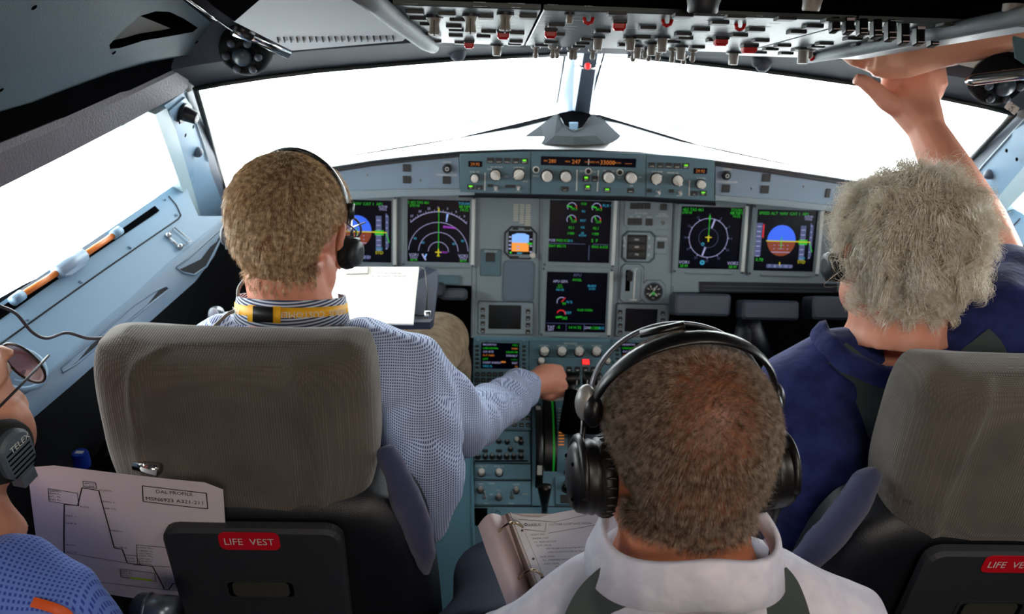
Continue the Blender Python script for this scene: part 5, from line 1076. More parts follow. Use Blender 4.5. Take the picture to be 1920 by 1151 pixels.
def back(cx, dx, t, F):
    W2 = .20
    def shell(mb):
        out = [(-W2*.86, .085), (W2*.86, .085)]
        pl = [(-.13, .010), (.13, .010), (.165, -.005), (.195, -.03), (.22, -.12), (.235, -.42), (.235, -.5), (-.235, -.5), (-.235, -.42), (-.22, -.12), (-.195, -.03), (-.165, -.005)]
        for _ in range(3): pl = [tuple(a[k]*(1-f)+b[k]*f for k in (0, 1)) for a, b in zip(pl, pl[1:]+pl[:1]) for f in (.25, .75)]
        a_ = sum(pl[i][0]*pl[(i+1) % len(pl)][1]-pl[(i+1) % len(pl)][0]*pl[i][1] for i in range(len(pl))); pl = pl if a_ > 0 else pl[::-1]
        rings = [[(x, y, -.10) for x, y in pl]]
        for t_ in range(7):
            q_a = math.pi/2*t_/6; s_ = 1-.035/.22*(1-math.cos(q_a)); rings.append([(x*s_, (y+.25)*s_-.25, -.035+.035*math.sin(q_a)) for x, y in pl])
        mb.grid(rings, 0, True, wrap=True); mb.add(rings[-1], [tuple(range(len(pl)))], 0)
    inst('back_shell', None, shell, SHELL, F, 0, 0, t)
    def pocket(mb):
        mb.rrect(0, 0, .012, .226, .24, .016, .022, 0, .005); mb.box(0, 0, 0, .12, .16, .012, 0); 
    pk = inst('vest_pocket', None, pocket, SHELL2, F, 0, -.128, t)
    def rec(m):
        o = rr(0, 0, .092, .036, .010, 5); i = rr(0, -.002, .074, .026, .006, 5); n = len(o)
        m.frame(0, 0, 0, .096, .040, .0012, .086, .030, .010, 0, .007); m.add([(x, y, .0008) for x, y in o]+[(x*.8, y*.8, -.0005) for x, y in o], [(k, (k+1) % n, n+(k+1) % n, n+k) for k in range(n)], 1); m.poly([(x*.8, y*.8) for x, y in o], .0006, 2)
    inst('finger_recess', None, rec, [SHELL2, MATTB, mat('recess_olive', (60, 60, 54), .5)], F, 0, -.085-.032, pk, w=.0285)
    lb_ = inst('life_vest_label', None, lambda m: (m.rrect(0, 0, 0, .076, .031, .001, .009, 0, 0), m.text('LIFE  VEST', 0, 0, .0115, .0015, 1, wmax=.062)), [LABR, WHITEP], F, -.003, -.115+.090, pk, w=.0285, label='red label reading LIFE VEST in white')
    inst('pocket_latch', None, lambda m: (m.frame(0, 0, 0, .072, .03, .003, .062, .022, .003, 0), m.box(0, -.002, 0, .062, .022, .001, 1)), [mat('latch_bronze', (96, 70, 50), .3, metal=.8), SHELL], F, .0, -.205, pk, w=.0285)
    for s_ in (-1, 1):
        inst('headrest_post', None, lambda m: m.tube([(0, -.08, -.05), (0, .05, -.05)], .008, 10), STEEL, F, s_*.11, .06, t)
SBL = Frame(P(478, 956, 1.02), (1, 0, 0), (0, -math.sin(R(5)), math.cos(R(5)))); back(0, 0, t, SBL)
# navy cushion edges seen beside the shell
def tubes(name, m, parent, *paths, vox=.008, smooth=6, fold=0, **kw): return soft(name, [lambda mb, p=p: mb.tube([Vector(a) for a, _ in p], [r for _, r in p], 14) for p in paths], m, parent, vox, smooth, fold, **kw)
tubes('cushion_edge', SEATN, t, [(P(718, 838, 1.04), .014), (P(742, 880, 1.04), .018), (P(758, 930, 1.05), .022), (P(782, 990, 1.07), .020), (P(796, 1040, 1.08), .016), (P(800, 1080, 1.10), .008)], fold=(.004, (60, 60, 30), 3))
mb = MB(); mb.tube([P(256, 872, 1.0), P(298, 880, .99)], .008, 10); wobj('chrome_bracket', mb, CHROME, t)
mb = MB(); mb.tube([P(262, 1140, .96), P(302, 1144, .95), P(330, 1146, .95)], .018, 14); mb.tube([P(276, 1142, .955), P(282, 1142, .955)], .0195, 14); wobj('recline_knob', mb, mat('knob_bluegrey', (92, 104, 116), .3, metal=.6), t)
# --- right seat
t = thing('pilot_seat', 'right pilot seat cut by the picture edge, its fabric headrest frayed at the lower hem', 'seat', Vector((.57, .9, 0)))
cR_ = P(1874, 795, 1.06); HR = headrest(cR_.x+.018, cR_.y-.012, cR_.z-.026, .346, .240, .125, R(-2), t, 0, 2)
back(0, 0, t, Frame(P(1892, 1000, 1.04), (1, 0, 0), (0, -math.sin(R(5)), math.cos(R(5)))))
tubes('cushion_edge', SEATN, t, [(P(1650, 880, 1.05), .012), (P(1622, 898, 1.05), .018), (P(1600, 945, 1.06), .020), (P(1565, 1000, 1.07), .022), (P(1515, 1045, 1.08), .024), (P(1465, 1095, 1.09), .026)], fold=(.004, (50, 50, 30), 5))
mb = MB(); r1 = random.Random(2)
for k in range(90):
    x = 1660+k*3+r1.random()*3; y = 928+(6 if k > 30 else 14*math.exp(-((k-10)/6)**2)); a = P(x, y-6, 1.03); b = P(x+r1.uniform(-7, 7), y+r1.uniform(2, 14), 1.025); mb.tube([a, b], .0004, 3)
o = wobj('frayed_threads', mb, SEATF, t); o['kind'] = 'stuff'
# ---- things on and around the seats
def belt(name, pts, wd, parent=None, nrm=None, m=None, **kw):
    mb = MB(); P_ = [Vector(p) for p in pts]
    # resample
    Q = []
    for i in range(len(P_)-1):
        p0 = P_[max(0, i-1)]; p1, p2 = P_[i], P_[i+1]; p3 = P_[min(len(P_)-1, i+2)]
        for k in range(6):
            s_ = k/6; Q.append(.5*((2*p1)+(p2-p0)*s_+(2*p0-5*p1+4*p2-p3)*s_*s_+(3*p1-p0-3*p2+p3)*s_**3))
    Q.append(P_[-1]); a, b = [], []
    for i, p in enumerate(Q):
        tn = (Q[min(i+1, len(Q)-1)]-Q[max(i-1, 0)]).normalized(); vd = (nrm if nrm is not None else (CAM-p)).normalized(); sd = tn.cross(vd).normalized()
        a.append(p+sd*wd/2); b.append(p-sd*wd/2)
    n_ = [(CAM-p).normalized()*.002 for p in Q]
    mb.grid([a, [x.lerp(y, .5)+z*1.2 for x, y, z in zip(a, b, n_)], b], 0, True); mb.grid([[x-z for x, z in zip(a, n_)], [x-z for x, z in zip(b, n_)]], 0, True); return wobj(name, mb, m or BELT, parent, **kw)
def cord(pts, r, m, lb, cat, name='headset_cord', parent=None):
    Pp = [Vector(p) for p in pts]; Q = []
    for i in range(len(Pp)-1):
        p0 = Pp[max(0, i-1)]; p1, p2 = Pp[i], Pp[i+1]; p3 = Pp[min(len(Pp)-1, i+2)]
        for k in range(8):
            s_ = k/8; Q.append(.5*((2*p1)+(p2-p0)*s_+(2*p0-5*p1+4*p2-p3)*s_*s_+(3*p1-p0-3*p2+p3)*s_**3))
    Q.append(Pp[-1]); mb = MB(); mb.tube(Q, r, 8); o = wobj(name, mb, m, parent)
    if lb: o['label'] = lb; o['category'] = cat
    return o
CORD = mat('cord_grey', (60, 58, 70), .45)
cord([P(-20, 568, .95), P(0, 574, .95), P(30, 588, .97), P(60, 622, 1.0), P(88, 634, 1.02), P(125, 624, 1.05), P(165, 634, 1.06), P(205, 632, 1.07), P(235, 622, 1.1)], .0021, CORD, 'thin dark cord crossing from the left picture edge to the headrest', 'cord')
cord([P(392, 622, 1.15), P(410, 604, 1.16), P(432, 586, 1.17), P(455, 583, 1.18), P(455, 600, 1.18)], .0028, mat('cord_pale', (120, 116, 112), .4), 'pale grey cord looping beside the yellow lanyard collar', 'cord')
cord([P(455, 582, 1.18), P(447, 560, 1.18), P(448, 540, 1.18), P(462, 520, 1.18), P(470, 508, 1.17)], .0028, mat('cord_pale', (120, 116, 112), .4), 'grey cord rising behind the neck of the person with the yellow lanyard', 'cord')
# side stick
t = thing('side_stick', 'black and silver side stick with a small red button left of the yellow lanyard', 'control stick', P(415, 620, 1.5))
mb = MB(); mb.tube([P(418, 668, 1.55), P(415, 630, 1.52), P(408, 600, 1.49), P(405, 585, 1.47)], [.02, .022, .020, .014], 14); wobj('grip', mb, mat('stick_grey', (52, 60, 70), .3, coat=.4), t)
mb = MB(); mb.ball(P(401, 592, 1.45), (.010, .008, .016), 0, 10); wobj('trigger_face', mb, mat('stick_silver', (170, 176, 182), .2), t)
mb = MB(); mb.tube([P(428, 625, 1.47), P(434, 590, 1.46)], .016, 12); wobj('side_cheek', mb, mat('stick_pale', (140, 146, 152), .4), t)
mb = MB(); mb.ball(P(437, 603, 1.435), .0065, 0, 8); wobj('red_button', mb, mat('red_lamp', (255, 50, 50)), t, label='small red button')
# bottle and ball beside the seat
t = thing('water_bottle', 'bottle with a bright blue cap in the dark footwell left of the seat', 'bottle', P(148, 905, 1.5))
c = P(149, 848, 1.45); F = Frame(c, (1, 0, 0), (0, 1, 0))
inst('cap', None, lambda m: (m.lathe(0, 0, [(.0145, -.03), (.0145, -.004), (.0125, 0)], 20), m.bar(0, .0, .014, .008, .0005, 1)), [mat('cap_blue', (20, 60, 170), .35), WHITEP], F, parent=t)
inst('bottle_body', None, lambda m: m.lathe(0, 0, [(.032, -.2), (.034, -.19), (.034, -.09), (.028, -.06), (.014, -.04), (.013, -.03)], 20), mat('bottle_plastic', (40, 60, 90), .1, alpha=.5), F, parent=t)
mb = MB(); mb.tube([P(160, 905, 1.6), P(250, 812, 1.6)], .006, 6); mb.tube([P(178, 890, 1.62), P(215, 830, 1.62)], .02, 8); wobj('fire_extinguisher_bracket', mb, DARK, label='dark bar in the footwell left of the left seat')['category'] = 'bracket'
# ---- paper profile sheet stuck behind the life vest pocket
_h = lambda x, y: hit(x, y, SBL.pt(0, 0, .006), SBL.N)
PA = Frame(_h(238, 1000), _h(424, 900)-_h(48, 868), _h(48, 868)-_h(78, 1090))
def paper_uv(x, y): return PA.uv(x, y)
t = thing('paper_sheet', 'white printed sheet with a flight profile diagram tucked behind the left seat pocket', 'paper', _h(238, 1000))
edge = [(48, 868), (110, 869), (200, 876), (300, 886), (380, 892), (422, 898), (424, 930), (426, 975), (432, 1040), (440, 1128), (380, 1130), (332, 1127), (290, 1128), (240, 1120), (200, 1112), (145, 1108), (90, 1108), (68, 1060), (60, 960), (55, 900)]
PAPER = mat('paper_white', (225, 218, 218), .8, var=.02); INK = mat('ink_black', (25, 22, 26), .8); HIL = mat('highlighter', (190, 220, 40), .7)
def bow(u, v): return .006*math.sin(u*9+.5)+.004*math.sin(v*14)+.01*(u < -.09)*((u+.09)*-14)**2*.2
def b_(mb):
    pl = [paper_uv(*p) for p in edge]; us = [p[0] for p in pl]; vs = [p[1] for p in pl]
    # row wise fill between the left and right outline
    n = 26; L = []; 
    def span(v):
        xs = []
        for i in range(len(pl)):
            a, b = pl[i], pl[(i+1) % len(pl)]
            if (a[1]-v)*(b[1]-v) <= 0 and abs(a[1]-b[1]) > 1e-9: xs.append(a[0]+(b[0]-a[0])*(v-a[1])/(b[1]-a[1]))
        return min(xs), max(xs)
    rows = []
    for j in range(n+1):
        v = min(vs)+.001+(max(vs)-min(vs)-.002)*j/n; a, b = span(v); rows.append([(a+(b-a)*i/24, v, bow(a+(b-a)*i/24, v)) for i in range(25)])
    mb.grid(rows)
sheet = inst('sheet', None, b_, PAPER, PA, parent=t)
def b_(mb):
    def ln(ps, wd=.0008, mi=0):
        wd *= 1.35; q = [paper_uv(*p) for p in ps]
        for (a, b), (c, d) in zip(q, q[1:]):
            n = max(1, int(math.hypot(c-a, d-b)/.012))
            for i in range(n):
                x0, y0, x1, y1 = a+(c-a)*i/n, b+(d-b)*i/n, a+(c-a)*(i+1)/n, b+(d-b)*(i+1)/n
                dx, dy = x1-x0, y1-y0; l = math.hypot(dx, dy)+1e-9; nx, ny = -dy/l*wd/2, dx/l*wd/2
                mb.quad((x0+nx, y0+ny, bow(x0, y0)+.0006), (x0-nx, y0-ny, bow(x0, y0)+.0006), (x1-nx, y1-ny, bow(x1, y1)+.0006), (x1+nx, y1+ny, bow(x1, y1)+.0006), mi)
    def bx(x0, y0, x1, y1, s=0, wd=.0006): ln([(x0, y0), (x1, y0+s), (x1+2, y1+s), (x0+1, y1), (x0, y0)], wd)
    def tx(s, x, y, h, al='L', mi=0, wpx=None):
        u, v = paper_uv(x, y); k = 1.0/FPX
        m2 = MB(); m2.text(s, 0, 0, h*k, 0, mi, al, wmax=wpx*k if wpx else None); a = -.055
        mb.add([(u+p[0]*math.cos(a)-p[1]*math.sin(a)*-1*0+0*p[1], v+p[1]+p[0]*0-0, bow(u, v)+.0007) for p in m2.v], m2.f, mi)
    ln([(117, 1086), (119, 1000), (122, 943), (148, 944), (157, 909), (189, 913), (205, 980), (215, 1026), (230, 1028), (239, 1055), (260, 1057), (287, 1060), (300, 1085), (309, 1104), (317, 1104), (325, 1092), (340, 1092)], .0011)
    ln([(75, 1034), (88, 1036), (240, 1055)], .0005); ln([(120, 1090), (340, 1106)], .0005); ln([(250, 1058), (320, 1060)], .0006)
    bx(272, 901, 392, 931, 12, .0009); bx(92, 913, 148, 938, 7); bx(159, 896, 183, 907, 2); bx(225, 1067, 291, 1083, 6); ln([(258, 1056), (258, 1018), (322, 1022)], .0006); ln([(235, 1039), (257, 1040), (262, 1056)], .0006)
    tx('DAL PROFILE', 332, 913, 8, 'C'); tx('MSN6923 A321-211', 332, 928, 9, 'C')
    for s, x, y, h in (('DEPRESSURIZATION / DOWN', 95, 917, 4.5), ('LEAKAGE RATE', 93, 922, 4.5), ('INT. TEMP', 93, 928, 4.5), ('ENG PARAMETERS', 93, 934, 4.5), ('APU START', 162, 900, 4.5), ('CLIMB', 162, 905, 4.5), ('FL390/M.78', 191, 912, 4.5), ('FL310 .78M/T', 153, 946, 4.5), ('NAV , COM', 124, 965, 4.5), ('ADR EFFICIENCY', 124, 980, 4.5), ('MMO VFE 350', 197, 934, 4.5), ('AIR CONDITIONING', 199, 947, 4.5), ('SPEED BRAKE EFFECT/ FRV 2MG', 209, 991, 4.5), ('AUTO THRUST / AUTO PILOT', 122, 1024, 4.5), ('ALT, NORMAL LAW', 122, 1038, 4.5), ('FL 080', 74, 1033, 4.5), ('FL100 APU BLEED', 217, 1024, 4.5), ('FL140', 239, 1045, 4), ('FL100', 240, 1051, 4), ('LOW SPEED HANDLING', 261, 1023, 4.5), ('GREEN DOT STAB', 262, 1029, 4.2), ('L/G GRAVITY', 262, 1034, 4.2), ('LOW SPEED CONF FULL  ALPHA', 262, 1039, 4.2), ('GW GO AROUND CONF2', 262, 1045, 4.2), ('L/G RETRACTION TIME', 262, 1050, 4.2), ('VFE BARBER POLE (CONF 3...)', 261, 1055, 4.2), ('CAT 3 DUAL AUTOLAND (230)', 227, 1071, 4.5), ('MAX BRK/AUTO TO / GA MEMO VFE', 227, 1075, 4), ('AUTO CALL OUT', 227, 1079, 4), ('SYS TX UPDATE', 120, 1080, 4.2), ('ENG PARAMETERS', 122, 1087, 4.2)): tx(s, x, y, h)
    ln([(244, 1084), (286, 1087)], .0028, 1); tx('TEARDOWN land ant antes NEXT', 227, 1083, 4)
pr = inst('print', None, b_, [INK, HIL], PA, parent=sheet)
# ---- ring binder on the lap of the short haired person
t = thing('ring_binder', 'open white ring binder with a thick page stack on the lap of the short-haired person', 'binder', P(1060, 1060, .95))
BF = Frame(P(1060, 1040, .93), P(1130, 955, .96)-P(958, 962, .96), P(958, 962, .97)-P(1015, 1115, .90)); BN = BF.N if BF.N.dot(CAM-BF.O) > 0 else -BF.N
def bq(x, y, w=0): return BF.pt(*BF.uv(x, y, w), w)
mb = MB()
colL = [bq(*p, .0) for p in ((934, 966), (948, 1000), (975, 1060), (1000, 1130))]; rows = []
for i, f_ in enumerate(np.linspace(0, 1, 9)):
    rows.append([c_ + (bq(*q_1, -.02)-bq(*q_0, -.02))*f_ + BN*(.016*math.sin(f_*3.14)) for c_, q_0, q_1 in zip([bq(*p, -.02) for p in ((938, 966), (956, 1004), (978, 1060), (1003, 1130))], ((938, 966), (956, 1004), (978, 1060), (1003, 1130)), ((896, 986), (912, 1034), (930, 1080), (952, 1140)))])
mb.grid(rows); mb.grid([rows[0], [p+(bq(1010, 1000)-bq(960, 1004)) for p in rows[0]]]); wobj('cover', mb, mat('binder_cover', (214, 196, 200), .5), t)
top = [(956, 960), (978, 968), (1008, 970), (1040, 962), (1090, 953), (1150, 965), (1170, 970)]; bot = [(1018, 1118), (1040, 1119), (1062, 1119), (1090, 1117), (1120, 1112), (1170, 1090), (1190, 1085)]
mb = MB(); A = [bq(*p, .012) for p in top]; B = [bq(*p, .012) for p in bot]
mb.grid([[a.lerp(b, s_) for a, b in zip(A, B)] for s_ in np.linspace(0, 1, 8)]); page = wobj('top_page', mb, mat('page_white', (232, 234, 240), .8, var=.01), t)
mb = MB(); 
for k in range(12):
    o0 = -.020+.0026*k; c = (k % 3)*.0006; mb.grid([[bq(952+c*2000-.0*k, 962, o0), bq(1012-k*.0+c*2000, 1119, o0)], [bq(1150, 965, o0), bq(1190, 1095, o0)]], 0, False)
mb.grid([[bq(947, 964, -.020), bq(956, 960, .0115)], [bq(1000, 1122, -.02), bq(1018, 1118, .0115)]], 1, False)
wobj('page_stack', mb, [PAPER, mat('page_edges', (138, 120, 112), .8, var=.35, vs=120)], t)
for (x0, y0), (x1, y1), (x2, y2) in (((933, 1000), (958, 982), (980, 988)), ((970, 1088), (1000, 1067), (1018, 1082))):
    mb = MB(); a, b, c = bq(x0, y0, -.012), bq(x1, y1, .028), bq(x2, y2, .012); Q = [(a*(1-s_)**2+b*2*s_*(1-s_)*1.0+c*s_*s_) for s_ in np.linspace(0, 1, 12)]; Q = [p+BN*.010*math.sin(3.14*i/11) for i, p in enumerate(Q)]; mb.tube(Q, .0016, 8); wobj('ring', mb, mat('ring_brass', (190, 170, 140), .2, metal=1), t)
def pl_(x, y): return BF.uv(x, y, .0128)
def b_(mb):
    k = .93/FPX; a0 = BF.uv(980, 990); a1 = BF.uv(1130, 966)
    def tx(s, x, y, h, wpx=None, bold=0):
        u, v = pl_(x, y); ang = math.atan2(*(lambda p, q: (q[1]-p[1], q[0]-p[0]))(pl_(x, y), pl_(x+40, y-5)))*0; m2 = MB(); m2.text(s, 0, 0, h*k, 0, 0, 'L', wmax=wpx*k if wpx else None); mb.add([(u+p[0], v+p[1], 0) for p in m2.v], m2.f, 0)
    def ln(ps, wd=.0005):
        q = [pl_(*p) for p in ps]
        for p_, q2 in zip(q, q[1:]): mb.line(p_[0], p_[1], q2[0], q2[1], wd, 0)
    for (x, y) in ((1000, 1048), (979, 995), (1016, 1083), (1030, 1117)): u, v = pl_(x, y); mb.disc(u, v, .0016, .0002, 0, 10)
    ln([(972, 974), (1040, 979), (1110, 963)]); ln([(982, 993), (1022, 997), (1024, 980)]); ln([(1028, 1000), (1120, 984)]); ln([(985, 1000), (1035, 1118)], .0003)
    tx('AIRBUS', 990, 985, 5.5, 24); u, v = pl_(986, 984); mb.ring(u, v, .0002, .0012, .0020, n=14)
    tx('CUSTOMER ACCEPTANCE MANUAL', 1029, 984, 4.2, 82)
    r2 = random.Random(4); y = 1003
    for i, (s, x) in enumerate((('FLIGHT TEST', 996), ('ENGINE START', 999), ('7.6   REAR DATCOM', 1002), ('DATE  (TRUE)', 1006), ('Verify if the captain has set the speed range selector to the open', 1024), ('position and check that the engine start valve is closed fully', 1027), ('DATE (TRUE)', 1013), ('7.6   OVERSPEED PROTECTION', 1018), ('DATE (TRUE)', 1021), ('Check if the speed is displayed', 1041), ('Check the speed protection flaps and audio warning', 1044), ('CHK (TRUE)', 1030), ('7.6   AIR CONDITIONING / EFFICIENCY', 1036), ('a) FLAPS (DOWN) OPEN THROTTLE DETENT', 1040), ('check in the main engine area of the landing gear lever', 1043), ('verify that the speed is stable before proceeding on', 1045))): tx(s, x, 1003+i*7.2-(x-996)*.12, 3.2, 90 if i not in (4, 5, 10) else 84)
inst('print', None, b_, mat('ink_grey', (90, 88, 100), .8), BF, parent=page, w=.0133)
# ---- binder and paper on the left pilot's lap
t = thing('clipboard_folder', 'navy folder with blank white papers held before the left pilot', 'folder', P(720, 560, 1.5))
mb = MB(); mb.slab([P(*p) for p in ((640, 503, 1.60), (800, 500, 1.60), (820, 506, 1.60), (822, 518, 1.59), (812, 598, 1.50), (806, 604, 1.49), (640, 604, 1.49))], Vector((0, .008, -.02))); wobj('cover', mb, mat('folder_navy', (52, 62, 82), .5), t)
mb = MB(); mb.tube([P(788, 502, 1.585), P(797, 506, 1.58), P(802, 550, 1.53), (P(799, 592, 1.49))], .0018, 6); mb.tube([P(772, 590, 1.485), P(800, 592, 1.485)], .002, 6); wobj('wire_loop', mb, BLACK, t)
mb = MB(); mb.tube([P(796, 590, 1.48), P(808, 590, 1.48)], .008, 10); wobj('corner_clip', mb, STEEL, t)
t = thing('paper_sheet', 'bright white blank paper lying on the navy folder in front of the left pilot', 'paper', P(700, 550, 1.48))
mb = MB(); mb.slab([P(*p) for p in ((610, 500, 1.56), (692, 500, 1.56), (786, 500, 1.56), (780, 552, 1.51), (775, 607, 1.455), (700, 606, 1.455), (610, 605, 1.455))], Vector((0, .002, -.004))); wobj('sheet', mb, mat('page_bright', (250, 248, 240), .7, var=.01), t)
mb = MB(); mb.slab([P(*p) for p in ((640, 498, 1.555), (691, 501, 1.555), (690, 513, 1.545), (640, 513, 1.545))], Vector((0, .001, -.001))); mb.tube([P(691, 501, 1.553), P(690, 513, 1.543), P(650, 514, 1.543)], .0007, 4, 1); wobj('tab', mb, [mat('page_bright', (250, 248, 240), .7), KEYD], t)
F = Frame(P(730, 513, 1.54), CR, P(730, 500, 1.56)-P(728, 560, 1.50)); inst('print', None, lambda m: (m.text('LIST TECHNICAL', 0, 0, .0045, .001, 0), m.text('ACCEPTANCE CHECKLIST', 0, -.008, .004, .001, 0)), mat('ink_faint', (160, 160, 170), .8), F, parent=t)
# ================================================================ PEOPLE
def skin(name, c, c2, r=.5):
    m = mat(name, c, r, var=.0, sss=.12); nt = m.node_tree; b = nt.nodes['Principled BSDF']
    no = next(n for n in nt.nodes if n.type == 'TEX_NOISE'); no.inputs['Scale'].default_value = 22; no.inputs['Detail'].default_value = 5
    mx = next(n for n in nt.nodes if n.type == 'MIX'); mx.inputs[6].default_value = srgb(c); mx.inputs[7].default_value = srgb(c2)
    n2 = nt.nodes.new('ShaderNodeTexNoise'); n2.inputs['Scale'].default_value = 420; tc = next(n for n in nt.nodes if n.type == 'TEX_COORD'); nt.links.new(tc.outputs['Object'], n2.inputs['Vector'])
    bp = nt.nodes.new('ShaderNodeBump'); bp.inputs['Strength'].default_value = .25; bp.inputs['Distance'].default_value = .001; nt.links.new(n2.outputs['Fac'], bp.inputs['Height']); nt.links.new(bp.outputs[0], b.inputs['Normal']); return m
def cloth(name, base, line, per, horiz=True, vert=True, w=.5, bump=.15, ax1='Z', ax2='X'):
    m = bpy.data.materials.new(name); m.use_nodes = True; nt = m.node_tree; b = nt.nodes['Principled BSDF']; b.inputs['Roughness'].default_value = .85; b.inputs['Specular IOR Level'].default_value = .2; b.inputs['Sheen Weight'].default_value = .1
    tc = nt.nodes.new('ShaderNodeTexCoord'); L = nt.links.new; outs = []
    for ax, on in ((ax1, horiz), (ax2, vert)):
        if not on: continue
        w1 = nt.nodes.new('ShaderNodeTexWave'); w1.bands_direction = ax; w1.inputs['Scale'].default_value = .314/per; w1.inputs['Distortion'].default_value = 0; L(tc.outputs['Object'], w1.inputs['Vector']); outs.append(w1.outputs['Fac'])
    if len(outs) == 2:
        mu = nt.nodes.new('ShaderNodeMath'); mu.operation = 'MAXIMUM'; L(outs[0], mu.inputs[0]); L(outs[1], mu.inputs[1]); f_ = mu.outputs[0]
    elif outs: f_ = outs[0]
    else:
        n_ = nt.nodes.new('ShaderNodeTexNoise'); n_.inputs['Scale'].default_value = 40; L(tc.outputs['Object'], n_.inputs['Vector']); f_ = n_.outputs['Fac']
    cr = nt.nodes.new('ShaderNodeMapRange'); cr.inputs[1].default_value = w-.12; cr.inputs[2].default_value = w+.12; L(f_, cr.inputs[0])
    mx = nt.nodes.new('ShaderNodeMix'); mx.data_type = 'RGBA'; mx.inputs[6].default_value = srgb(line); mx.inputs[7].default_value = srgb(base); L(cr.outputs[0], mx.inputs[0]); L(mx.outputs[2], b.inputs['Base Color'])
    n2 = nt.nodes.new('ShaderNodeTexNoise'); n2.inputs['Scale'].default_value = 26; n2.inputs['Detail'].default_value = 3; L(tc.outputs['Object'], n2.inputs['Vector'])
    bp = nt.nodes.new('ShaderNodeBump'); bp.inputs['Strength'].default_value = bump; bp.inputs['Distance'].default_value = .02; L(n2.outputs['Fac'], bp.inputs['Height']); L(bp.outputs[0], b.inputs['Normal']); return m
def hairmat(name, c, c2, rough=.4):
    m = bpy.data.materials.new(name); m.use_nodes = True; nt = m.node_tree; b = nt.nodes['Principled BSDF']; b.inputs['Roughness'].default_value = rough; b.inputs['Specular IOR Level'].default_value = .35
    tc = nt.nodes.new('ShaderNodeTexCoord'); no = nt.nodes.new('ShaderNodeTexNoise'); no.inputs['Scale'].default_value = 160; no.inputs['Detail'].default_value = 2; nt.links.new(tc.outputs['Object'], no.inputs['Vector'])
    mr = nt.nodes.new('ShaderNodeMapRange'); mr.inputs[1].default_value = .35; mr.inputs[2].default_value = .65; nt.links.new(no.outputs['Fac'], mr.inputs[0])
    mx = nt.nodes.new('ShaderNodeMix'); mx.data_type = 'RGBA'; mx.inputs[6].default_value = srgb(c); mx.inputs[7].default_value = srgb(c2); nt.links.new(mr.outputs[0], mx.inputs[0]); nt.links.new(mx.outputs[2], b.inputs['Base Color']); return m
class Head:
    def __init__(s, c, yaw, pitch=0, roll=0, sc_=1.0):
        s.c = Vector(c); s.R = Matrix.Rotation(R(-yaw), 3, 'Z') @ Matrix.Rotation(R(-pitch), 3, 'X') @ Matrix.Rotation(R(roll), 3, 'Y'); s.s = sc_
    def p(s, x, y, z): return s.c+s.R @ (Vector((x, y, z))*s.s)
    def loc(s, arr): return (np.array(arr)-np.array(s.c)) @ np.array(s.R)/s.s
    def shapes(s, neck_to=None, nr=.058, ears=True, jowl=0):
        H = s; L = []
        def ball(c, r, rot=None):
            r = (r,)*3 if not isinstance(r, tuple) else r; q = H.R if rot is None else H.R @ rot
            L.append(lambda mb: mb.ball(H.p(*c), tuple(a*H.s for a in r), 0, 14, q))
        def tube(ps, rs): L.append(lambda mb: mb.tube([H.p(*p) for p in ps], [r*H.s for r in rs], 14))
        ball((0, -.010, .046), (.0745, .093, .077)); ball((0, -.055, .012), (.060, .045, .055)); ball((0, .034, .022), (.063, .060, .070))
        ball((0, .045, -.030), (.053+jowl, .046, .058)); ball((0, .036, -.070), (.049+jowl, .044, .030)); ball((0, .070, -.088), (.020, .016, .017))
        for k in (-1, 1):
            ball((k*.050, .012, -.052), (.014+jowl, .026, .032)); ball((k*.040, .060, -.018), (.021, .022, .022)); ball((k*.028, .086, .034), (.022, .009, .007))
            if ears:
                tube([(k*.073, .010, -.024), (k*.080, -.004, -.028), (k*.087, -.018, -.010), (k*.090, -.022, .010), (k*.088, -.014, .028), (k*.080, .002, .032), (k*.075, .012, .020)], [.005, .006, .0052, .005, .005, .0048, .004])
                ball((k*.081, -.004, .002), (.006, .015, .026)); ball((k*.076, .006, -.027), (.006, .008, .010))
        tube([(0, .084, .022), (0, .100, .002), (0, .108, -.016)], [.009, .011, .013]); ball((0, .094, -.048), (.024, .007, .010)); ball((.0, .09, -.060), (.020, .008, .006))
        a = H.p(0, -.022, -.035); b = Vector(neck_to) if neck_to is not None else H.p(0, -.045, -.17)
        L.append(lambda mb: mb.tube([a, a.lerp(b, .35), a.lerp(b, .7), b], [nr*.96, nr, nr*1.02, nr*1.15], 18))
        return L
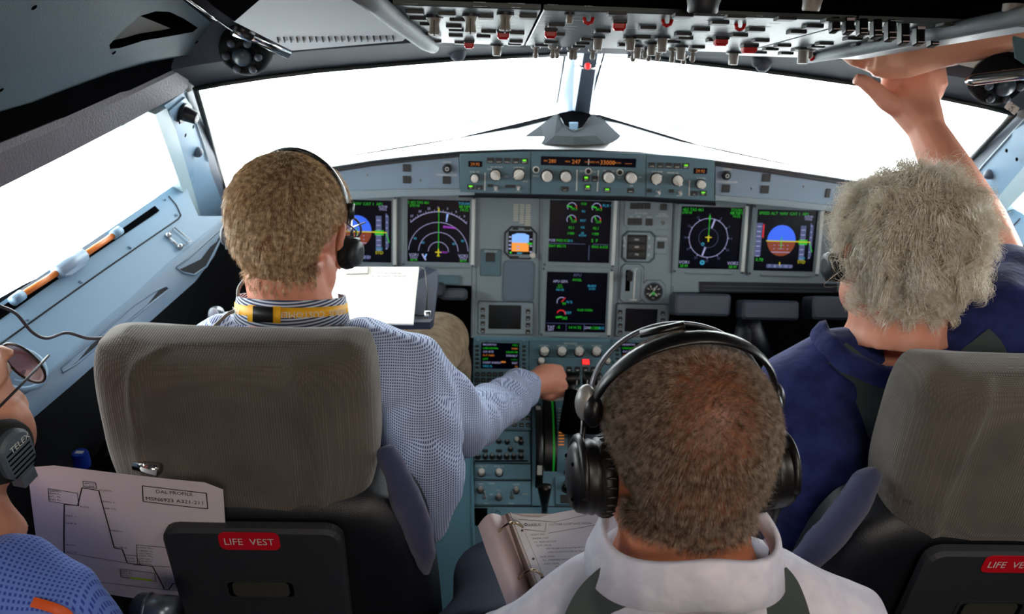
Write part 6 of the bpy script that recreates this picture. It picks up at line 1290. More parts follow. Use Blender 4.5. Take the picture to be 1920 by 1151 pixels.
def hair(name, me_ob, H, mask, n, length, rad, m, comb, seg=5, curl=0, lift=.5, parent=None, seed=1, clump=0, jitter=.25, cap=.003, grav=.0, label=None):
    me = me_ob.data; o = np.array(wmat(me_ob).to_translation()); nv = len(me.vertices); co = np.empty(nv*3, np.float32); me.vertices.foreach_get('co', co); co = co.reshape(-1, 3)+o
    me.calc_loop_triangles(); nt = len(me.loop_triangles); tri = np.empty(nt*3, np.int32); me.loop_triangles.foreach_get('vertices', tri); tri = tri.reshape(-1, 3)
    A, B, C_t = co[tri[:, 0]], co[tri[:, 1]], co[tri[:, 2]]; cen = (A+B+C_t)/3; ml = mask(H.loc(cen)); nrm = np.cross(B-A, C_t-A); area = np.linalg.norm(nrm, axis=1); nrm /= area[:, None]+1e-12
    pr = area*ml; pr = pr/pr.sum(); g = np.random.default_rng(seed); idx = g.choice(nt, n, p=pr); r1, r2 = np.sqrt(g.random(n)), g.random(n)
    base = A[idx]*(1-r1)[:, None]+B[idx]*(r1*(1-r2))[:, None]+C_t[idx]*(r1*r2)[:, None]; nn = nrm[idx]; lc = H.loc(base)
    cd_ = comb(lc, g) @ np.array(H.R).T; cd_ -= nn*(cd_*nn).sum(1)[:, None]*.9; cd_ /= np.linalg.norm(cd_, axis=1)[:, None]+1e-9
    ln = length(lc)*(.75+.5*g.random(n)) if callable(length) else length*(.75+.5*g.random(n))
    d0 = nn*lift+cd_*(1-lift)+g.normal(size=(n, 3))*jitter*.5; d0 /= np.linalg.norm(d0, axis=1)[:, None]
    if clump:
        k = max(20, n//clump); ci = g.choice(n, k, replace=False); cc = base[ci]
        near = np.empty(n, int)
        for s0 in range(0, n, 2000): near[s0:s0+2000] = ((base[s0:s0+2000, None, :]-cc[None])**2).sum(2).argmin(1)
        ph = g.random(k)*6.28; ax = g.normal(size=(k, 3)); ph = ph[near]+g.normal(size=n)*.25; ax = ax[near]+g.normal(size=(n, 3))*.15; lead = cc[near]
        fr = .8+.6*g.random(k)[near]
    else: ph = g.random(n)*6.28; ax = g.normal(size=(n, 3)); lead = base; fr = np.ones(n)
    ax /= np.linalg.norm(ax, axis=1)[:, None]; pts = [base-nn*.001]; p = base.copy(); d = d0.copy()
    for i in range(seg):
        t = (i+1)/seg; p = p+d*(ln/seg)[:, None]
        if curl: p = p+ax*(np.sin(ph+t*5.5*fr)-np.sin(ph+(t-1/seg)*5.5*fr))[:, None]*curl*(ln/.05)[:, None]
        d = d*(.72)+cd_*.28+np.array((0, 0, -grav)); d = d/np.linalg.norm(d, axis=1)[:, None]
        if clump: p = p+(lead-base)*(.8/seg)
        # stay out of the head
        q = H.loc(p); e = ((q[:, 0]/.080)**2+((q[:, 1]+.01)/.10)**2+((q[:, 2]-.043)/.083)**2)**.5; ins = (e < 1) & (q[:, 2] > -.02)
        q[ins] = q[ins]/e[ins][:, None]*1.0 if False else q[ins]; p = p+nn*(np.clip(1.0-e, 0, .2)*ins*.09)[:, None]
        pts.append(p.copy())
    pts = np.array(pts); K = seg+1; tg = np.gradient(pts, axis=0); tg /= np.linalg.norm(tg, axis=2)[..., None]+1e-9
    u = np.cross(tg, ax[None]); u /= np.linalg.norm(u, axis=2)[..., None]+1e-9; v = np.cross(tg, u)
    rr_ = rad*np.linspace(1, .25, K)[:, None, None]
    V = np.stack([pts+u*rr_*math.cos(a)+v*rr_*math.sin(a) for a in (0, 2.094, 4.189)], axis=2)       # K,n,3,3
    org = pts.reshape(-1, 3).mean(0); V = V.transpose(1, 0, 2, 3).reshape(-1, 3)-org
    b0 = (np.arange(n)*K*3)[:, None, None]; kk = (np.arange(seg)*3)[None, :, None]; jj = np.arange(3)[None, None, :]; j2 = (jj+1) % 3
    F = np.stack([b0+kk+jj, b0+kk+j2, b0+kk+3+j2, b0+kk+3+jj], axis=3).reshape(-1, 4)
    me2 = bpy.data.meshes.new(name); me2.vertices.add(len(V)); me2.vertices.foreach_set('co', V.astype(np.float32).ravel()); me2.loops.add(F.size); me2.loops.foreach_set('vertex_index', F.astype(np.int32).ravel())
    me2.polygons.add(len(F)); me2.polygons.foreach_set('loop_start', (np.arange(len(F))*4).astype(np.int32)); me2.polygons.foreach_set('use_smooth', np.ones(len(F), bool)); me2.update(calc_edges=True); me2.materials.append(m)
    ob = link(name, me2, Matrix.Translation(Vector(org)), parent)
    if label: ob['label'] = label
    ob['kind'] = 'stuff'
    return ob
def scalp(me_ob, H, mask, m):    # colour the skin under the hair
    me = me_ob.data; me.materials.append(m); k = len(me.materials)-1; o = np.array(wmat(me_ob).to_translation()); nf = len(me.polygons); c = np.empty(nf*3, np.float32); me.polygons.foreach_get('center', c)
    ml = mask(H.loc(c.reshape(-1, 3)+o)) > .5; mi = np.zeros(nf, np.int32); me.polygons.foreach_get('material_index', mi); mi[ml] = k; me.polygons.foreach_set('material_index', mi); me.update()
def tb(path, n=14, flat=None): return lambda mb: mb.tube([Vector(p) for p, _ in path], [r for _, r in path], n, flat=flat)
def bl(c, r, rot=None): return lambda mb: mb.ball(Vector(c), r, 0, 12, rot)
def band(c, rx, ry, h0, h1, a0, a1, th=.0025, flare=.0, tilt=0, n=40, m_dz=None):    # cloth band round a neck
    c = Vector(c); Rm = Matrix.Rotation(R(tilt), 3, 'X'); mb = MB(); rows = []
    for hh, dr in ((h0, flare), (h0, flare+th), (h1, th), (h1, 0), (h0, flare)):
        rows.append([c+Rm @ Vector(((rx+dr)*math.cos(R(a)), (ry+dr)*math.sin(R(a)), hh+(m_dz(a) if m_dz else 0))) for a in np.linspace(a0, a1, n)])
    mb.grid(rows); return mb
from mathutils.bvhtree import BVHTree
def surf(ob, pts, off=.004):     # lay picture points on the surface of a body
    me = ob.data; o = wmat(ob).to_translation(); bv = BVHTree.FromPolygons([v.co+o for v in me.vertices], [tuple(p.vertices) for p in me.polygons]); out = []
    for x, y in pts:
        d = ray(x, y).normalized(); h = bv.ray_cast(CAM, d)
        if h[0] is None: n_ = bv.find_nearest(P(x, y, (out[-1]-CAM).dot(-CB) if out else 1)); h = (n_[0], n_[1])
        out.append(h[0]-d*off)
    return out
def person(lb, c): return thing('person', lb, 'person', c)
def finger(path, r0, r1, n=10): k = len(path)-1; return tb([(p, r0+(r1-r0)*i/k) for i, p in enumerate(path)], n)
EYE = mat('eye_white', (225, 222, 215), .2); IRIS = mat('iris', (60, 70, 70), .2)
def eyes(H, par):
    for k in (-1, 1):
        mb = MB(); mb.ball(H.p(k*.031, .0765, .018), .0115*H.s, 0, 10); mb.ball(H.p(k*.031, .0850, .018), .0045*H.s, 1, 8); wobj('eye', mb, [EYE, IRIS], par)
# ---------------------------------------------------------------- left pilot
SK1 = skin('skin_ruddy', (196, 122, 96), (222, 156, 130)); HM1 = hairmat('hair_sandy', (156, 124, 90), (242, 216, 178))
SH1 = cloth('shirt_blue_check', (186, 200, 228), (72, 84, 128), .0034, True, True, .62)
SH1s = cloth('collar_stripe', (205, 212, 226), (60, 70, 100), .0042, True, False, .5)
H1_ = Head(P(547, 447, 1.20), 17, 15, 0, 1.02); nb = H1_.c+Vector((.004, -.040, -.120))
p1 = person('sandy-haired person in blue checked shirt and yellow lanyard, hand on the thrust lever', (-.53, 1.0, .5))
sR = P(765, 705, 1.23); eR = P(868, 800, 1.38); wR = P(992, 722, 1.78); sL = P(345, 700, 1.24); pel = Vector((-.53, .98, .50)); chest = Vector((-.53, 1.06, .92))
hk = 1.86/FPX
hd = [tb([(wR, .027), (P(1012, 716, 1.82), .033), (P(1030, 712, 1.85), .036)], 14), bl(P(1024, 706, 1.84), (.036, .03, .030))]
for i, (x, y) in enumerate(((1036, 690), (1042, 702), (1044, 716), (1040, 730))):
    hd.append(finger([P(1014+2*i, 702+i*7, 1.83), P(x, y, 1.835), P(x+13, y+2+i, 1.85), P(x+16, y+8, 1.875), P(x+8, y+12, 1.885)], .0125, .0095))
hd.append(finger([P(1016, 738, 1.83), P(1032, 744, 1.84), P(1050, 736, 1.85), P(1058, 730, 1.86)], .0125, .010))
body = soft('body', H1_.shapes(nb, .060)+[tb([(nb, .065), (nb.lerp(chest, .4), .09), (chest, .12), (pel, .13)], 18), tb([(nb+Vector((0, 0, -.05)), .06), (sR, .052), (eR, .042), (wR, .026)], 14), tb([(nb+Vector((0, 0, -.05)), .06), (sL, .052)], 14)]+hd, SK1, p1, .0036, 5)
eyes(H1_, p1)
def mk1(q):
    x, y, z = q[:, 0], q[:, 1], q[:, 2]; ear = (np.abs(x) > .055) & (y > -.030) & (y < .03) & (z < .038)
    zl = np.where(y < -.02, -.072+np.abs(x)*.25+np.maximum(0, -.06-y)*-.2, .03+np.clip(y, 0, 1)*.75); return ((z > zl) & ~ear & (y < .072)).astype(float)*np.where(z < -.05, .5, 1)
scalp(body, H1_, mk1, mat('scalp_sandy', (128, 88, 62), .8, var=.1))
def cmb1(q, g):
    cr = np.array((.0, -.035, .12)); d = q-cr; d[:, 2] -= .03; n_ = g.normal(size=q.shape)*.012; return d+n_+np.cross(d, np.array((0, 0, 1)))*.25
hair('hair', body, H1_, mk1, 17000, lambda q: np.where(q[:, 2] > .03, .026, np.where(q[:, 2] > -.04, .021, .009)), .00030, HM1, cmb1, 5, lift=.20, parent=p1, jitter=.16, grav=.08, clump=20, seed=3)
# shirt
shp = [tb([(nb+Vector((0, .0, -.035)), .066), (nb+Vector((0, 0, -.09)), .11), (chest, .150), (Vector((-.53, 1.02, .7)), .152), (pel+Vector((0, 0, .04)), .16)], 22),
       tb([(nb+Vector((.02, 0, -.055)), .055), (nb.lerp(sR, .55)+Vector((0, 0, -.01)), .062), (sR, .068), (sR.lerp(eR, .5), .064), (eR, .056), (eR.lerp(wR, .35), .050), (eR.lerp(wR, .7), .044), (P(980, 730, 1.75), .040), (P(990, 727, 1.775), .040)], 18),
       tb([(nb+Vector((-.02, 0, -.055)), .055), (nb.lerp(sL, .6), .062), (sL, .066), (sL+Vector((-.04, .15, -.2)), .055)], 16), bl(P(800, 905, 1.22), (.055, .07, .10)), bl(P(790, 800, 1.24), (.06, .08, .08))]
sh = soft('shirt', shp, SH1, p1, .0062, 8, (.0075, (38, 38, 26), 8))
wob = wobj
mb = band(nb+Vector((-.003, -.006, .014)), .076, .062, -.008, .030, 150, 395, .004, .006, -20, m_dz=lambda a: .010*math.sin(R(a))**2*(-1 if 180 < a < 360 else 1)*0); wobj('shirt_collar', mb, SH1s, p1)
mb = MB(); mb.tube([P(981, 716, 1.745), P(1000, 745, 1.775)], .002, 6); wobj('cuff_seam', mb, SH1s, p1) if 0 else None
tr = soft('trousers', [tb([(pel+Vector((.08, .02, 0)), .11), (P(760, 700, 1.55), .085), (P(822, 635, 1.80), .066), (P(838, 690, 1.95), .062), (Vector((-.37, 1.86, .12)), .05)], 18), tb([(pel+Vector((-.08, .02, 0)), .11), (Vector((-.68, 1.35, .58)), .08), (Vector((-.68, 1.5, .56)), .07), (Vector((-.68, 1.6, .12)), .05)], 18)], cloth('trousers_khaki', (168, 146, 118), (138, 116, 92), .003, False, False, .5), p1, .009, 6, (.005, (20, 30, 20), 4))
# lanyard
YL = mat('lanyard_yellow', (238, 176, 22), .55, var=.08); t = thing('lanyard', 'bright yellow lanyard with a black buckle round the shirt collar', 'lanyard', nb)
lc = nb+Vector((-.003, -.006, .014)); lt = -20
for a0, a1 in ((150, 245), (262, 392)): wobj('strap', band(lc, .0815, .0675, .000, .020, a0, a1, .0012, .0015, lt), YL, t)
wobj('buckle', band(lc, .083, .069, -.001, .021, 243, 264, .004, .001, lt, n=10), BLACK, t)
for a0, a1 in ((236, 244), (263, 271)): wobj('stitched_loop', band(lc, .083, .069, -.002, .022, a0, a1, .003, .001, lt, n=8), mat('lanyard_yellow', (238, 176, 22)), t)
def wraptext(s_, amid, h, z0):
    mb = MB(); m2 = MB(); m2.text(s_, 0, 0, h, 0, 0, 'C'); Rm = Matrix.Rotation(R(lt), 3, 'X')
    vs = []
    for x, y, _ in m2.v:
        x, y = -x, -y; a = R(amid)+x/.078; vs.append(lc+Rm @ Vector((.0855*math.cos(a), .0715*math.sin(a), z0+y)))
    mb.add(vs, m2.f); return mb
wobj('lettering', wraptext('AIRBUS  CUSTOMER', 308, .0085, .010), WHITEP, t); wobj('lettering', wraptext('AIRBUS', 207, .0085, .010), WHITEP, t)
# glasses
t = thing('eyeglasses', 'thin silver eyeglasses on the sandy-haired person', 'eyeglasses', H1_.p(0, .1, .02))
mb = MB(); mb.tube([H1_.p(.079, -.005, .020), H1_.p(.077, .05, .024), H1_.p(.068, .103, .024)], .0013, 6); wobj('temple', mb, CHROME, t); mb = MB(); mb.tube([H1_.p(-.079, -.005, .020), H1_.p(-.077, .05, .024), H1_.p(-.068, .103, .024)], .0013, 6); wobj('temple', mb, CHROME, t)
for k in (-1, 1):
    pts = [H1_.p(k*.037+.028*math.cos(a), .108-.012*abs(.037+.028*math.cos(a)*k)/.065, .012+.019*math.sin(a)) for a in np.linspace(0, 6.283, 25)[:-1]]; mb = MB(); mb.tube(pts, .0018, 6, closed=True); wobj('lens_rim', mb, DARK, t)
    mb = MB(); mb.add(pts, [tuple(range(24))]); wobj('lens', mb, GLASS, t)
# ---------------------------------------------------------------- headsets in head coordinates
def arc_band(H, hx, hz, y0, y1, zc, a0=0, a1=180, n=26, lift=0):
    return [H.p(hx*math.cos(R(a)), y0+(y1-y0)*math.sin(R(a)), zc+hz*math.sin(R(a))+lift) for a in np.linspace(a0, a1, n)]
PADM = mat('ear_foam', (14, 14, 15), .95, bump=.4, bs=500)
def light_headset(H, lb, boom=False):
    t = thing('headset', lb, 'headset', H.p(0, 0, .13))
    mb = MB(); mb.tube(arc_band(H, .083, .088, .012, .000, .040, 8, 172), (.0085, .0022), 8, flat=H.R @ Vector((0, 1, 0))); wobj('headband', mb, BLACK, t)
    mb = MB(); mb.tube([p+(H.R @ Vector((0, 0, .003))) for p in arc_band(H, .083, .088, .012, .000, .040, 20, 160)], .0014, 6); wobj('steel_edge', mb, STEEL, t)
    for k in (-1, 1):
        mb = MB(); mb.tube([H.p(k*.087, .010, .062), H.p(k*.0885, .008, .040)], (.0075, .004), 8, flat=H.R @ Vector((0, 1, 0))); wobj('slider', mb, DARK, t)
        mb = MB(); mb.tube([H.p(k*.088, .008, .042), H.p(k*.094, .004, .012)], (.005, .0012), 8, flat=H.R @ Vector((0, 1, 0))); wobj('steel_stem', mb, STEEL, t)
        mb = MB(); mb.tube([H.p(k*.090, -.002, .05), H.p(k*.091, -.008, .035), H.p(k*.093, .018, .022), H.p(k*.098, .008, .006)], .0012, 6); wobj('wire', mb, BLACK, t)
        F = Frame(H.p(k*.088, .0, -.008), H.R @ Vector((0, 1, 0)), H.R @ Vector((0, 0, k))); 
        inst('ear_pad', None, lambda m: m.lathe(0, 0, [(.018, -.006), (.024, -.003), (.0255, .004), (.023, .011), (.018, .012)], 26, 0), PADM, F, parent=t)
        inst('ear_shell', None, lambda m: (m.lathe(0, 0, [(.019, .012), (.020, .016), (.018, .021), (.010, .023)], 26, 0), m.box(0, .017, .012, .012, .012, .008, 0, .002)), mat('shell_grey', (40, 44, 48), .5), F, parent=t)
    return t
light_headset(H1_, 'thin black headset with a steel edged band on the sandy-haired person')
# ---------------------------------------------------------------- right pilot
SK2 = skin('skin_pink', (205, 134, 108), (226, 166, 142)); HM2 = hairmat('hair_blond_grey', (212, 198, 168), (255, 252, 245), .35)
NAVY = cloth('polo_navy', (34, 44, 98), (24, 32, 80), .003, False, False, .5, .3)
H2_ = Head(P(1684, 488, 1.20), -3, 4, 0, 1.03); nb2 = H2_.c+Vector((.006, -.045, -.110)); p2 = person('person with curly pale grey hair and navy polo shirt raising one arm', (.45, 1.0, .5))
s2L = P(1505, 735, 1.24); s2R = P(1868, 640, 1.18); e2R = P(1872, 500, 1.36); w2R = P(1735, 240, 1.44); pel2 = Vector((.50, .98, .50)); ch2 = Vector((.45, 1.07, .92))
kk = 1.46
hd2 = [tb([(w2R, .033), (P(1728, 215, 1.45), .035), (P(1712, 180, 1.46), .040), (P(1712, 140, 1.46), .036)], 14), bl(P(1690, 165, 1.46), (.040, .022, .045)), bl(P(1735, 165, 1.46), (.036, .022, .045)), tb([(w2R, .030), (P(1690, 190, 1.455), .030), (P(1683, 160, 1.46), .022)], 12), bl(P(1752, 135, 1.46), (.020, .018, .020))]
hd2 += [finger([P(1690, 205, 1.45), P(1662, 190, 1.44), P(1640, 168, 1.435), P(1618, 152, 1.43), P(1602, 147, 1.43)], .0195, .0098, 12)]
for i, (x, y) in enumerate(((1668, 128), (1700, 120), (1730, 120), (1758, 128))):
    hd2.append(finger([P(x+8-2*i, y+36, 1.455), P(x-3+i, y+8, 1.455), P(x-10+2*i, y-22, 1.47), P(x-8+2*i, y-38, 1.50), P(x-4, y-46, 1.53)], .0165, .0095, 12))
body2 = soft('body', H2_.shapes(nb2, .070, jowl=.006)+[tb([(nb2, .078), (nb2.lerp(ch2, .4), .10), (ch2, .12), (pel2, .13)], 18), tb([(nb2+Vector((0, 0, -.05)), .06), (s2R, .055), (e2R, .046), (e2R.lerp(w2R, .3), .050), (e2R.lerp(w2R, .65), .042), (w2R, .031)], 14), tb([(nb2+Vector((0, 0, -.05)), .06), (s2L, .055), (P(1420, 900, 1.3), .045), (P(1330, 860, 1.6), .03)], 14)]+hd2, SK2, p2, .0036, 4)
eyes(H2_, p2)
def mk2(q):
    x, y, z = q[:, 0], q[:, 1], q[:, 2]; ear = (np.abs(x) > .060) & (y > -.022) & (y < .03) & (z < .030)
    zl = np.where(y < -.02, -.046, .03+np.clip(y, 0, 1)*.7); return ((z > zl) & ~ear & (y < .078)).astype(float)
scalp(body2, H2_, mk2, mat('scalp_pale', (176, 156, 132), .8, var=.1))
def cmb2(q, g):
    d = q-np.array((.0, -.0, .10)); d[:, 2] -= .045; return d+g.normal(size=q.shape)*.03
hair('hair', body2, H2_, mk2, 16500, lambda q: np.where(q[:, 2] > .05, .044, np.where(q[:, 2] > -.02, .042, .028)), .00040, HM2, cmb2, 9, curl=.016, lift=.44, parent=p2, jitter=.25, grav=.03, clump=50, seed=5)
polo = soft('polo_shirt', [tb([(nb2+Vector((0, 0, -.02)), .085), (nb2+Vector((0, 0, -.08)), .125), (ch2, .165), (Vector((.48, 1.02, .7)), .17), (pel2+Vector((0, 0, .04)), .17)], 22),
    tb([(nb2+Vector((-.03, 0, -.05)), .06), (nb2.lerp(s2L, .6), .070), (s2L, .078), (P(1452, 830, 1.24), .078), (P(1430, 920, 1.3), .066)], 18), tb([(nb2+Vector((.03, 0, -.05)), .06), (nb2.lerp(s2R, .7), .075), (s2R, .088), (s2R.lerp(e2R, .55), .080), (s2R.lerp(e2R, .86), .066)], 18), bl(P(1520, 900, 1.25), (.09, .09, .15)), bl(P(1915, 600, 1.22), (.075, .08, .08))], NAVY, p2, .0062, 8, (.007, (26, 26, 22), 12))
cp = nb2+Vector((-.012, -.006, -.012))
colpts = []
mb = MB(); rows = []
for hh, rr0, zz in ((0, .080, .010), (1, .086, .022), (2, .094, .018), (3, .101, .002), (4, .102, -.006)):
    rows.append([cp+Vector((rr0*1.15*math.cos(R(a)), rr0*math.sin(R(a)), zz+.018*max(0, math.cos(R(a-178)))**4+.008*math.cos(R(a-20))+.002*math.sin(a*.2))) for a in np.linspace(165, 385, 40)])
mb.grid(rows); wobj('polo_collar', mb, NAVY, p2)
soft('trousers', [tb([(pel2+Vector((-.08, .02, 0)), .11), (Vector((.36, 1.45, .56)), .08), (Vector((.34, 1.55, .5)), .07), (Vector((.34, 1.75, .1)), .05)], 16), tb([(pel2+Vector((.08, .02, 0)), .11), (Vector((.62, 1.5, .56)), .08), (Vector((.62, 1.75, .1)), .05)], 16)], mat('trousers_dark', (34, 34, 42), .8, var=.1), p2, .010, 5)
light_headset(H2_, 'thin black headset half buried in the curly pale hair')
belt('shoulder_strap', surf(polo, ((1566, 664), (1598, 690), (1630, 735), (1655, 800), (1665, 860))), .046, label='dark green grey harness strap over the left shoulder of the navy polo shirt')['category'] = 'strap'
belt('shoulder_strap', surf(polo, ((1828, 636), (1850, 660), (1862, 700), (1866, 760))), .046, label='dark green grey harness strap beside the navy polo collar on the right')['category'] = 'strap'
# ---------------------------------------------------------------- forearm reaching in at the upper right
p5 = person('person mostly outside the view, bare forearm reaching in at the upper right', P(1960, 40, 1.05))
a0 = P(1700, 112, 1.40); a1 = P(1990, 10, 1.30)
h5 = [tb([(a1, .050), (a0.lerp(a1, .55), .046), (a0.lerp(a1, .2), .034), (a0, .032), (P(1672, 112, 1.42), .034), (P(1640, 112, 1.43), .030)], 16)]
for i in range(4): h5.append(finger([P(1655, 104+i*9, 1.42), P(1625, 96+i*8, 1.43+.005*i), P(1600, 92+i*7, 1.44), P(1580, 84+i*5, 1.455)], .013, .009))
h5.append(finger([P(1670, 128, 1.42), P(1648, 130, 1.42), P(1628, 122, 1.43)], .014, .010))
soft('body', h5, skin('skin_tan', (184, 124, 96), (208, 150, 122)), p5, .0036, 4)
# ---------------------------------------------------------------- short haired person in front
SK3 = skin('skin_warm', (190, 112, 76), (212, 140, 104)); HM3 = hairmat('hair_buzz_grey', (74, 56, 42), (170, 152, 136), .5)
H3_ = Head(P(1277, 856, .795), -5, 8, 1, 1.0); nb3 = H3_.c+Vector((.004, -.045, -.088)); p3 = person('person with close-cropped greying hair and large black headphones seen from behind', (-.02, .5, .6))
s3L = P(1020, 1228, .85); s3R = P(1562, 1200, .84); pel3 = Vector((-.04, .52, .45)); ch3 = Vector((-.03, .58, .88))
thb = [P(1002, 1150, .86), P(1006, 1130, .88), P(1005, 1117, .895)]
body3 = soft('body', H3_.shapes(nb3, .064, ears=False)+[tb([(nb3, .07), (nb3.lerp(ch3, .4), .09), (ch3, .12), (pel3, .13)], 18), tb([(nb3+Vector((0, 0, -.05)), .06), (s3L, .05), (P(930, 1300, .8), .04), (P(990, 1190, .86), .026)], 14), tb([(nb3+Vector((0, 0, -.05)), .06), (s3R, .05), (P(1640, 1330, .8), .04)], 14), finger([P(990, 1180, .86)]+thb, .013, .008), finger([P(985, 1190, .87), P(975, 1170, .88), P(985, 1155, .9)], .011, .008), finger([P(992, 1190, .88), P(985, 1175, .9), P(995, 1160, .92)], .011, .008), finger([P(1000, 1192, .88), P(998, 1178, .9), P(1008, 1164, .92)], .011, .008), finger([P(1008, 1194, .88), P(1010, 1182, .9), P(1018, 1170, .92)], .010, .007), bl(P(990, 1185, .865), (.034, .03, .028))], SK3, p3, .0036, 5)
eyes(H3_, p3)
def mk3(q):
    x, y, z = q[:, 0], q[:, 1], q[:, 2]; ear = (np.abs(x) > .058) & (y > -.025) & (y < .03) & (z < .034)
    zl = np.where(y < -.02, -.047, .03+np.clip(y, 0, 1)*.7); side = np.clip(np.sqrt((x/.072)**2+((z-.02)/.09)**2*.25)-.25, 0, 1)
    den = .42+.8*np.clip(np.abs(x)/.075-.35, 0, 1)+.5*np.clip(-z/.05, 0, .6)+1.2*(y > .02); return ((z > zl) & ~ear & (y < .085)).astype(float)*den
def mk3b(q): return (mk3(q) > 0).astype(float)
scalp(body3, H3_, mk3b, skin('scalp_warm', (112, 66, 44), (140, 88, 60)))
def cmb3(q, g):
    d = q-np.array((.01, -.045, .11)); d[:, 2] -= .03; return d+g.normal(size=q.shape)*.012
hair('hair', body3, H3_, mk3, 42000, lambda q: np.where(q[:, 2] > -.05, .0095, .006)*(1+.25*(np.abs(q[:, 0]) > .05)), .00017, HM3, cmb3, 3, lift=.5, parent=p3, jitter=.35, grav=.05, seed=9)
WH = cloth('shirt_white', (214, 212, 224), (200, 198, 214), .003, False, False, .5, .25)
shirt3 = soft('shirt', [tb([(nb3+Vector((0, -.004, .002)), .078), (nb3+Vector((0, -.01, -.07)), .11), (ch3, .150), (pel3+Vector((0, 0, .05)), .16)], 22),
    tb([(nb3+Vector((-.02, 0, -.045)), .06), (nb3.lerp(s3L, .55)+Vector((0, 0, .0)), .062), (s3L, .062), (P(925, 1270, .87), .056), (P(950, 1215, .87), .045), (P(985, 1195, .85), .038)], 18),
    tb([(nb3+Vector((.02, 0, -.045)), .06), (nb3.lerp(s3R, .6)+Vector((0, 0, .0)), .064), (s3R, .066), (P(1660, 1330, .8), .055)], 18), bl(P(1505, 1160, .80), (.03, .03, .016))], WH, p3, .005, 8, (.006, (34, 34, 30), 21))
cc3 = nb3+Vector((0.0, -.004, .036)); mb = MB(); rows = []
for rr0, zz in ((.076, .022), (.078, .040), (.084, .038), (.090, .016), (.096, -.004), (.093, -.008)):
    rows.append([cc3+Vector((rr0*1.02*math.cos(R(a)), rr0*.98*math.sin(R(a)), zz+.010*max(0, math.cos(R(a-350)))**3-.042*abs(math.cos(R(a)))**1.6)) for a in np.linspace(160, 380, 44)])
mb.grid(rows); wobj('shirt_collar', mb, WH, p3)
soft('trousers', [tb([(pel3+Vector((-.08, .02, 0)), .11), (P(905, 1150, 1.15), .085), (P(935, 1075, 1.28), .075), (Vector((-.25, .95, .1)), .05)], 16), tb([(pel3+Vector((.08, .02, 0)), .11), (Vector((.18, .85, .55)), .08), (Vector((.18, 1.0, .1)), .05)], 16)], mat('trousers_slate', (38, 46, 66), .8, var=.1), p3, .009, 6, (.004, (20, 20, 20), 3))
for pts, lb in ((surf(shirt3, ((1170, 1096), (1148, 1110), (1120, 1138), (1100, 1180), (1085, 1230)), .011), 'wide grey green harness strap over the left shoulder of the white shirt'), (surf(shirt3, ((1440, 1096), (1452, 1110), (1464, 1140), (1474, 1180), (1480, 1230)), .011), 'wide grey green harness strap over the right shoulder of the white shirt')):
    belt('shoulder_strap', pts, .048, m=BELT, label=lb)['category'] = 'strap'
# big headphones
t = thing('headphones', 'large black over-ear headphones with a double headband on the short-haired person', 'headphones', H3_.p(0, 0, .13)); GLB = mat('gloss_black', (15, 15, 17), .38, spec=.4); SILV = mat('silver_hinge', (150, 150, 148), .4, metal=.3)
fl = H3_.R @ Vector((0, 1, 0))
mb = MB(); mb.tube(arc_band(H3_, .090, .073, .028, .050, .050, 6, 174), (.006, .0022), 8, flat=fl); wobj('front_headband', mb, mat('band_edge', (86, 88, 96), .4, metal=.4), t)
mb = MB(); ab = arc_band(H3_, .091, .087, .012, -.020, .048, 4, 176, 30); mb.tube(ab, [(.0068+.003*math.sin(3.14*i/29), .0032) for i in range(30)], 10, flat=fl); wobj('rear_headband', mb, BLACK, t)
mb = MB(); mb.tube([H3_.p(-.050, .012, .126), H3_.p(-.012, .0, .140)], (.006, .003), 8, flat=fl); wobj('band_tab', mb, BLACK, t)
for k in (-1, 1):
    mb = MB(); mb.ball(H3_.p(k*.096, .018, .052), (.011, .014, .019), 0, 12, H3_.R); wobj('hinge', mb, SILV if k < 0 else GLB, t)
    mb = MB(); mb.ball(H3_.p(k*.091, .008, .048), (.010, .013, .017), 0, 12, H3_.R); wobj('hinge_cover', mb, GLB, t)
    mb = MB(); mb.tube([H3_.p(k*.098, .012, .036), H3_.p(k*.100, .006, .020), H3_.p(k*.102, .004, .004)], (.005, .003), 8, flat=fl); wobj('slider', mb, GLB, t)
    mb = MB(); mb.tube([H3_.p(k*(.104), .036*math.cos(R(a))-.004, -.014+.036*math.sin(R(a))) for a in np.linspace(-10, 190, 22)], (.0045, .003), 8); wobj('yoke', mb, GLB, t)
    F = Frame(H3_.p(k*.075, -.006, -.016), H3_.R @ Vector((0, 1, 0)), H3_.R @ Vector((0, -.0, k)))
    def pad(m):
        m.lathe(0, 0, [(.020, -.004), (.034, -.003), (.039, .004), (.038, .011), (.034, .014)], 36, 0)
        for a in range(26): q = 2*math.pi*a/26; m.ball((.0385*math.cos(q), .0385*math.sin(q), .004), (.0018, .0018, .006), 0, 5)
    inst('ear_cushion', None, pad, mat('cushion_black', (15, 14, 14), .45, bump=.3, bs=300), F, parent=t)
    def shell(m):
        m.lathe(0, 0, [(.035, .012), (.037, .018), (.035, .022), (.036, .024), (.034, .032), (.028, .037), (.012, .0395), (.001, .040)], 36, 0, cap=False)
        for a in (60, 150, 240, 330): m.ball((.024*math.cos(R(a)), .024*math.sin(R(a)), .0375), .0022, 1, 6)
    inst('ear_shell', None, shell, [GLB, MATTB], F, parent=t)
t0_ = H3_.p(.104, -.008, -.056)
mb = MB(); mb.tube([t0_+Vector((0, 0, .008)), t0_, t0_+Vector((-.002, 0, -.02))], .0055, 10); mb.tube([t0_+Vector((-.002, 0, -.02)), t0_+Vector((-.003, 0, -.035))], .003, 8); wobj('cord_plug', mb, GLB, t)
cord([t0_+Vector((-.003, 0, -.03)), P(1452, 1000, .79), P(1444, 1050, .775), P(1448, 1100, .755)], .0024, mat('cord_slate', (44, 50, 60), .4), None, None, 'cord', t)
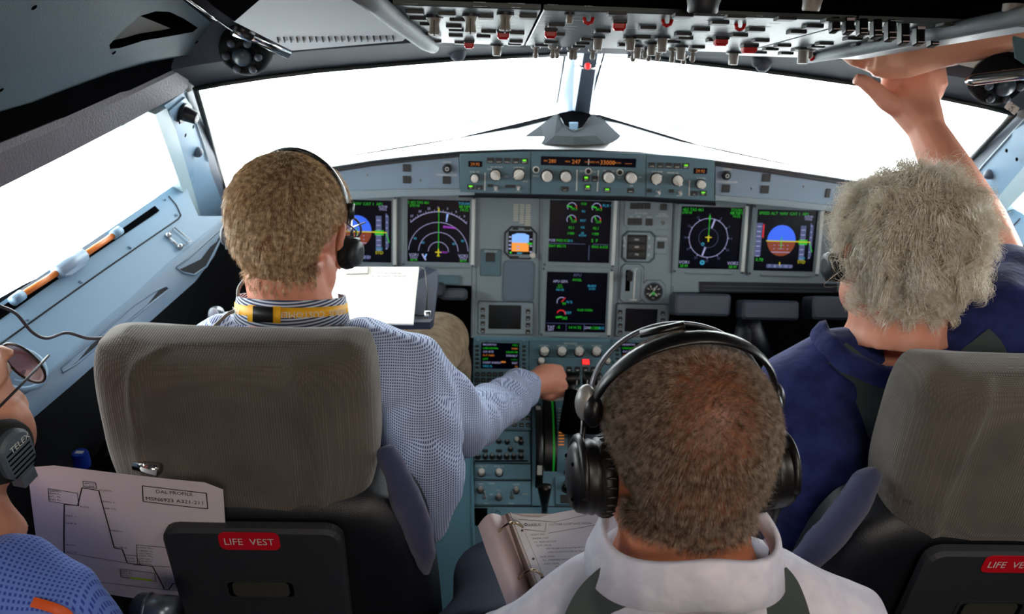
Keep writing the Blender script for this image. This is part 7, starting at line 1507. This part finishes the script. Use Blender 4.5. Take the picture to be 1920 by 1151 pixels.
# ---------------------------------------------------------------- person cut by the left edge
SK4 = skin('skin_tan_edge', (196, 132, 104), (220, 160, 134)); H4_ = Head(P(-150, 800, .80), 12, -6, 0, 1.02); nb4 = H4_.c+Vector((.02, -.04, -.135))
p4 = person('person cut off by the left picture edge in sunglasses and blue checked shirt', (-.75, .5, .5))
s4 = P(90, 1135, .80); pel4 = Vector((-.72, .42, .45)); ch4 = Vector((-.72, .48, .85))
body4 = soft('body', H4_.shapes(nb4, .062, jowl=.004)+[bl(P(10, 808, .84), (.028, .03, .042)), tb([(nb4, .07), (ch4, .12), (pel4, .13)], 18), tb([(nb4+Vector((0, 0, -.05)), .05), (s4+Vector((-.02, 0, -.06)), .045)], 14), tb([(nb4+Vector((0, 0, -.05)), .05), (nb4+Vector((-.16, 0, -.1)), .045)], 14)], SK4, p4, .0045, 5)
eyes(H4_, p4)
def mk4(q): x, y, z = q[:, 0], q[:, 1], q[:, 2]; return ((z > np.where(y < -.01, -.06, .05+np.clip(y, 0, 1)*.5)) & (y < .07)).astype(float)
scalp(body4, H4_, mk4, mat('scalp_sandy', (128, 88, 62))); hair('hair', body4, H4_, mk4, 5000, .012, .0003, HM1, cmb1, 3, lift=.4, parent=p4, seed=13)
CH4 = cloth('shirt_blue_gingham', (104, 134, 214), (52, 72, 168), .0046, True, True, .5, .2, 'Y', 'X')
shirt4 = soft('shirt', [tb([(nb4+Vector((0, 0, -.03)), .07), (ch4, .145), (pel4+Vector((0, 0, .04)), .15)], 20), tb([(nb4+Vector((.0, 0, -.04)), .055), (P(30, 1100, .80), .052), (P(105, 1135, .80), .046), (P(150, 1200, .82), .042), (P(190, 1330, .86), .04)], 18), tb([(nb4+Vector((.0, 0, -.04)), .055), (nb4+Vector((-.16, 0, -.1)), .055)], 18)], CH4, p4, .006, 6, (.004, (40, 40, 30), 5))
belt('lanyard_strap', surf(shirt4, ((60, 1128), (95, 1138), (122, 1150), (140, 1170)), .003), .009, m=mat('lanyard_orange', (226, 92, 30), .5), label='short piece of orange lanyard on the blue checked shoulder at the lower left')['category'] = 'lanyard'
t = thing('sunglasses', 'dark framed sunglasses with reddish lenses at the left picture edge', 'sunglasses', H4_.p(0, .1, .02)); LENS = mat('lens_rose', (120, 44, 40), .1, coat=.6, alpha=.72)
for k in (-1, 1):
    mb = MB(); pts = [H4_.p(k*.037+.030*math.cos(a), .112-.016*abs(.037+.030*math.cos(a)*k)/.065, .008+.024*math.sin(a)) for a in np.linspace(0, 6.283, 25)[:-1]]; mb.tube(pts, .0016, 6, closed=True); wobj('lens_rim', mb, DARK, t)
    mb = MB(); mb.add(pts, [tuple(range(24))]); wobj('lens', mb, LENS, t)
    mb = MB(); mb.tube([H4_.p(k*.082, -.01, .022), H4_.p(k*.079, .05, .024), H4_.p(k*.068, .106, .020)], (.003, .0014), 8); wobj('temple', mb, DARK, t)
t = thing('headset', 'grey and black headset ear cup at the left picture edge', 'headset', H4_.p(0, 0, .13))
mb = MB(); mb.tube(arc_band(H4_, .090, .104, .012, .005, .040, 8, 172), (.010, .003), 8, flat=H4_.R @ Vector((0, 1, 0))); wobj('headband', mb, BLACK, t)
for k in (-1, 1):
    F = Frame(H4_.p(k*.086, -.004, -.012), H4_.R @ Vector((0, 1, 0)), H4_.R @ Vector((0, 0, k)))
    inst('ear_pad', None, lambda m: m.lathe(0, 0, [(.024, -.006), (.031, -.003), (.033, .006), (.030, .014), (.022, .016)], 28, 0), PADM, F, parent=t)
    def shell(m):
        m.prism(rr(0, 0, .040, .052, .018, 6), .014, .024, 0, .003)
        for i in range(6): m.bar(0, -.018+i*.0055, .030, .0022, .0243, 1)
        m.box(0, -.030, .010, .018, .014, .016, 0, .002)
    es = inst('ear_shell', None, shell, [mat('shell_slate', (78, 90, 100), .45), MATTB], F, parent=t)
    inst('lettering', None, lambda m: (m.text('TELEX', .004, .012, .0065, 0, 0)), WHITEP, F, parent=es, w=.0247)
